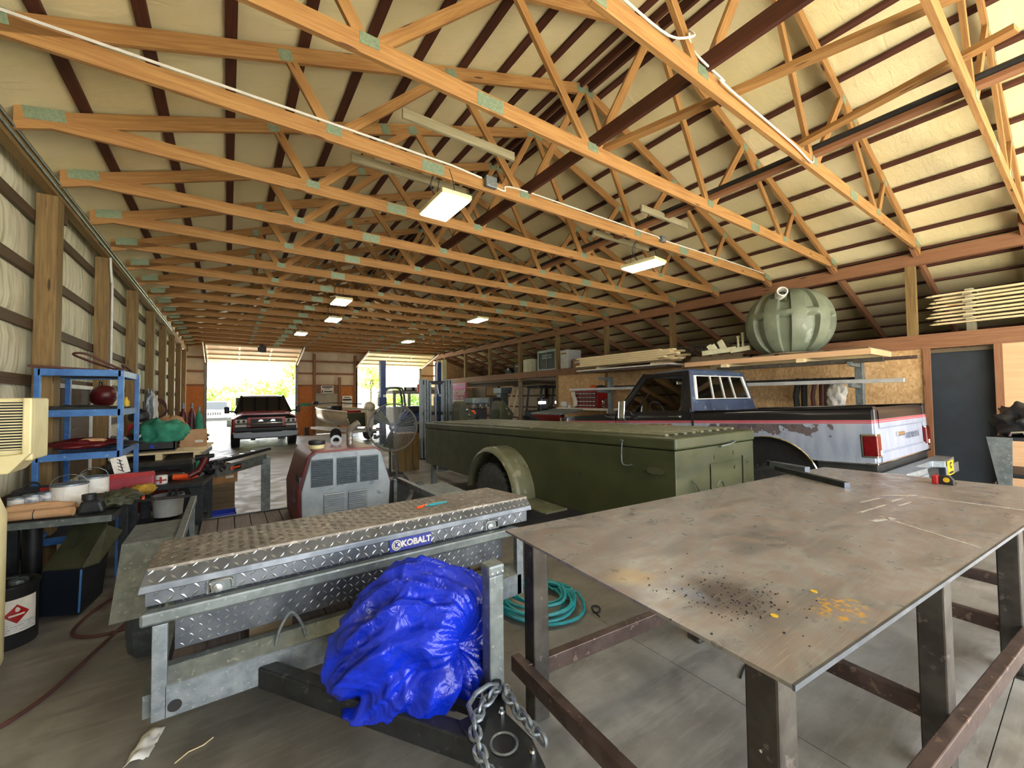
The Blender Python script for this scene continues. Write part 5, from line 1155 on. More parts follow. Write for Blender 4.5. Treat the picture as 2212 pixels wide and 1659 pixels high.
aa = atan2(-4.62, 1.32)+.3; lo_ = V(-1.32, 4.62, 0)
def dl(a, z, r=.1565): return (lo_.x+r*cos(aa+a), lo_.y+r*sin(aa+a), z)
MB().grid(lambda u, v: dl(-.75+1.5*u, .11+.24*v), 14, 2).build('label', M['paper'], dr)
def dia(s, r): return lambda u, v: dl((u-.5+v-.5)*s, .245+(v-u)*s*.16, r)
MB().grid(dia(.42, .158), 8, 8).build('warning_diamond', M['red'], dr); MB().grid(lambda u, v: dl((u-.5)*.5, .232+.012*v, .159), 8, 1).build('warning_bar', M['paper'], dr)
MB().blob(dl(0, .275, .158), (.03, .012, .035), 2, .3, 3, 8).build('flame_mark', M['paper'], dr)
for k in range(4): MB().grid(lambda u, v, k=k: dl(-.7+1.4*u, .125+.016*k+.006*v, .158), 14, 1).build('print_line', M['label'], dr)
# red hose on the floor
tag(MB().tube(crv([(-1.25, 3.2, .012), (-1.08, 3.35, .012), (-.9, 3.6, .012), (-.8, 3.9, .012), (-.72, 4.2, .012), (-.62, 4.55, .012), (-.5, 4.9, .012), (-.4, 5.3, .012)]), .011, 8).build('air_hose', M['brownhose'], smooth=True), 'reddish brown air hose curving across the floor at lower left', 'hose')
tag(MB().tube(crv([(-.5, 4.5, .03), (-.62, 4.36, .012), (-.76, 4.33, .012), (-.9, 4.4, .012), (-.96, 4.55, .012), (-.9, 4.9, .012), (-.7, 5.3, .012)]), .012, 8).build('air_hose', M['brownhose'], smooth=True), 'loop of brown air hose on the floor beside the trailer tyre', 'hose')
# steel work table with extension
b2 = thing('steel_bench', 'small black steel welding bench with gusseted legs beyond the near trailer', 'bench', (-.45, 6.2, 0))
MB().hexa([(-.92, 5.85, .80), (-.22, 5.75, .80), (-.12, 6.55, .80), (-.85, 6.7, .80), (-.92, 5.85, .85), (-.22, 5.75, .85), (-.12, 6.55, .85), (-.85, 6.7, .85)]).build('bench_top', M['darksteel'], b2, bevel=.004)
for x, y in ((-.84, 5.95), (-.27, 5.85), (-.2, 6.45), (-.8, 6.55)): MB().bb(x-.045, x+.045, y-.045, y+.045, 0, .80).build('leg', M['darksteel'], b2, bevel=.006)
quad(MB(), [(-.36, 5.80, .80), (-.2, 5.78, .80), (-.22, 5.78, .70), (-.3, 5.79, .66)], (0, .01, 0)).build('gusset', M['darksteel'], b2)
MB().bar((-.8, 5.9, .70), (-.3, 5.82, .70), .02, .03).build('rail', M['steel'], b2)
MB().bar((-.84, 5.95, .3), (-.27, 5.85, .3), .05, .05).build('lower_rail', M['darksteel'], b2)
st_ = thing('roller_stand', 'grey steel outfeed stand with a black rail on top, right of the welding bench', 'stand', (.2, 6.6, 0))
MB().bar((-.12, 6.3, .86), (.46, 7.0, .90), .02, .13).build('side_plate', M['galvd'], st_)
MB().bar((-.14, 6.55, .96), (.50, 7.25, 1.02), .12, .045).build('rail', M['black'], st_, bevel=.01)
for x, y in ((.43, 6.97), (.5, 7.2)): MB().bb(x-.03, x+.03, y-.03, y+.03, 0, .9).build('leg', M['galvd'], st_)
MB().bar((.43, 6.97, .12), (-.1, 6.4, .08), .05, .05).build('foot_rail', M['galvd'], st_)
MB().bar((.035, 6.475, .872), (.15, 6.61, .88), .003, .07).build('sticker', M['black'], st_); MB().bar((.032, 6.47, .875), (.055, 6.498, .875), .006, .05).bar((.07, 6.51, .875), (.14, 6.59, .88), .006, .02).build('sticker_mark', M['orange'], st_)
for k in range(3): MB().box((.02+.14*k, 6.72+.15*k, .99+.012*k), (.05, .03, .02)).build('fitting', M['chrome'], st_)
t = thing('tape_roll', 'white tin with a red cross mark on the welding bench', 'tin', (-.60, 5.95, .85)); MB().lathe([(.055, 0), (.055, .08), (.05, .09), (0, .09)], (-.60, 5.95, .85), n=24).build('body', M['white'], t, smooth=True, ang=35); MB().bb(-.61, -.59, 5.89, 5.896, .86, .93).bb(-.64, -.55, 5.892, 5.898, .885, .90).build('mark', M['red'], t)
t = thing('grinder', 'orange handled angle grinder lying on the welding bench', 'grinder', (-.42, 6.0, .85)); MB().cyl((-.5, 6.02, .895), (-.36, 5.97, .90), .032, .028, 14).build('grip', M['orange'], t, smooth=True); MB().cyl((-.36, 5.97, .9), (-.26, 5.98, .95), .035, .03, 14).build('body', M['dred'], t, smooth=True); MB().cyl((-.5, 6.02, .895), (-.6, 6.08, .875), .03, .02, 12).build('tail', M['black'], t, smooth=True)
t = thing('heat_gun', 'dark red gun shaped tool propped on the right end of the welding bench', 'tool', (-.27, 6.25, .85)); MB().cyl((-.3, 6.2, .88), (-.22, 6.3, 1.05), .035, .04, 12).build('handle', M['dred'], t, smooth=True); MB().cyl((-.32, 6.32, 1.06), (-.14, 6.28, 1.08), .035, .025, 12).build('barrel', M['black'], t, smooth=True)
tag(MB().tube(crv([(-.62, 6.15, .86), (-.5, 6.2, .87), (-.4, 6.12, .86), (-.3, 6.1, .87), (-.4, 6.05, .86), (-.55, 6.1, .865)]), .014, 6).build('orange_lead', M['orange'], smooth=True), 'bright orange lead coiled behind the grinder', 'cord')
tag(MB().blob((-.15, 6.4, .92), (.24, .2, .15), 21, .5, 4).build('black_cable_heap', M['black'], smooth=True, ang=180), 'heap of black cable between bench and outfeed stand', 'cable')
t = thing('marker_torch', 'slim green and black torch lying on the bench by the rack', 'torch', (-.82, 6.1, .85)); MB().cyl((-.86, 6.15, .87), (-.78, 6.05, .865), .014, n=10).build('body', M['tealcloth'], t, smooth=True); MB().cyl((-.9, 6.2, .875), (-.86, 6.15, .87), .016, n=10).build('head', M['galv'], t, smooth=True)
tag(MB().bb(-.56, -.42, 6.2, 6.35, .85, .90).build('grey_case', M['olived'], bevel=.02), 'small grey case behind the orange grinder', 'case')
for z, lb, k in ((.30, 'white plastic bucket ring filled with offcuts under the welding bench', 0), (.0, 'lower white bucket under the welding bench', 1)):
    t = thing('plastic_bucket', lb, 'bucket', (-.58, 6.45, z+.0)); r = .15
    MB().lathe([(r*.9, 0), (r, .2), (r*1.07, .2), (r*1.07, .215), (r*1.03, .22), (r*1.03, .24), (r*.95, .24), (r*.85, .02)], (-.58, 6.4, z+(.1 if k == 0 else 0)), n=28).build('wall', M['white'], t, smooth=True, ang=35)
    for q in range(3): MB().bar((-.6+.05*q, 6.42, z+.22), (-.55+.05*q, 6.4, z+.42-.03*q), .05, .02).build('offcut', M['galvd'], t)
MB().bb(-.85, -.2, 5.95, 6.6, .34, .37).build('shelf', M['darksteel'], b2)
t = thing('parts_bin', 'bright blue plastic parts bin on the floor right of the welding bench', 'bin', (.08, 6.75, .12)); 
for a in ((-.22, .10, 6.62, 6.63), (-.22, -.21, 6.62, 6.88), (.09, .10, 6.62, 6.88), (-.22, .10, 6.87, 6.88)): MB().bb(*a, .14, .27).build('side', M['bluebin'], t)
MB().bb(-.22, .10, 6.62, 6.88, .14, .15).build('bottom', M['bluebin'], t)
for i in range(3): tag(MB().box((-.14+.03*i, 6.86-.04*i, .03+.045*i), (.46-.05*i, .46, .03), Matrix.Rotation(.2*i, 3, 'Z')).build('flat_carton', M['card' if i else 'card2']), ['lowest flattened carton under the blue parts bin', 'middle flattened carton under the blue parts bin', 'top flattened carton under the blue parts bin'][i], 'cardboard')
# far bench with red cabinet
b3 = thing('heavy_bench', 'long black steel bench with a red cabinet beneath it along the left wall', 'bench', (-.85, 8.8, 0))
MB().hexa([(-1.42, 8.0, .80), (-.44, 7.85, .80), (-.25, 9.9, .80), (-1.42, 9.9, .80), (-1.42, 8.0, .87), (-.44, 7.85, .87), (-.25, 9.9, .87), (-1.42, 9.9, .87)]).build('bench_top', M['steel'], b3, bevel=.004)
MB().bar((-1.42, 8.02, .77), (-.45, 7.87, .77), .05, .06).build('apron', M['darksteel'], b3)
for x, y in ((-1.35, 8.1), (-.5, 7.97), (-.36, 9.8)): MB().bb(x-.07, x+.07, y-.07, y+.07, 0, .80).build('leg', M['darksteel'], b3)
MB().bb(-1.28, -.58, 8.1, 8.6, .12, .74).build('cabinet', M['dred'], b3, bevel=.008); MB().bb(-.94, -.93, 8.095, 8.1, .14, .72).build('door_gap', M['black'], b3)
t = thing('wood_pallet', 'pale wooden pallet lying on the heavy bench under the clutter', 'pallet', (-.85, 9.0, .87))
for k in range(5): MB().bb(-1.4, -.30+.02*k, 8.1+.3*k, 8.3+.3*k, .955, .98).build('slat', M['pine'], t)
for x in (-1.3, -.85, -.4): MB().bb(x-.04, x+.04, 8.1, 9.5, .87, .955).build('stringer', M['pine'], t)
carton('cardboard_box', 'small tan cardboard box with a white label on the pallet end', -.66, -.30, 8.75, 9.05, .98, 1.26, M['card2'], .05)
carton('cardboard_box', 'open cardboard box on the floor between bench and red truck', -.30, .08, 8.1, 8.5, .42, .70, M['card'], .35)
tag(MB().bb(-.34, .1, 8.05, 8.55, 0, .42).build('crate_stand', M['old'], bevel=.01), 'rough wooden crate under the open cardboard box', 'crate')
t = thing('plastic_crate', 'black and blue plastic tray full of odds and ends on the pallet', 'tray', (-1.0, 8.6, .98)); MB().bb(-1.35, -.68, 8.3, 8.9, .98, 1.02).build('bottom', M['black'], t)
for a in ((-1.35, -.68, 8.3, 8.32), (-1.35, -1.33, 8.3, 8.9), (-.70, -.68, 8.3, 8.9)): MB().bb(*a, 1.0, 1.12).build('side', M['black'], t)
for x, y, d in ((-1.15, 8.29, .1), (-.95, 8.29, .05), (-.8, 8.4, .08)): MB().box((x, y, 1.06), (d, .03, .05)).build('blue_fitting', M['bluebin'], t)
tag(MB().blob((-.88, 8.7, 1.22), (.55, .42, .40), 31, .6, 1.5, flat=.6, ridge=True).build('green_cloth', M['tealcloth'], smooth=True, ang=180), 'rumpled green cloth thrown over the clutter on the pallet', 'cloth')
tag(MB().blob((-.80, 9.05, 1.30), (.4, .4, .36), 33, .35, 1.8, flat=.6, ridge=True).build('tan_cloth', M['card'], smooth=True, ang=180), 'tan cloth behind the green cloth', 'cloth')
t = thing('red_toolbox', 'red plastic toolbox on the heavy bench against the wall', 'toolbox', (-1.12, 9.1, 1.0)); MB().bb(-1.35, -.95, 9.0, 9.3, 1.2, 1.38).build('body', M['red'], t, bevel=.02); MB().bar((-1.25, 9.1, 1.42), (-1.05, 9.1, 1.42), .03, .03).build('handle', M['black'], t); MB().bb(-1.35, -.95, 9.0, 9.3, .98, 1.2).build('tray_base', M['black'], t)
tag(MB().blob((-1.22, 9.2, 1.50), (.28, .28, .26), 35, .1, 1.5, flat=.6).build('baseball_hat', M['black'], smooth=True, ang=180), 'black cap resting on the red toolbox', 'hat')
t = thing('steel_box', 'small bright steel box on the left end of the pallet', 'box', (-1.33, 8.2, .98)); MB().bb(-1.44, -1.2, 8.1, 8.35, .98, 1.14).build('body', M['galv'], t, bevel=.008); MB().blob((-1.32, 8.22, 1.2), (.2, .15, .12), 37, .4, 3).build('foil', M['galv'], t, smooth=True, ang=180)
tag(MB().tube([(-1.15, 8.5, 1.2), (-1.0, 8.6, 1.28), (-.95, 8.75, 1.3)], .02, 7).build('white_conduit_bend', M['white'], smooth=True), 'short white bent pipe in the bench clutter', 'pipe')
# gas cylinders
def bottle(x, y, h, r, m, lb):
    t = thing('gas_cylinder', lb, 'cylinder', (x, y, 0), 0, 'gas cylinders by the left wall')
    MB().lathe([(r, 0), (r, h*.8), (r*.8, h*.88), (r*.35, h*.92), (r*.3, h*.95)], (x, y, 0), n=18).build('body', m, t, smooth=True, ang=60); MB().lathe([(r*.35, h*.94), (r*.4, h), (r*.2, h*1.02), (0, h*1.02)], (x, y, 0), n=10).build('valve', M['galv'], t, smooth=True)
bottle(-.92, 13.0, 1.66, .08, M['dred'], 'dark red gas cylinder, left of the group by the wall posts'); bottle(-.76, 13.2, 1.66, .08, M['maroon'], 'maroon gas cylinder beside the green one'); bottle(-.60, 13.0, 1.58, .08, M['tealcloth'], 'green gas cylinder at the right of the group')
tag(MB().tube([(-1.30+.12*cos(a), 12.4, 1.5+.2*sin(a)+.004*a) for a in [k*.5 for k in range(60)]], .014, 6).build('coiled_hose', M['brownhose'], smooth=True), 'coiled dark red hose hanging by the gas cylinders', 'hose')
for k, lb in ((0, 'bundle of shiny strips hanging on the left wall, upper'), (1, 'white rag hanging on the fourth wall post')):
    tag(MB().blob((-1.38, 11.5+.6*k, 1.65-.1*k), (.16, .3, .7), 41+k, .4, 2.2).build('hanging_rag' if k else 'hanging_strips', M['paper' if k else 'galv'], smooth=True, ang=180), lb, 'rag')
tag(MB().blob((-.45, 9.6, 1.08), (.3, .35, .22), 43, .5, 3).build('olive_heap', M['olived'], smooth=True, ang=180), 'heap of dark hose and canvas at the far end of the heavy bench', 'heap')
for k in range(5):
    tag(MB().bar((-1.32+.06*k, 11.0+.35*k, 0), (-1.42+.02*k, 11.15+.35*k, 1.75-.15*k), .03, .03).build('wall_bar', M['darksteel'] if k % 2 else M['chrome']), ['dark bar leaning at the wall, first of five', 'shiny bar leaning at the wall, second of five', 'dark bar leaning at the wall, third of five', 'shiny bar leaning at the wall, fourth of five', 'dark bar leaning at the wall, last of five'][k], 'bar', 'bars leaning on the left wall')
# ================================================================ middle distance and far end
# hose coil on the floor
hc = V(2.16, 2.80, 0); pts = []
random.seed(4)
for lp in range(9):
    r0 = .33+.05*sin(lp*2.3)-.012*lp; ox, oy = .035*sin(lp*1.9), .03*cos(lp*2.7)
    for k in range(28):
        a = 2*pi*k/28; f = k/28
        pts.append((hc.x+ox+(r0+.015*sin(3*a+lp))*cos(a)*.98, hc.y+oy+(r0+.012*cos(2*a+lp))*sin(a)*1.1, .014+.013*(lp+f)*.8+.006*sin(2*a+lp)))
tag(MB().tube(pts, .0125, 7).build('hose_coil', M['teal'], smooth=True), 'coil of turquoise air hose on the concrete between trailer and table', 'hose')
tag(MB().tube(crv([(2.44, 2.40, .006), (2.47, 2.38, .01), (2.52, 2.40, .012), (2.54, 2.44, .012), (2.51, 2.47, .012), (2.47, 2.44, .01), (2.45, 2.36, .006), (2.44, 2.33, .006)]), .006, 6).build('strap_loop', M['black'], smooth=True), 'small black loop of strap on the floor by the hose', 'strap')
tag(MB().slab(lambda u, v: (-.40+.09*u+.05*v, 2.72+.03*u+.2*v*1.0, .012+.02*mn.noise(V(u*3, v*4, 2))+.012*sin(u*5)), 8, 10, (0, 0, .003)).build('paper_scrap', M['paper'], smooth=True, ang=180), 'crumpled scrap of white paper on the floor at the bottom left', 'paper')
tag(MB().tube([(-.2, 2.62, .004), (-.15, 2.66, .006), (-.09, 2.67, .004), (-.05, 2.7, .004)], .003, 5).build('straw', M['pine']), 'pale straw on the floor beside the paper scrap', 'straw')
tag(MB().tube(crv([(2.62, 1.33, .006), (2.8, 1.36, .006), (2.82, 1.2, .006), (2.68, 1.18, .006)]), .006, 6).build('bent_rod', M['darksteel'], smooth=True), 'bent dark rod on the floor under the table', 'rod')

# drum fan
fa = thing('drum_fan', 'large round shop fan with wire guard behind the welder', 'fan', (3.08, 9.2, 0))
fc = V(3.08, 9.2, 1.10); fd = V(-.30, -.95, .05).normalized(); R = .53
q = fd.orthogonal().normalized(); fx = fd.cross(V(0, 0, 1)).normalized(); fy = fx.cross(fd)
def fp(r, a, o=0): return fc+fx*r*cos(a)+fy*r*sin(a)+fd*o
MB().tube([fp(R, 2*pi*k/40, .1) for k in range(40)], .013, 7, closed=True).build('guard_rim', M['dusty'], fa, smooth=True)
MB().tube([fp(R, 2*pi*k/40, -.1) for k in range(40)], .012, 7, closed=True).build('guard_rim', M['dusty'], fa, smooth=True)
for j in range(18): MB().tube([fp(.05+.0265*j, 2*pi*k/32, .15-.05*(j/18)**2) for k in range(32)], .003, 4, closed=True).build('guard_wire', M['galv'], fa)
for j in range(40):
    a = 2*pi*j/40; MB().tube([fp(.05, a, .15), fp(.35, a, .135), fp(R, a, .1)], .003, 4).build('guard_spoke', M['galv'], fa)
for j in range(3):
    a = 2*pi*j/3+.75
    P_ = [fp(.08, a-.35, .03), fp(R*.92, a-.26, .05), fp(R*.92, a+.26, -.05), fp(.08, a+.35, -.03)]
    quad(MB(), P_, fd*.004).build('fan_blade', M['olived'], fa, bevel=.001)
MB().cyl(fp(0, 0, -.25), fp(0, 0, .08), .09, n=16).build('motor', M['darksteel'], fa, smooth=True); MB().cyl(fp(0, 0, .14), fp(0, 0, .16), .04, n=12).build('hub_badge', M['galv'], fa)
MB().tube([fc+fd*-.2, V(fc.x, fc.y+.2, .6), V(fc.x, fc.y+.2, 0)], .03, 10).build('stand_pole', M['steel'], fa, smooth=True); MB().lathe([(.3, 0), (.3, .02), (.05, .05), (0, .05)], (fc.x, fc.y+.2, 0), n=24).build('base', M['darksteel'], fa)
t = thing('wood_crate', 'tall brown wooden crate behind the fan', 'crate', (3.65, 9.8, 0)); MB().bb(3.35, 3.85, 9.6, 10.1, 0, .9).build('body', M['old'], t, bevel=.01)
for k in range(3): MB().bb(3.35+.18*k, 3.5+.18*k, 9.585, 9.6, 0, .9).build('slat', M['post'], t)
t = thing('spare_tyre', 'dusty wheel leaning between welder and olive trailer', 'wheel', (2.35, 6.7, 0)); MB().lathe([(.1, -.07), (.2, -.08), (.24, -.04), (.24, .04), (.2, .08), (.1, .07)], (2.35, 6.7, .25), (.6, -.8, 0), 24).build('tyre', M['tirew'], t, smooth=True, ang=30); MB().lathe([(0, -.05), (.1, -.05), (.1, .05), (0, .05)], (2.35, 6.7, .25), (.6, -.8, 0), 16).build('rim', M['galvd'], t)
box_thing('black_crate', 'dark green box behind the welder at the right', 'box', 1.75, 2.15, 6.6, 7.0, 0, .62, M['darksteel'])
t = thing('floor_jack', 'pale trolley jack on the floor left of the olive trailer', 'jack', (2.8, 7.4, 0)); MB().bb(2.55, 3.05, 7.35, 7.5, .05, .16).build('frame', M['galvd'], t, bevel=.02); MB().bar((2.6, 7.42, .16), (2.45, 7.3, .75), .03, .03).build('handle', M['galv'], t)
for x in (2.6, 3.0): MB().lathe([(.05, -.1), (.05, .1)], (x, 7.42, .05), (0, 1, 0), 12).build('wheel', M['black'], t)
# two post lift
for (x, y, h, lb) in ((4.95, 16.0, 3.22, 'tall blue post of a vehicle lift in front of the right garage door'), (7.3, 16.0, 3.25, 'dark post of the vehicle lift at the right edge of the garage door')):
    t = thing('lift_post', lb, 'lift', (x, y, 0)); mm = M['navy'] if 'navy' in M else None
    M['navy'] = M.get('navy') or pm('navy_enamel', '#2c4274', '#223562', 5, .45)
    MB().bb(x-.1, x+.1, y-.12, y+.12, 0, h).build('column', M['navy'], t, bevel=.01); MB().bb(x-.2, x+.2, y-.25, y+.25, 0, .03).build('base_plate', M['navy'], t); MB().bb(x-.17, x+.12, y-.14, y+.1, 1.45, 1.8).build('carriage', M['navy'], t, bevel=.01)
    MB().bb(x-.02, x+.1, y-.125, y-.12, 1.5, 1.9).build('decal', M['white'], t); MB().bar((x, y-.14, .35), (x-.5, y-.7, .3), .1, .08).build('arm', M['navy'], t); MB().cyl((x-.5, y-.7, .3), (x-.5, y-.7, .42), .05).build('pad', M['black'], t)
t = thing('yellow_column', 'yellow painted column by the header end', 'column', (7.75, 16.4, 0)); MB().bb(7.65, 7.85, 16.3, 16.5, 0, 3.4).build('body', M['cream'], t, bevel=.01)
tag(MB().tube(crv([(7.3, 15.85, 3.3), (7.2, 15.85, 3.2), (7.18, 15.85, 2.5), (7.25, 15.85, 1.9)]), .03, 8).build('white_hose', M['white'], smooth=True), 'white hose hanging beside the dark lift post', 'hose')
# boat on its trailer
bt = thing('bass_boat', 'cream and black open boat with a white outboard motor near the grey man door', 'boat', (4.1, 18.3, 0))
bw, st = V(3.35, 20.2, 0), V(4.55, 16.9, 0); bd = (st-bw).normalized(); bs = V(bd.y, -bd.x, 0); BL = (st-bw).length
M['hull'] = pm('hull_cream', '#d8cdb4', '#cabfa4', 4, .3)
def hull(u, v):
    w = .85*min(1, (u*1.9)**.6) if u > 0 else 0; a = (v-.5)*pi; keel = .62+.25*(1-u)**2; top = 1.22+.16*(1-u)
    s = sin(a); d = abs(s)**.6*(1 if s > 0 else -1); z = top-(top-keel)*cos(a)**.8 if abs(cos(a)) > 1e-6 else top
    return bw+bd*BL*u+bs*w*d+V(0, 0, z)
MB().slab(hull, 18, 16, (0, 0, .03)).build('hull', M['hull'], bt, smooth=True, ang=60)
MB().tube([hull(u/14, 1)+V(0, 0, .02) for u in range(15)], .035, 8).build('gunwale', M['hull'], bt, smooth=True); MB().tube([hull(u/14, 0)+V(0, 0, .02) for u in range(15)], .035, 8).build('gunwale', M['hull'], bt, smooth=True)
MB().tube([hull(u/14, .22)+bs*-.015 for u in range(2, 14)], .06, 6).build('hull_stripe', M['black'], bt, smooth=True)
MB().prism([(-.82, 1.2), (-.7, .75), (0, .62), (.7, .75), (.82, 1.2)], lambda u, v, w: tuple(st+bs*u+V(0, 0, v)+bd*w), -.03, .03).build('transom', M['olived'], bt)
MB().box(st-bd*1.2+V(0, 0, 1.22), (.9, .5, .1), Matrix.Rotation(.35, 3, 'Z')).build('red_seat', M['red'], bt, bevel=.03); MB().box(st-bd*2.2+V(0, 0, 1.3), (.5, .4, .3), Matrix.Rotation(.35, 3, 'Z')).build('pedestal_seat', M['black'], bt, bevel=.06)
MB().tube(crv([bw+bd*.2+V(-.1, 0, 1.55), bw+bd*1.2+V(.1, 0, 1.58), bw+bd*2.4+V(.5, 0, 1.52)]), .025, 7).build('trolling_motor', M['black'], bt, smooth=True); MB().blob(bw+bd*.1+V(-.15, 0, 1.58), (.3, .2, .16), 3, .1).build('trolling_head', M['black'], bt, smooth=True)
om = st+bd*.25
MB().blob(om+V(0, 0, 1.42), (.42, .6, .42), 5, .05, 1).build('motor_cowl', M['hull'], bt, smooth=True); MB().hexa([om+V(-.12, -.12, .6), om+V(.12, -.12, .6), om+V(.12, .14, .6), om+V(-.12, .14, .6), om+V(-.16, -.16, 1.3), om+V(.16, -.16, 1.3), om+V(.16, .18, 1.3), om+V(-.16, .18, 1.3)]).build('motor_leg', M['hull'], bt, bevel=.03)
MB().hexa([om+V(-.06, -.16, .35), om+V(.06, -.16, .35), om+V(.06, .2, .4), om+V(-.06, .2, .4), om+V(-.1, -.12, .62), om+V(.1, -.12, .62), om+V(.1, .16, .62), om+V(-.1, .16, .62)]).build('motor_skeg', M['dusty'], bt, bevel=.02)
for k in range(3):
    a = 2*pi*k/3; MB().box(om+V(.14*cos(a), -.22, .42+.14*sin(a)), (.14, .02, .08), Matrix.Rotation(-a, 3, 'Y')).build('propeller_blade', M['black'], bt)
for s in (-1, 1):
    MB().bar(bw+bd*-.4+bs*.1*s+V(0, 0, .45), st+bs*.5*s+V(0, 0, .45), .07, .1).build('trailer_rail', M['white'], bt)
    wc_ = st-bd*.9+bs*.75*s; MB().lathe([(.1, -.08), (.26, -.09), (.29, 0), (.26, .09), (.1, .08)], wc_+V(0, 0, .29), bs, 22).build('trailer_tyre', M['rubber'], bt, smooth=True, ang=30)
    MB().box(st-bd*.05+bs*.6*s+V(0, .0, .5), (.14, .05, .09)).build('trailer_lamp', M['red'], bt, bevel=.01)
MB().bar(st+bs*-.7+V(0, 0, .45), st+bs*.7+V(0, 0, .45), .06, .08).build('trailer_crossbar', M['white'], bt)
# grey motor vehicle with roof lights
mv = thing('utility_van', 'grey boxy vehicle with roof lights in front of the right garage door', 'van', (7.4, 18.9, 0))
M['vgrey'] = pm('van_grey', '#b4b2aa', '#a29f96', 4, .45)
MB().bb(6.2, 8.9, 18.4, 20.8, .5, 1.35).build('body', M['vgrey'], mv, bevel=.05); MB().bb(6.15, 8.9, 18.4, 20.8, 1.95, 2.12).build('roof', M['vgrey'], mv, bevel=.05)
for x in (6.25, 6.95, 7.75, 8.85): MB().bb(x-.06, x+.06, 18.42, 18.5, 1.35, 1.95).build('window_pillar', M['vgrey'], mv)
for x in (6.25, 8.85): MB().bb(x-.05, x+.05, 20.7, 20.78, 1.35, 1.95).build('window_pillar', M['vgrey'], mv)
for a, b in ((6.31, 6.89), (7.01, 7.69), (7.81, 8.79)): MB().bb(a, b, 18.45, 18.455, 1.35, 1.95).build('window_glass', M['glass'], mv)
for k in range(5): MB().box((6.9+.42*k, 18.35, 2.18), (.26, .1, .13)).build('roof_lamp', M['white'], mv, bevel=.02); MB().bb(6.75+.42*k, 6.79+.42*k, 18.33, 18.4, 2.1, 2.26).build('lamp_bracket', M['black'], mv)
MB().bb(6.7, 8.9, 18.4, 18.46, 2.09, 2.26).build('light_bar', M['black'], mv)
for x in (6.5, 8.5): MB().lathe([(.2, -.12), (.36, -.12), (.4, 0), (.36, .12), (.2, .12)], (x, 18.6, .4), (1, 0, 0), 22).build('tyre', M['rubber'], mv, smooth=True)
rb = thing('roll_bar', 'bent grey tube roll bar standing in front of the boxy vehicle', 'roll bar', (5.9, 17.6, 0))
for dy in (0, .35): MB().tube(crv([(5.55, 17.6+dy, .0), (5.55, 17.6+dy, 1.9), (5.62, 17.6+dy, 2.12), (5.8, 17.6+dy, 2.2), (6.2, 17.6+dy, 2.2), (6.35, 17.6+dy, 2.05), (6.45, 17.6+dy, 1.3), (6.5, 17.6+dy, 0)]), .05, 9).build('hoop', M['galvd'], rb, smooth=True)
t = thing('air_compressor', 'blue horizontal air tank behind the fan', 'compressor', (5.3, 13.8, 0)); MB().lathe([(0, -.45), (.15, -.42), (.24, -.3), (.25, 0), (.24, .3), (.15, .42), (0, .45)], (5.3, 13.8, 1.02), (.8, -.6, 0), 24).build('tank', M['navy'], t, smooth=True, ang=60); MB().bb(5.1, 5.5, 13.6, 14.0, 1.25, 1.47).build('pump', M['darksteel'], t, bevel=.03)
for s in (-.25, .25): MB().bb(5.3+s-.04, 5.3+s+.04, 13.6, 14.0, 0, .85).build('foot', M['darksteel'], t)
# forklift mast
fk = thing('forklift', 'grey forklift mast rising behind the olive trailer', 'forklift', (4.95, 11.2, 0))
for x in (4.52, 4.62, 4.70, 4.78, 5.2, 5.28, 5.36, 5.46): MB().bb(x-.03, x+.03, 11.0, 11.14, .05, 2.28 if x not in (4.78, 5.2) else 2.2).build('mast_channel', M['galvd'], fk, bevel=.004)
for z in (.4, 1.3, 2.2): MB().bb(4.5, 5.48, 11.12, 11.18, z-.05, z+.05).build('mast_tie', M['darksteel'], fk)
MB().cyl((4.98, 11.1, .1), (4.98, 11.1, 1.9), .035).build('lift_cylinder', M['galv'], fk, smooth=True); MB().cyl((5.08, 11.1, .1), (5.08, 11.1, 1.7), .025).build('lift_chain', M['darksteel'], fk)
MB().bb(4.5, 5.5, 11.4, 13.0, .3, 1.0).build('truck_body', M['darksteel'], fk, bevel=.05)
for x in (4.45, 5.55):
    for y in (11.5, 12.8): MB().lathe([(.1, -.1), (.28, -.1), (.3, 0), (.28, .1), (.1, .1)], (x, y, .3), (1, 0, 0), 18).build('tyre', M['rubber'], fk, smooth=True)
tag(MB().bb(5.6, 5.9, 14.0, 14.1, 1.95, 2.25).build('orange_sign', M['orange'], bevel=.01), 'orange panel glimpsed between the mast channels', 'panel')
tag(MB().bar((5.75, 14.05, 0), (5.75, 14.05, 1.97), .06, .06).build('panel_post', M['darksteel']), 'dark post carrying the orange panel', 'post')
# signs at the end wall
def sign(name, lb, x0, x1, z0, z1, rows):
    t = thing(name, lb, 'sign', ((x0+x1)/2, YB-.05, z0)); MB().bb(x0, x1, YB-.1, YB-.08, z0, z1).build('board', M['paper'], t)
    for (a, b, u, v) in rows: MB().bb(x0+(x1-x0)*a, x0+(x1-x0)*b, YB-.103, YB-.1, z0+(z1-z0)*u, z0+(z1-z0)*v).build('print_line', M['black'], t)
sign('door_sign', 'white printed sign above the grey man door', 3.80, 4.38, 2.03, 2.42, [(.08, .92, .74, .9), (.3, .7, .58, .64), (.02, .98, .4, .43), (.05, .15, .08, .36), (.25, .92, .15, .3)])
sign('wall_sign', 'white printed sign on the brown panel right of the man door', 4.80, 5.28, 1.25, 1.90, [(.2, .8, .84, .9), (.05, .95, .62, .76), (.1, .9, .40, .43), (.1, .9, .28, .31)])
t = thing('green_plaque', 'green board on the brown panel left of the man door', 'board', (3.1, YB-.06, 1.4)); MB().bb(2.85, 3.35, YB-.06, YB-.03, 1.42, 1.55).build('board', M['tealcloth'], t)
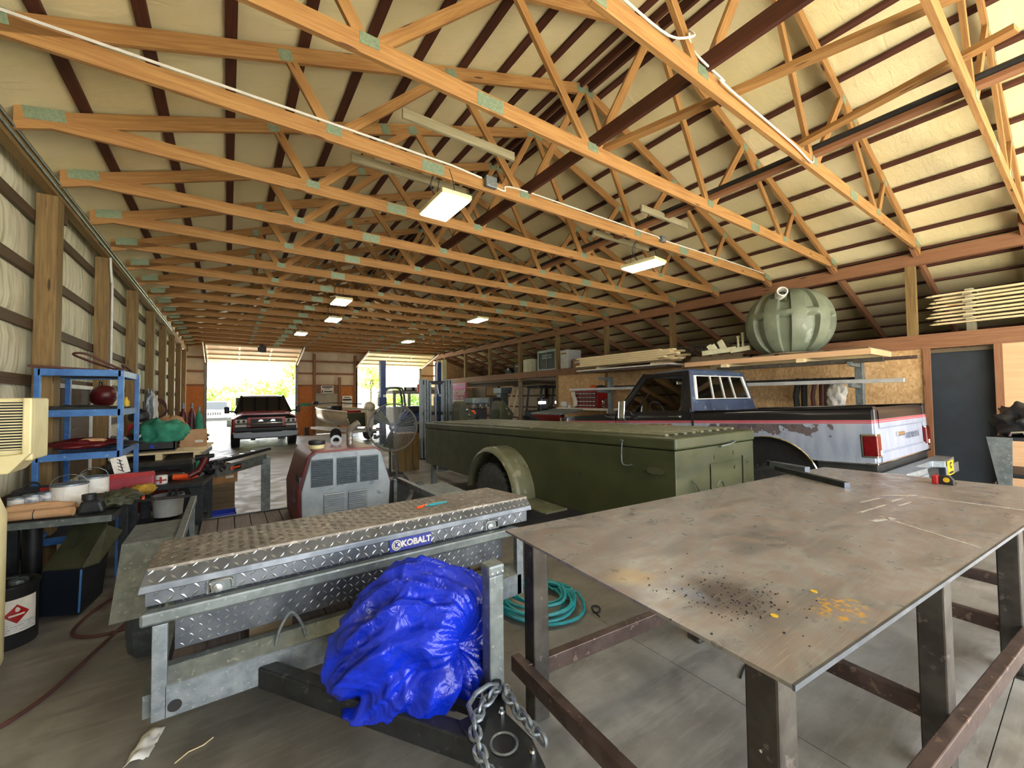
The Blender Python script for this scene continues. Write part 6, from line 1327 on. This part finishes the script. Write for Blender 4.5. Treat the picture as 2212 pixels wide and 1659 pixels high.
for x in (3.08, 3.2): tag(MB().lathe([(.05, 0), (.05, .35), (.03, .4), (0, .4)], (x, YB-.3, 0), n=12).build('black_cylinder', M['black'], smooth=True), 'short black cylinder standing by the brown panel, %s of two' % ('left' if x < 3.1 else 'right'), 'cylinder')
t = thing('door_opener', 'black garage door opener under the trusses above the left door', 'opener', (1.15, 20.0, 3.7)); MB().bb(1.0, 1.3, 19.9, 20.2, 3.72, 4.0).build('housing', M['black'], t, bevel=.03)
for x, z in ((1.03, 3.98), (1.27, 3.98), (1.03, 3.74), (1.27, 3.74), (1.2, 3.86)): MB().lathe([(.03, 0), (.02, .02), (0, .025)], (x, 19.9, z), (0, -1, 0), 8).build('bolt', M['chrome'], t)
MB().bar((1.15, 20.1, 4.0), (1.15, 20.1, 4.1), .1, .1).bar((1.15, 20.2, 3.82), (1.15, 22.1, 3.75), .05, .05).build('rail', M['darksteel'], t)
# pink banner on the right partition
bn = thing('tyre_banner', 'pink and white lettered banner on the right partition near the garage door', 'banner', (9.1, 17.75, 1.6))
M['pink'] = pm('banner_pink', '#d05fa0', '#c45494', 4, .6); M['pink2'] = pm('banner_rose', '#cc7a8e', '#d8a0a8', 7, .6)
MB().bb(9.12, 9.15, 16.95, 18.6, 1.62, 2.44).build('sheet', M['pink'], bn); MB().bb(9.12, 9.15, 16.95, 18.6, .7, 1.58).build('poster', M['pink2'], bn); MB().bb(9.115, 9.12, 16.95, 18.6, 1.58, 1.64).build('border', M['white'], bn)
Fb = lambda y, z: frame((9.115, y, z), (0, -1, 0), (0, 0, 1))
text('banner_word', 'Hoosier', .38, Fb(17.78, 2.02), M['white'], bn, .006, .008, .92); text('banner_line', 'RACING TIRE', .12, Fb(17.78, 1.73), M['white'], bn, .006, .003, 1.25); text('banner_line', 'SOME RACE ALL WE', .1, Fb(17.78, 2.34), M['white'], bn, .006, .002, .95)
# stripped olive vehicle with an engine behind the trailer
jp = thing('stripped_jeep', 'olive stripped vehicle with loose fenders around an exposed engine, behind the cargo trailer', 'vehicle', (5.9, 10.0, 0))
MB().bb(5.0, 6.7, 9.7, 10.9, .55, .95).build('frame', M['darksteel'], jp)
for x in (5.1, 6.6):
    for y in (10.0,): MB().lathe([(.15, -.1), (.36, -.1), (.4, 0), (.36, .1), (.15, .1)], (x, y, .4), (1, 0, 0), 20).build('tyre', M['rubber'], jp, smooth=True)
for xx, s in ((5.05, 1), (6.3, -1)):
    P_ = [(xx-.12, 9.5, .95), (xx+.28, 9.5, .98), (xx+.36, 9.5, 1.28), (xx+.02, 9.5, 1.66), (xx-.06, 9.5, 1.62), (xx-.12, 9.5, 1.4)]
    quad(MB(), P_, (0, .5, 0)).build('fender', M['olived'], jp, bevel=.03)
    for q, z in ((.1, 1.42), (.16, 1.28)): MB().lathe([(.045, 0), (.04, .02), (0, .025)], (xx+q, 9.5, z), (0, -1, 0), 12).build('fender_fitting', M['chrome'], jp)
MB().bb(5.5, 5.95, 9.8, 10.4, .95, 1.45).build('engine_block', M['black'], jp, bevel=.03); MB().bb(5.46, 6.0, 9.75, 10.3, 1.56, 1.74).build('air_scoop', M['galvd'], jp, bevel=.05, seg=3)
for x in (5.54, 5.73, 5.92): MB().lathe([(.035, 0), (.035, .03), (0, .03)], (x, 9.75, 1.48), (0, -1, 0), 12).build('stub', M['chrome'], jp); MB().bb(x-.03, x+.03, 9.8, 9.9, 1.45, 1.56).build('runner', M['galv'], jp)
MB().tube(arc((5.42, 9.7, 1.3), .08, 0, pi, 8), .035, 8).build('orange_hose', M['orange'], jp, smooth=True); MB().lathe([(.12, 0), (.12, .05), (0, .05)], (5.73, 9.76, 1.15), (0, -1, 0), 16).build('pulley', M['darksteel'], jp)
MB().bb(5.3, 6.3, 9.6, 9.7, 1.05, 1.12).build('front_bar', M['galvd'], jp)
t = thing('bucket_chair', 'black high backed seat by the post behind the exposed engine', 'seat', (6.9, 10.8, 0)); MB().bb(6.7, 7.1, 10.8, 10.95, 1.0, 1.75).build('back', M['black'], t, bevel=.05); MB().bb(6.7, 7.1, 10.4, 10.85, .8, 1.0).build('cushion', M['black'], t, bevel=.05); MB().bb(6.75, 7.05, 10.45, 10.8, 0, .8).build('stand', M['darksteel'], t)
t = thing('loose_bonnet', 'red and grey loose bonnet panel propped between trailer and pickup nose', 'panel', (6.0, 7.3, .9)); quad(MB(), [(5.85, 7.6, 1.35), (6.3, 7.6, 1.1), (6.5, 6.9, 1.1), (6.05, 6.9, 1.35)], (0, 0, -.04)).build('red_face', M['red'], t, bevel=.01); MB().hexa([(5.8, 7.6, 1.34), (6.5, 7.6, 1.42), (6.7, 6.8, 1.42), (6.0, 6.8, 1.34), (5.8, 7.6, 1.38), (6.5, 7.6, 1.46), (6.7, 6.8, 1.46), (6.0, 6.8, 1.38)]).build('grey_top', M['galvd'], t, bevel=.01)
MB().bb(6.2, 6.4, 7.1, 7.4, 0, 1.34).build('stand', M['darksteel'], t)
# open bay behind: tractor with cage, ladder, press
tr = thing('tractor', 'dark tractor with a roll cage and lit lamps in the open bay behind the posts', 'tractor', (10.6, 12.2, 0))
for x in (9.9, 11.2): MB().tube([(x, 12.3, .9), (x, 12.3, 1.9), (x+.05, 12.3, 2.1), (x+.1, 12.5, 2.15), (x+.1, 13.2, 2.15), (x, 13.3, .9)], .045, 8).build('cage_tube', M['black'], tr, smooth=True)
for y in (12.45, 13.2): MB().bar((9.9, y, 2.14), (11.3, y, 2.14), .07, .09).build('cage_bar', M['black'], tr)
MB().bb(9.8, 11.3, 12.2, 13.3, .6, 1.2).build('body', M['darksteel'], tr, bevel=.06); MB().bb(10.3, 10.8, 12.9, 13.1, 1.2, 1.7).build('seat', M['black'], tr, bevel=.05); MB().bb(10.9, 11.25, 12.25, 12.7, 1.2, 1.42).build('red_cowl', M['red'], tr, bevel=.06)
for x, w in ((9.85, .34), (10.6, .18), (11.15, .34)): MB().box((x, 12.18, 1.52), (w, .05, .1)).build('work_lamp', M['lamplow'], tr, bevel=.02); MB().bb(x-.02, x+.02, 12.18, 12.24, 1.18, 1.5).build('lamp_stalk', M['black'], tr)
for x in (9.75, 11.4):
    for y, r in ((12.5, .4), (13.2, .5)): MB().lathe([(.2, -.14), (r*.92, -.14), (r, 0), (r*.92, .14), (.2, .14)], (x, y, r), (1, 0, 0), 22).build('tyre', M['rubber'], tr, smooth=True)
t = thing('wooden_ladder', 'wooden step ladder leaning in the open bay', 'ladder', (9.5, 13.6, 0))
for d in (0, .38): MB().bar((9.4, 14.0+d, 0), (9.9, 13.8+d, 2.1), .03, .07).build('stile', M['pine'], t)
for k in range(7): MB().bar((9.4+.5*(k+1)/8, 14.0-.2*(k+1)/8, 2.1*(k+1)/8), (9.4+.5*(k+1)/8, 14.38-.2*(k+1)/8, 2.1*(k+1)/8), .06, .025).build('rung', M['pine'], t)
t = thing('shop_press', 'grey machine column standing in the open bay by the ladder', 'machine', (9.8, 15.0, 0)); MB().bb(9.6, 10.0, 14.7, 15.0, 0, 2.1).build('column', M['galvd'], t, bevel=.02); MB().bb(9.5, 10.1, 14.5, 15.1, 1.9, 2.15).build('head', M['galvd'], t, bevel=.02)
tag(MB().bb(9.4, 9.45, 15.6, 16.8, 0, 2.2).build('brown_board', M['old'], bevel=.005), 'dark brown panel standing in the open bay beside the banner', 'panel')
tag(MB().tube([(9.13, 12.55, 2.3), (9.12, 12.5, 1.6), (9.12, 12.6, .8)], .02, 7).build('grey_pipe', M['galvd'], smooth=True), 'grey vertical pipe on the partition post of the open bay', 'pipe')
for k, (y, z) in enumerate(((11.2, 2.2), (12.9, 2.25), (14.2, 2.2))): tag(MB().bar((10.0, y, z), (12.5, y+.3, z), .2, .05).build('stored_board', M['old']), ['stored board hung under the loft, nearest', 'stored board hung under the loft, middle one', 'stored board hung under the loft, farthest'][k], 'board')
# red drawer cabinet on a bench
bn2 = thing('side_bench', 'pale bench along the board wall beyond the pickup nose', 'bench', (8.85, 8.8, 0)); MB().bb(8.58, 9.13, 7.7, 9.9, 1.34, 1.40).build('bench_top', M['white'], bn2, bevel=.006)
for y in (7.8, 9.8): MB().bb(8.62, 8.70, y-.04, y+.04, 0, 1.34).build('leg', M['pine'], bn2)
rc = thing('red_drawer_cabinet', 'red metal cabinet of small drawers on the side bench', 'cabinet', (8.85, 8.7, 1.40)); MB().bb(8.66, 9.08, 8.2, 9.12, 1.40, 1.91).build('body', M['red'], rc, bevel=.01)
for k in range(4):
    d = MB().bb(8.645, 8.66, 8.24, 9.08, 1.43+k*.115, 1.52+k*.115).build('drawer', M['dred'], rc)
    for j in range(6): MB().bb(8.638, 8.645, 8.28+j*.135, 8.38+j*.135, 1.47+k*.115, 1.492+k*.115).build('drawer_label', M['paper'], d)
MB().bb(8.64, 9.10, 8.18, 9.14, 1.91, 1.94).build('top', M['dred'], rc)
tag(MB().blob((8.85, 8.5, 2.0), (.25, .3, .16), 52, .2).build('orange_hat', M['orange'], smooth=True, ang=180), 'orange cap on top of the red drawer cabinet', 'cap')
tag(MB().blob((8.85, 8.25, 1.99), (.25, .4, .13), 53, .4, 3).build('black_gloves', M['black'], smooth=True, ang=180), 'dark gloves heaped on top of the red drawer cabinet', 'gloves')
tag(MB().slab(lambda u, v: (8.61+.01*sin(v*6), 9.18-.16*u-.04*sin(v*5), 1.45+.42*v), 5, 10, (.01, 0, 0)).build('paper_cutout', M['paper'], smooth=True), 'curvy white paper cutout hanging on the red cabinet corner', 'paper')
t = thing('spray_cup', 'small white spray cup on the side bench', 'cup', (8.7, 9.4, 1.40)); MB().lathe([(.05, 0), (.06, .08), (.03, .1), (.03, .16), (0, .16)], (8.7, 9.4, 1.40), n=14).build('cup', M['white'], t, smooth=True)
tag(MB().blob((8.8, 7.95, 1.52), (.3, .3, .28), 54, .4, 3).build('plastic_bag', M['glass'], smooth=True, ang=180), 'clear plastic bag on the side bench', 'bag')
tag(MB().blob((8.7, 9.65, 1.5), (.2, .3, .2), 55, .3, 3).build('white_rag', M['paper'], smooth=True, ang=180), 'white rag at the far end of the side bench', 'rag')
# cantilever rack with tubes
cr = thing('tube_rack', 'grey steel cantilever rack holding long tubes along the board wall', 'rack', (8.6, 4.8, 0))
for y in (2.24, 7.55):
    MB().bb(8.42, 8.54, y-.05, y+.05, 0, 2.26).build('column', M['galvd'], cr, bevel=.004); MB().bb(8.2, 9.05, y-.08, y+.08, 0, .08).build('foot', M['galvd'], cr)
    for z in (1.86, 2.2): MB().bar((8.48, y, z), (8.0, y, z+.02), .05, .06).build('arm', M['galvd'], cr)
MB().bar((8.58, 2.2, 1.98), (8.58, 7.5, 1.98), .05, .09).build('tie_rail', M['darksteel'], cr)
tag(MB().bb(8.22, 8.30, 1.66, 8.9, 1.912, 1.975).build('aluminium_tube', M['tubeshine'], bevel=.004), 'long bright aluminium tube lying across the rack arms', 'tube')
tag(MB().bb(8.08, 8.16, 1.85, 4.4, 2.23, 2.30).build('steel_channel', M['steel'], bevel=.004), 'dark steel channel on the upper rack arms under the platform', 'channel')
tag(MB().bb(8.2, 8.26, 1.5, 3.2, 2.25, 2.30).build('steel_channel', M['brown_steel'], bevel=.004), 'thin rusty bar projecting past the platform end', 'bar')
for k, y in enumerate((3.25, 2.98)): tag(MB().tube([(8.86, y, 2.04), (8.84, y+.05, 1.7), (8.86, y+.02, 1.3), (8.9, y-.06, 1.3), (8.88, y-.08, 2.04)], .05 if k == 0 else .035, 7).build('log_chain' if k == 0 else 'hanging_strap', M['rubber'] if k == 0 else M['brownhose'], smooth=True), ['thick dark chain draped over the rack rail by the board wall', 'brown strap hanging on the rack rail beside the chain'][k], 'chain' if k == 0 else 'strap')
tag(MB().blob((8.7, 2.62, 1.72), (.2, .26, .5), 57, .4, 2.5).build('shop_rag', M['paper'], smooth=True, ang=180), 'whitish rag hanging from the long tube by the rack column', 'rag')
tag(MB().slab(lambda u, v: (8.95-.03*sin(v*3), 2.95-.22*u, 1.3+.72*v), 6, 8, (.02, 0, 0)).build('canvas_sheet', M['girt'], smooth=True), 'brown canvas hanging behind the rack', 'canvas')
# platform with cistern and pallets
pf = thing('loft_platform', 'pine framed platform on the rack carrying the big ribbed cistern', 'platform', (8.55, 3.5, 2.28))
MB().bb(8.0, 8.05, 1.97, 5.05, 2.35, 2.44).build('edge_beam', M['ply'], pf); MB().bb(9.0, 9.05, 1.97, 5.05, 2.35, 2.44).build('edge_beam', M['pine'], pf)
MB().bb(8.05, 9.0, 1.97, 2.01, 2.35, 2.44).build('end_beam', M['ply'], pf)
for k in range(7): MB().bb(8.02, 9.05, 2.0+.44*k, 2.36+.44*k, 2.44, 2.465).build('plank', M['old'], pf)
for y in (2.9, 4.2): MB().bb(7.98, 9.05, y-.06, y+.06, 2.29, 2.35).build('bearer', M['pine'], pf)
cn = thing('cistern_tank', 'large dark green ribbed spherical cistern on the platform above the pickup', 'tank', (8.42, 3.22, 2.465))
M['cist'] = pm('cistern_plastic', '#78806c', '#666e5c', 3, .5, bump=.1, bsc=40, c3='#8a9284', sc3=4, t3=.62)
cc = V(8.42, 3.22, 3.04); RX, RZ = .69, .62
def cist(u, v):
    a = u*2*pi; b = (v-.5)*pi*.98; c_ = cos(b)**.8
    ribs = (cos(a*10+.4)); band = abs(v-.56)
    gz_ = .055 if ribs < -.1 else 0
    if .30 < ribs+.4 and False: gz_ = 0
    k = max(0, min(1, (-ribs-.05)*6))
    e = max(0, min(1, (band-.022)*60))*max(0, min(1, (.44-band)*14))
    r = 1-.12*k*e
    o = cc+V(cos(a)*c_*RX*r, sin(a)*c_*RX*r, sin(b)*RZ); o.z = max(o.z, 2.488); return o
MB().grid(cist, 160, 60, True).build('shell', M['cist'], cn, smooth=True, ang=40)
pp = cc+V(-.50, -.06, .42)
MB().box(pp+V(.05, 0, -.02), (.22, .24, .22), Matrix.Rotation(-.5, 3, 'Y')).build('pipe_boss', M['olived'], cn, bevel=.02)
MB().lathe([(.07, 0), (.085, 0), (.085, .2), (.068, .2), (.068, .02), (0, .02)], pp+V(-.0, 0, .0), (-.75, -.55, .25), 20).build('inlet_pipe', M['paper'], cn, smooth=True, ang=30)
tag(MB().lathe([(.45, 0), (.45, .02), (.0, .02)], (8.42, 3.22, 2.465), n=24).build('tank_cradle', M['old']), 'dark round cradle under the ribbed cistern', 'cradle')
# white castings and little pallet
t = thing('small_pallet', 'old grey pallet on the platform left of the cistern', 'pallet', (8.5, 4.4, 2.465))
for k in range(5): MB().bb(8.15, 8.85, 3.95+.22*k, 4.1+.22*k, 2.54, 2.56).build('slat', M['old'], t)
for x in (8.2, 8.5, 8.8): MB().bb(x-.03, x+.03, 3.95, 5.0, 2.465, 2.54).build('stringer', M['old'], t)
M['ivory'] = pm('ivory_paint', '#d8d6b8', '#c8c6a6', 6, .5)
t = thing('steel_casting', 'ivory painted steel castings with upright rods on the small pallet', 'casting', (8.3, 4.3, 2.56)); MB().bar((8.2, 4.75, 2.62), (8.3, 4.1, 2.66), .12, .1).build('bar_body', M['ivory'], t, bevel=.01); MB().bar((8.3, 4.2, 2.62), (8.35, 3.85, 2.66), .18, .09).build('plate_body', M['ivory'], t, bevel=.01)
MB().bar((8.25, 4.3, 2.62), (8.25, 4.42, 2.86), .05, .13).build('lug', M['ivory'], t, bevel=.03)
for y, h in ((4.07, .2), (3.98, .26)): MB().lathe([(.022, 0), (.022, h), (.035, h), (.035, h+.03), (0, h+.03)], (8.3, y, 2.68), n=12).build('rod', M['ivory'], t, smooth=True, ang=30)
for y in (4.45, 4.52): MB().bar((8.24, y, 2.6), (8.2, y+.1, 2.78), .03, .1).build('blade', M['ivory'], t)
# lumber
lr = random.Random(2)
sh = thing('white_sheet', 'pale sheet panel lying under the lumber pile on rack arms', 'panel', (8.5, 6.8, 2.44)); MB().bb(8.0, 9.1, 5.4, 8.35, 2.44, 2.47).build('sheet', M['white'], sh)
tag(MB().bb(8.05, 8.75, 5.6, 8.2, 2.40, 2.438).build('dark_sheet', M['brown_steel']), 'dark sheet beneath the pale panel', 'sheet')
for k, y in enumerate((5.9, 7.6)): tag(MB().bb(8.05, 9.0, y-.05, y+.05, 2.47, 2.56).build('bearer_block', M['pine']), ['short bearer under the right end of the lumber pile', 'short bearer under the left end of the lumber pile'][k], 'block')
for r in range(5):
    for c in range(5):
        y0 = 5.4+lr.uniform(-.15, .45); x = 8.06+.15*c; z = 2.585+.052*r; w = .14; b = 'pine'
        o = MB().bb(x, x+w, y0, 8.35+lr.uniform(-.1, .1), z-.024, z+.022).build('lumber_board', M[b])
        rn = ['bottom', 'second', 'third', 'fourth', 'top'][r]; cn_ = ['front', 'second', 'middle', 'fourth', 'back'][c]
        tag(o, 'pale pine board in the %s layer of the lumber pile, %s in depth' % (rn, cn_), 'board', 'boards in the lumber pile')
tag(MB().bb(8.0, 8.1, 5.4, 8.5, 2.52, 2.56).build('lumber_board', M['old']), 'weathered board lying below the pale lumber pile', 'board')
gm = thing('mesh_screen', 'grey expanded mesh panel standing behind the lumber on the loft', 'mesh', (8.95, 5.2, 2.5))
for k in range(24): MB().bar((8.95, 4.5+.07*k, 2.6), (8.95, 4.5+.07*k, 2.9), .006, .006).build('mesh_wire', M['galvd'], gm)
for k in range(7): MB().bar((8.95, 4.5, 2.6+.05*k), (8.95, 6.15, 2.6+.05*k), .006, .006).build('mesh_wire', M['galvd'], gm)
tag(MB().bb(8.9, 9.0, 4.5, 6.2, 2.475, 2.6).build('mesh_sill', M['old']), 'old timber under the mesh panel', 'timber')
# in the loft
lb_ = thing('glass_display_box', 'white framed dark fronted box with faint lettering on the loft', 'box', (9.85, 11.55, 2.70))
MB().bb(9.62, 10.1, 11.05, 12.1, 2.70, 3.45).build('case', M['black'], lb_)
ring(MB(), [(9.60, 12.12, 2.70), (9.60, 11.03, 2.70), (9.60, 11.03, 3.46), (9.60, 12.12, 3.46)], [(9.60, 12.04, 2.76), (9.60, 11.12, 2.76), (9.60, 11.12, 3.38), (9.60, 12.04, 3.38)], (.03, 0, 0)).build('front_frame', M['galv'], lb_)
MB().bb(9.60, 9.62, 11.57, 11.59, 2.76, 3.38).build('mullion', M['galv'], lb_)
for z in (3.24, 3.15): MB().bb(9.605, 9.615, 11.3, 11.85, z, z+.05).build('print_line', M['galvd'], lb_)
for (nm, lb, y0, y1, z1, m) in (('storage_carton', 'white carton beside the display box on the loft', 10.3, 10.75, 3.35, 'white'), ('storage_carton', 'brown carton on the loft right of the white carton', 9.55, 10.1, 3.0, 'card'), ('storage_case', 'black case on the loft floor left of the lumber pile', 9.0, 9.5, 2.85, 'black'),
                            ('stored_machine', 'pale cream appliance on the loft left of the display box', 12.4, 12.9, 3.2, 'ivory'), ('dark_crate', 'dark crate on the loft by the second stud post', 13.0, 13.5, 3.1, 'darksteel')):
    t = thing(nm, lb, 'box', (9.8, (y0+y1)/2, 2.44)); MB().bb(9.5, 10.1, y0, y1, 2.44, z1).build('body', M[m], t, bevel=.01); MB().bb(9.48, 9.5, y0+.1, y1-.1, z1-.15, z1-.1).build('label', M['paper'] if m != 'white' else M['card'], t)
t = thing('shop_pulley', 'dark round machine part with a bright spot on the loft', 'machine part', (9.6, 14.0, 2.44)); MB().lathe([(.0, -.08), (.2, -.08), (.24, 0), (.2, .08), (0, .08)], (9.6, 14.0, 2.74), (-1, 0, 0), 20).build('wheel', M['darksteel'], t, smooth=True); MB().bb(9.5, 9.7, 13.9, 14.1, 2.44, 2.6).build('base', M['darksteel'], t); MB().lathe([(.05, 0), (0, .03)], (9.5, 13.95, 2.9), (-1, -.3, 0), 10).build('lamp', M['paper'], t)
for r in range(4):
    for c in range(2):
        tag(MB().bb(9.6+.3*c, 9.88+.3*c, 14.6+.15*r, 17.6-.2*c, 2.45+.075*r, 2.51+.075*r).build('stored_plank', M['old' if (r+c) % 2 else 'pine']), 'plank stored on the loft over the open bay, %s layer, %s' % (['bottom', 'second', 'third', 'top'][r], ['front', 'back'][c]), 'plank', 'planks stored on the loft')
fn_ = thing('fence_panels', 'bundle of spindle topped wooden fence pickets stacked on the loft at the far right', 'fence', (9.65, .5, 2.68))
for k in range(9):
    z = 2.86+.058*k; y1 = 1.56-.05*sin(k*2.1)
    MB().bar((9.5+.04*(k % 2), y1-.07, z), (9.5+.04*(k % 2), -1.2, z), .05, .03).build('picket', M['pine'], fn_)
    MB().lathe([(.018, 0), (.016, .05), (.001, .09)], (9.5+.04*(k % 2), y1-.07, z), (0, 1, 0), 8).build('picket_tip', M['pine'], fn_)
    for y in (1.12, .35): MB().bar((9.44, y+.03*(k % 2), z+.026), (9.9, y+.03*(k % 2), z+.026), .09, .03).build('rail', M['greyw'], fn_)
for y in (1.12, .35): MB().bb(9.5, 9.6, y-.05, y+.05, 2.68, 2.84).build('bearer', M['greyw'], fn_)
# right edge clutter in front of the doorway
ct = thing('welding_cart', 'dark cart with a grey side panel and jumbled gear at the right edge', 'cart', (7.7, .5, 0))
MB().bb(7.5, 8.3, .1, .75, .75, .80).build('top', M['darksteel'], ct, bevel=.005); MB().bb(7.52, 8.28, .12, .73, .2, .24).build('shelf', M['darksteel'], ct)
for x in (7.53, 8.27):
    for y in (.13, .72): MB().bb(x-.02, x+.02, y-.02, y+.02, 0, 1.2).build('leg', M['darksteel'], ct)
quad(MB(), [(7.44, .80, 1.22), (7.44, .60, 1.22), (7.49, .62, .62), (7.49, .72, .62)], (.02, 0, 0)).build('side_panel', M['galvd'], ct)
for k in range(4): MB().bb(7.5, 8.3, .755, .765, .3+.1*k, .37+.1*k).build('drawer_front', M['darksteel'], ct)
MB().bb(7.5, 8.3, .1, .75, 1.18, 1.22).build('upper_tray', M['darksteel'], ct, bevel=.005)
tag(MB().blob((7.8, .5, 1.38), (.5, .5, .42), 61, .5, 2.5, flat=.75).build('gear_heap', M['black'], smooth=True, ang=180), 'dark heap of jackets and gear on the cart at the right edge', 'gear')
tag(MB().blob((7.6, .42, 1.34), (.16, .12, .16), 62, .3, 3).build('red_glove', M['dred'], smooth=True, ang=180), 'dull red glove in the heap on the cart', 'glove')
tag(MB().tube([(7.46, .62, 1.24), (7.44, .6, 1.28), (7.44, .52, 1.29), (7.46, .5, 1.24)], .012, 6).build('chrome_handle', M['chrome'], smooth=True), 'small chrome handle on the cart tray', 'handle')
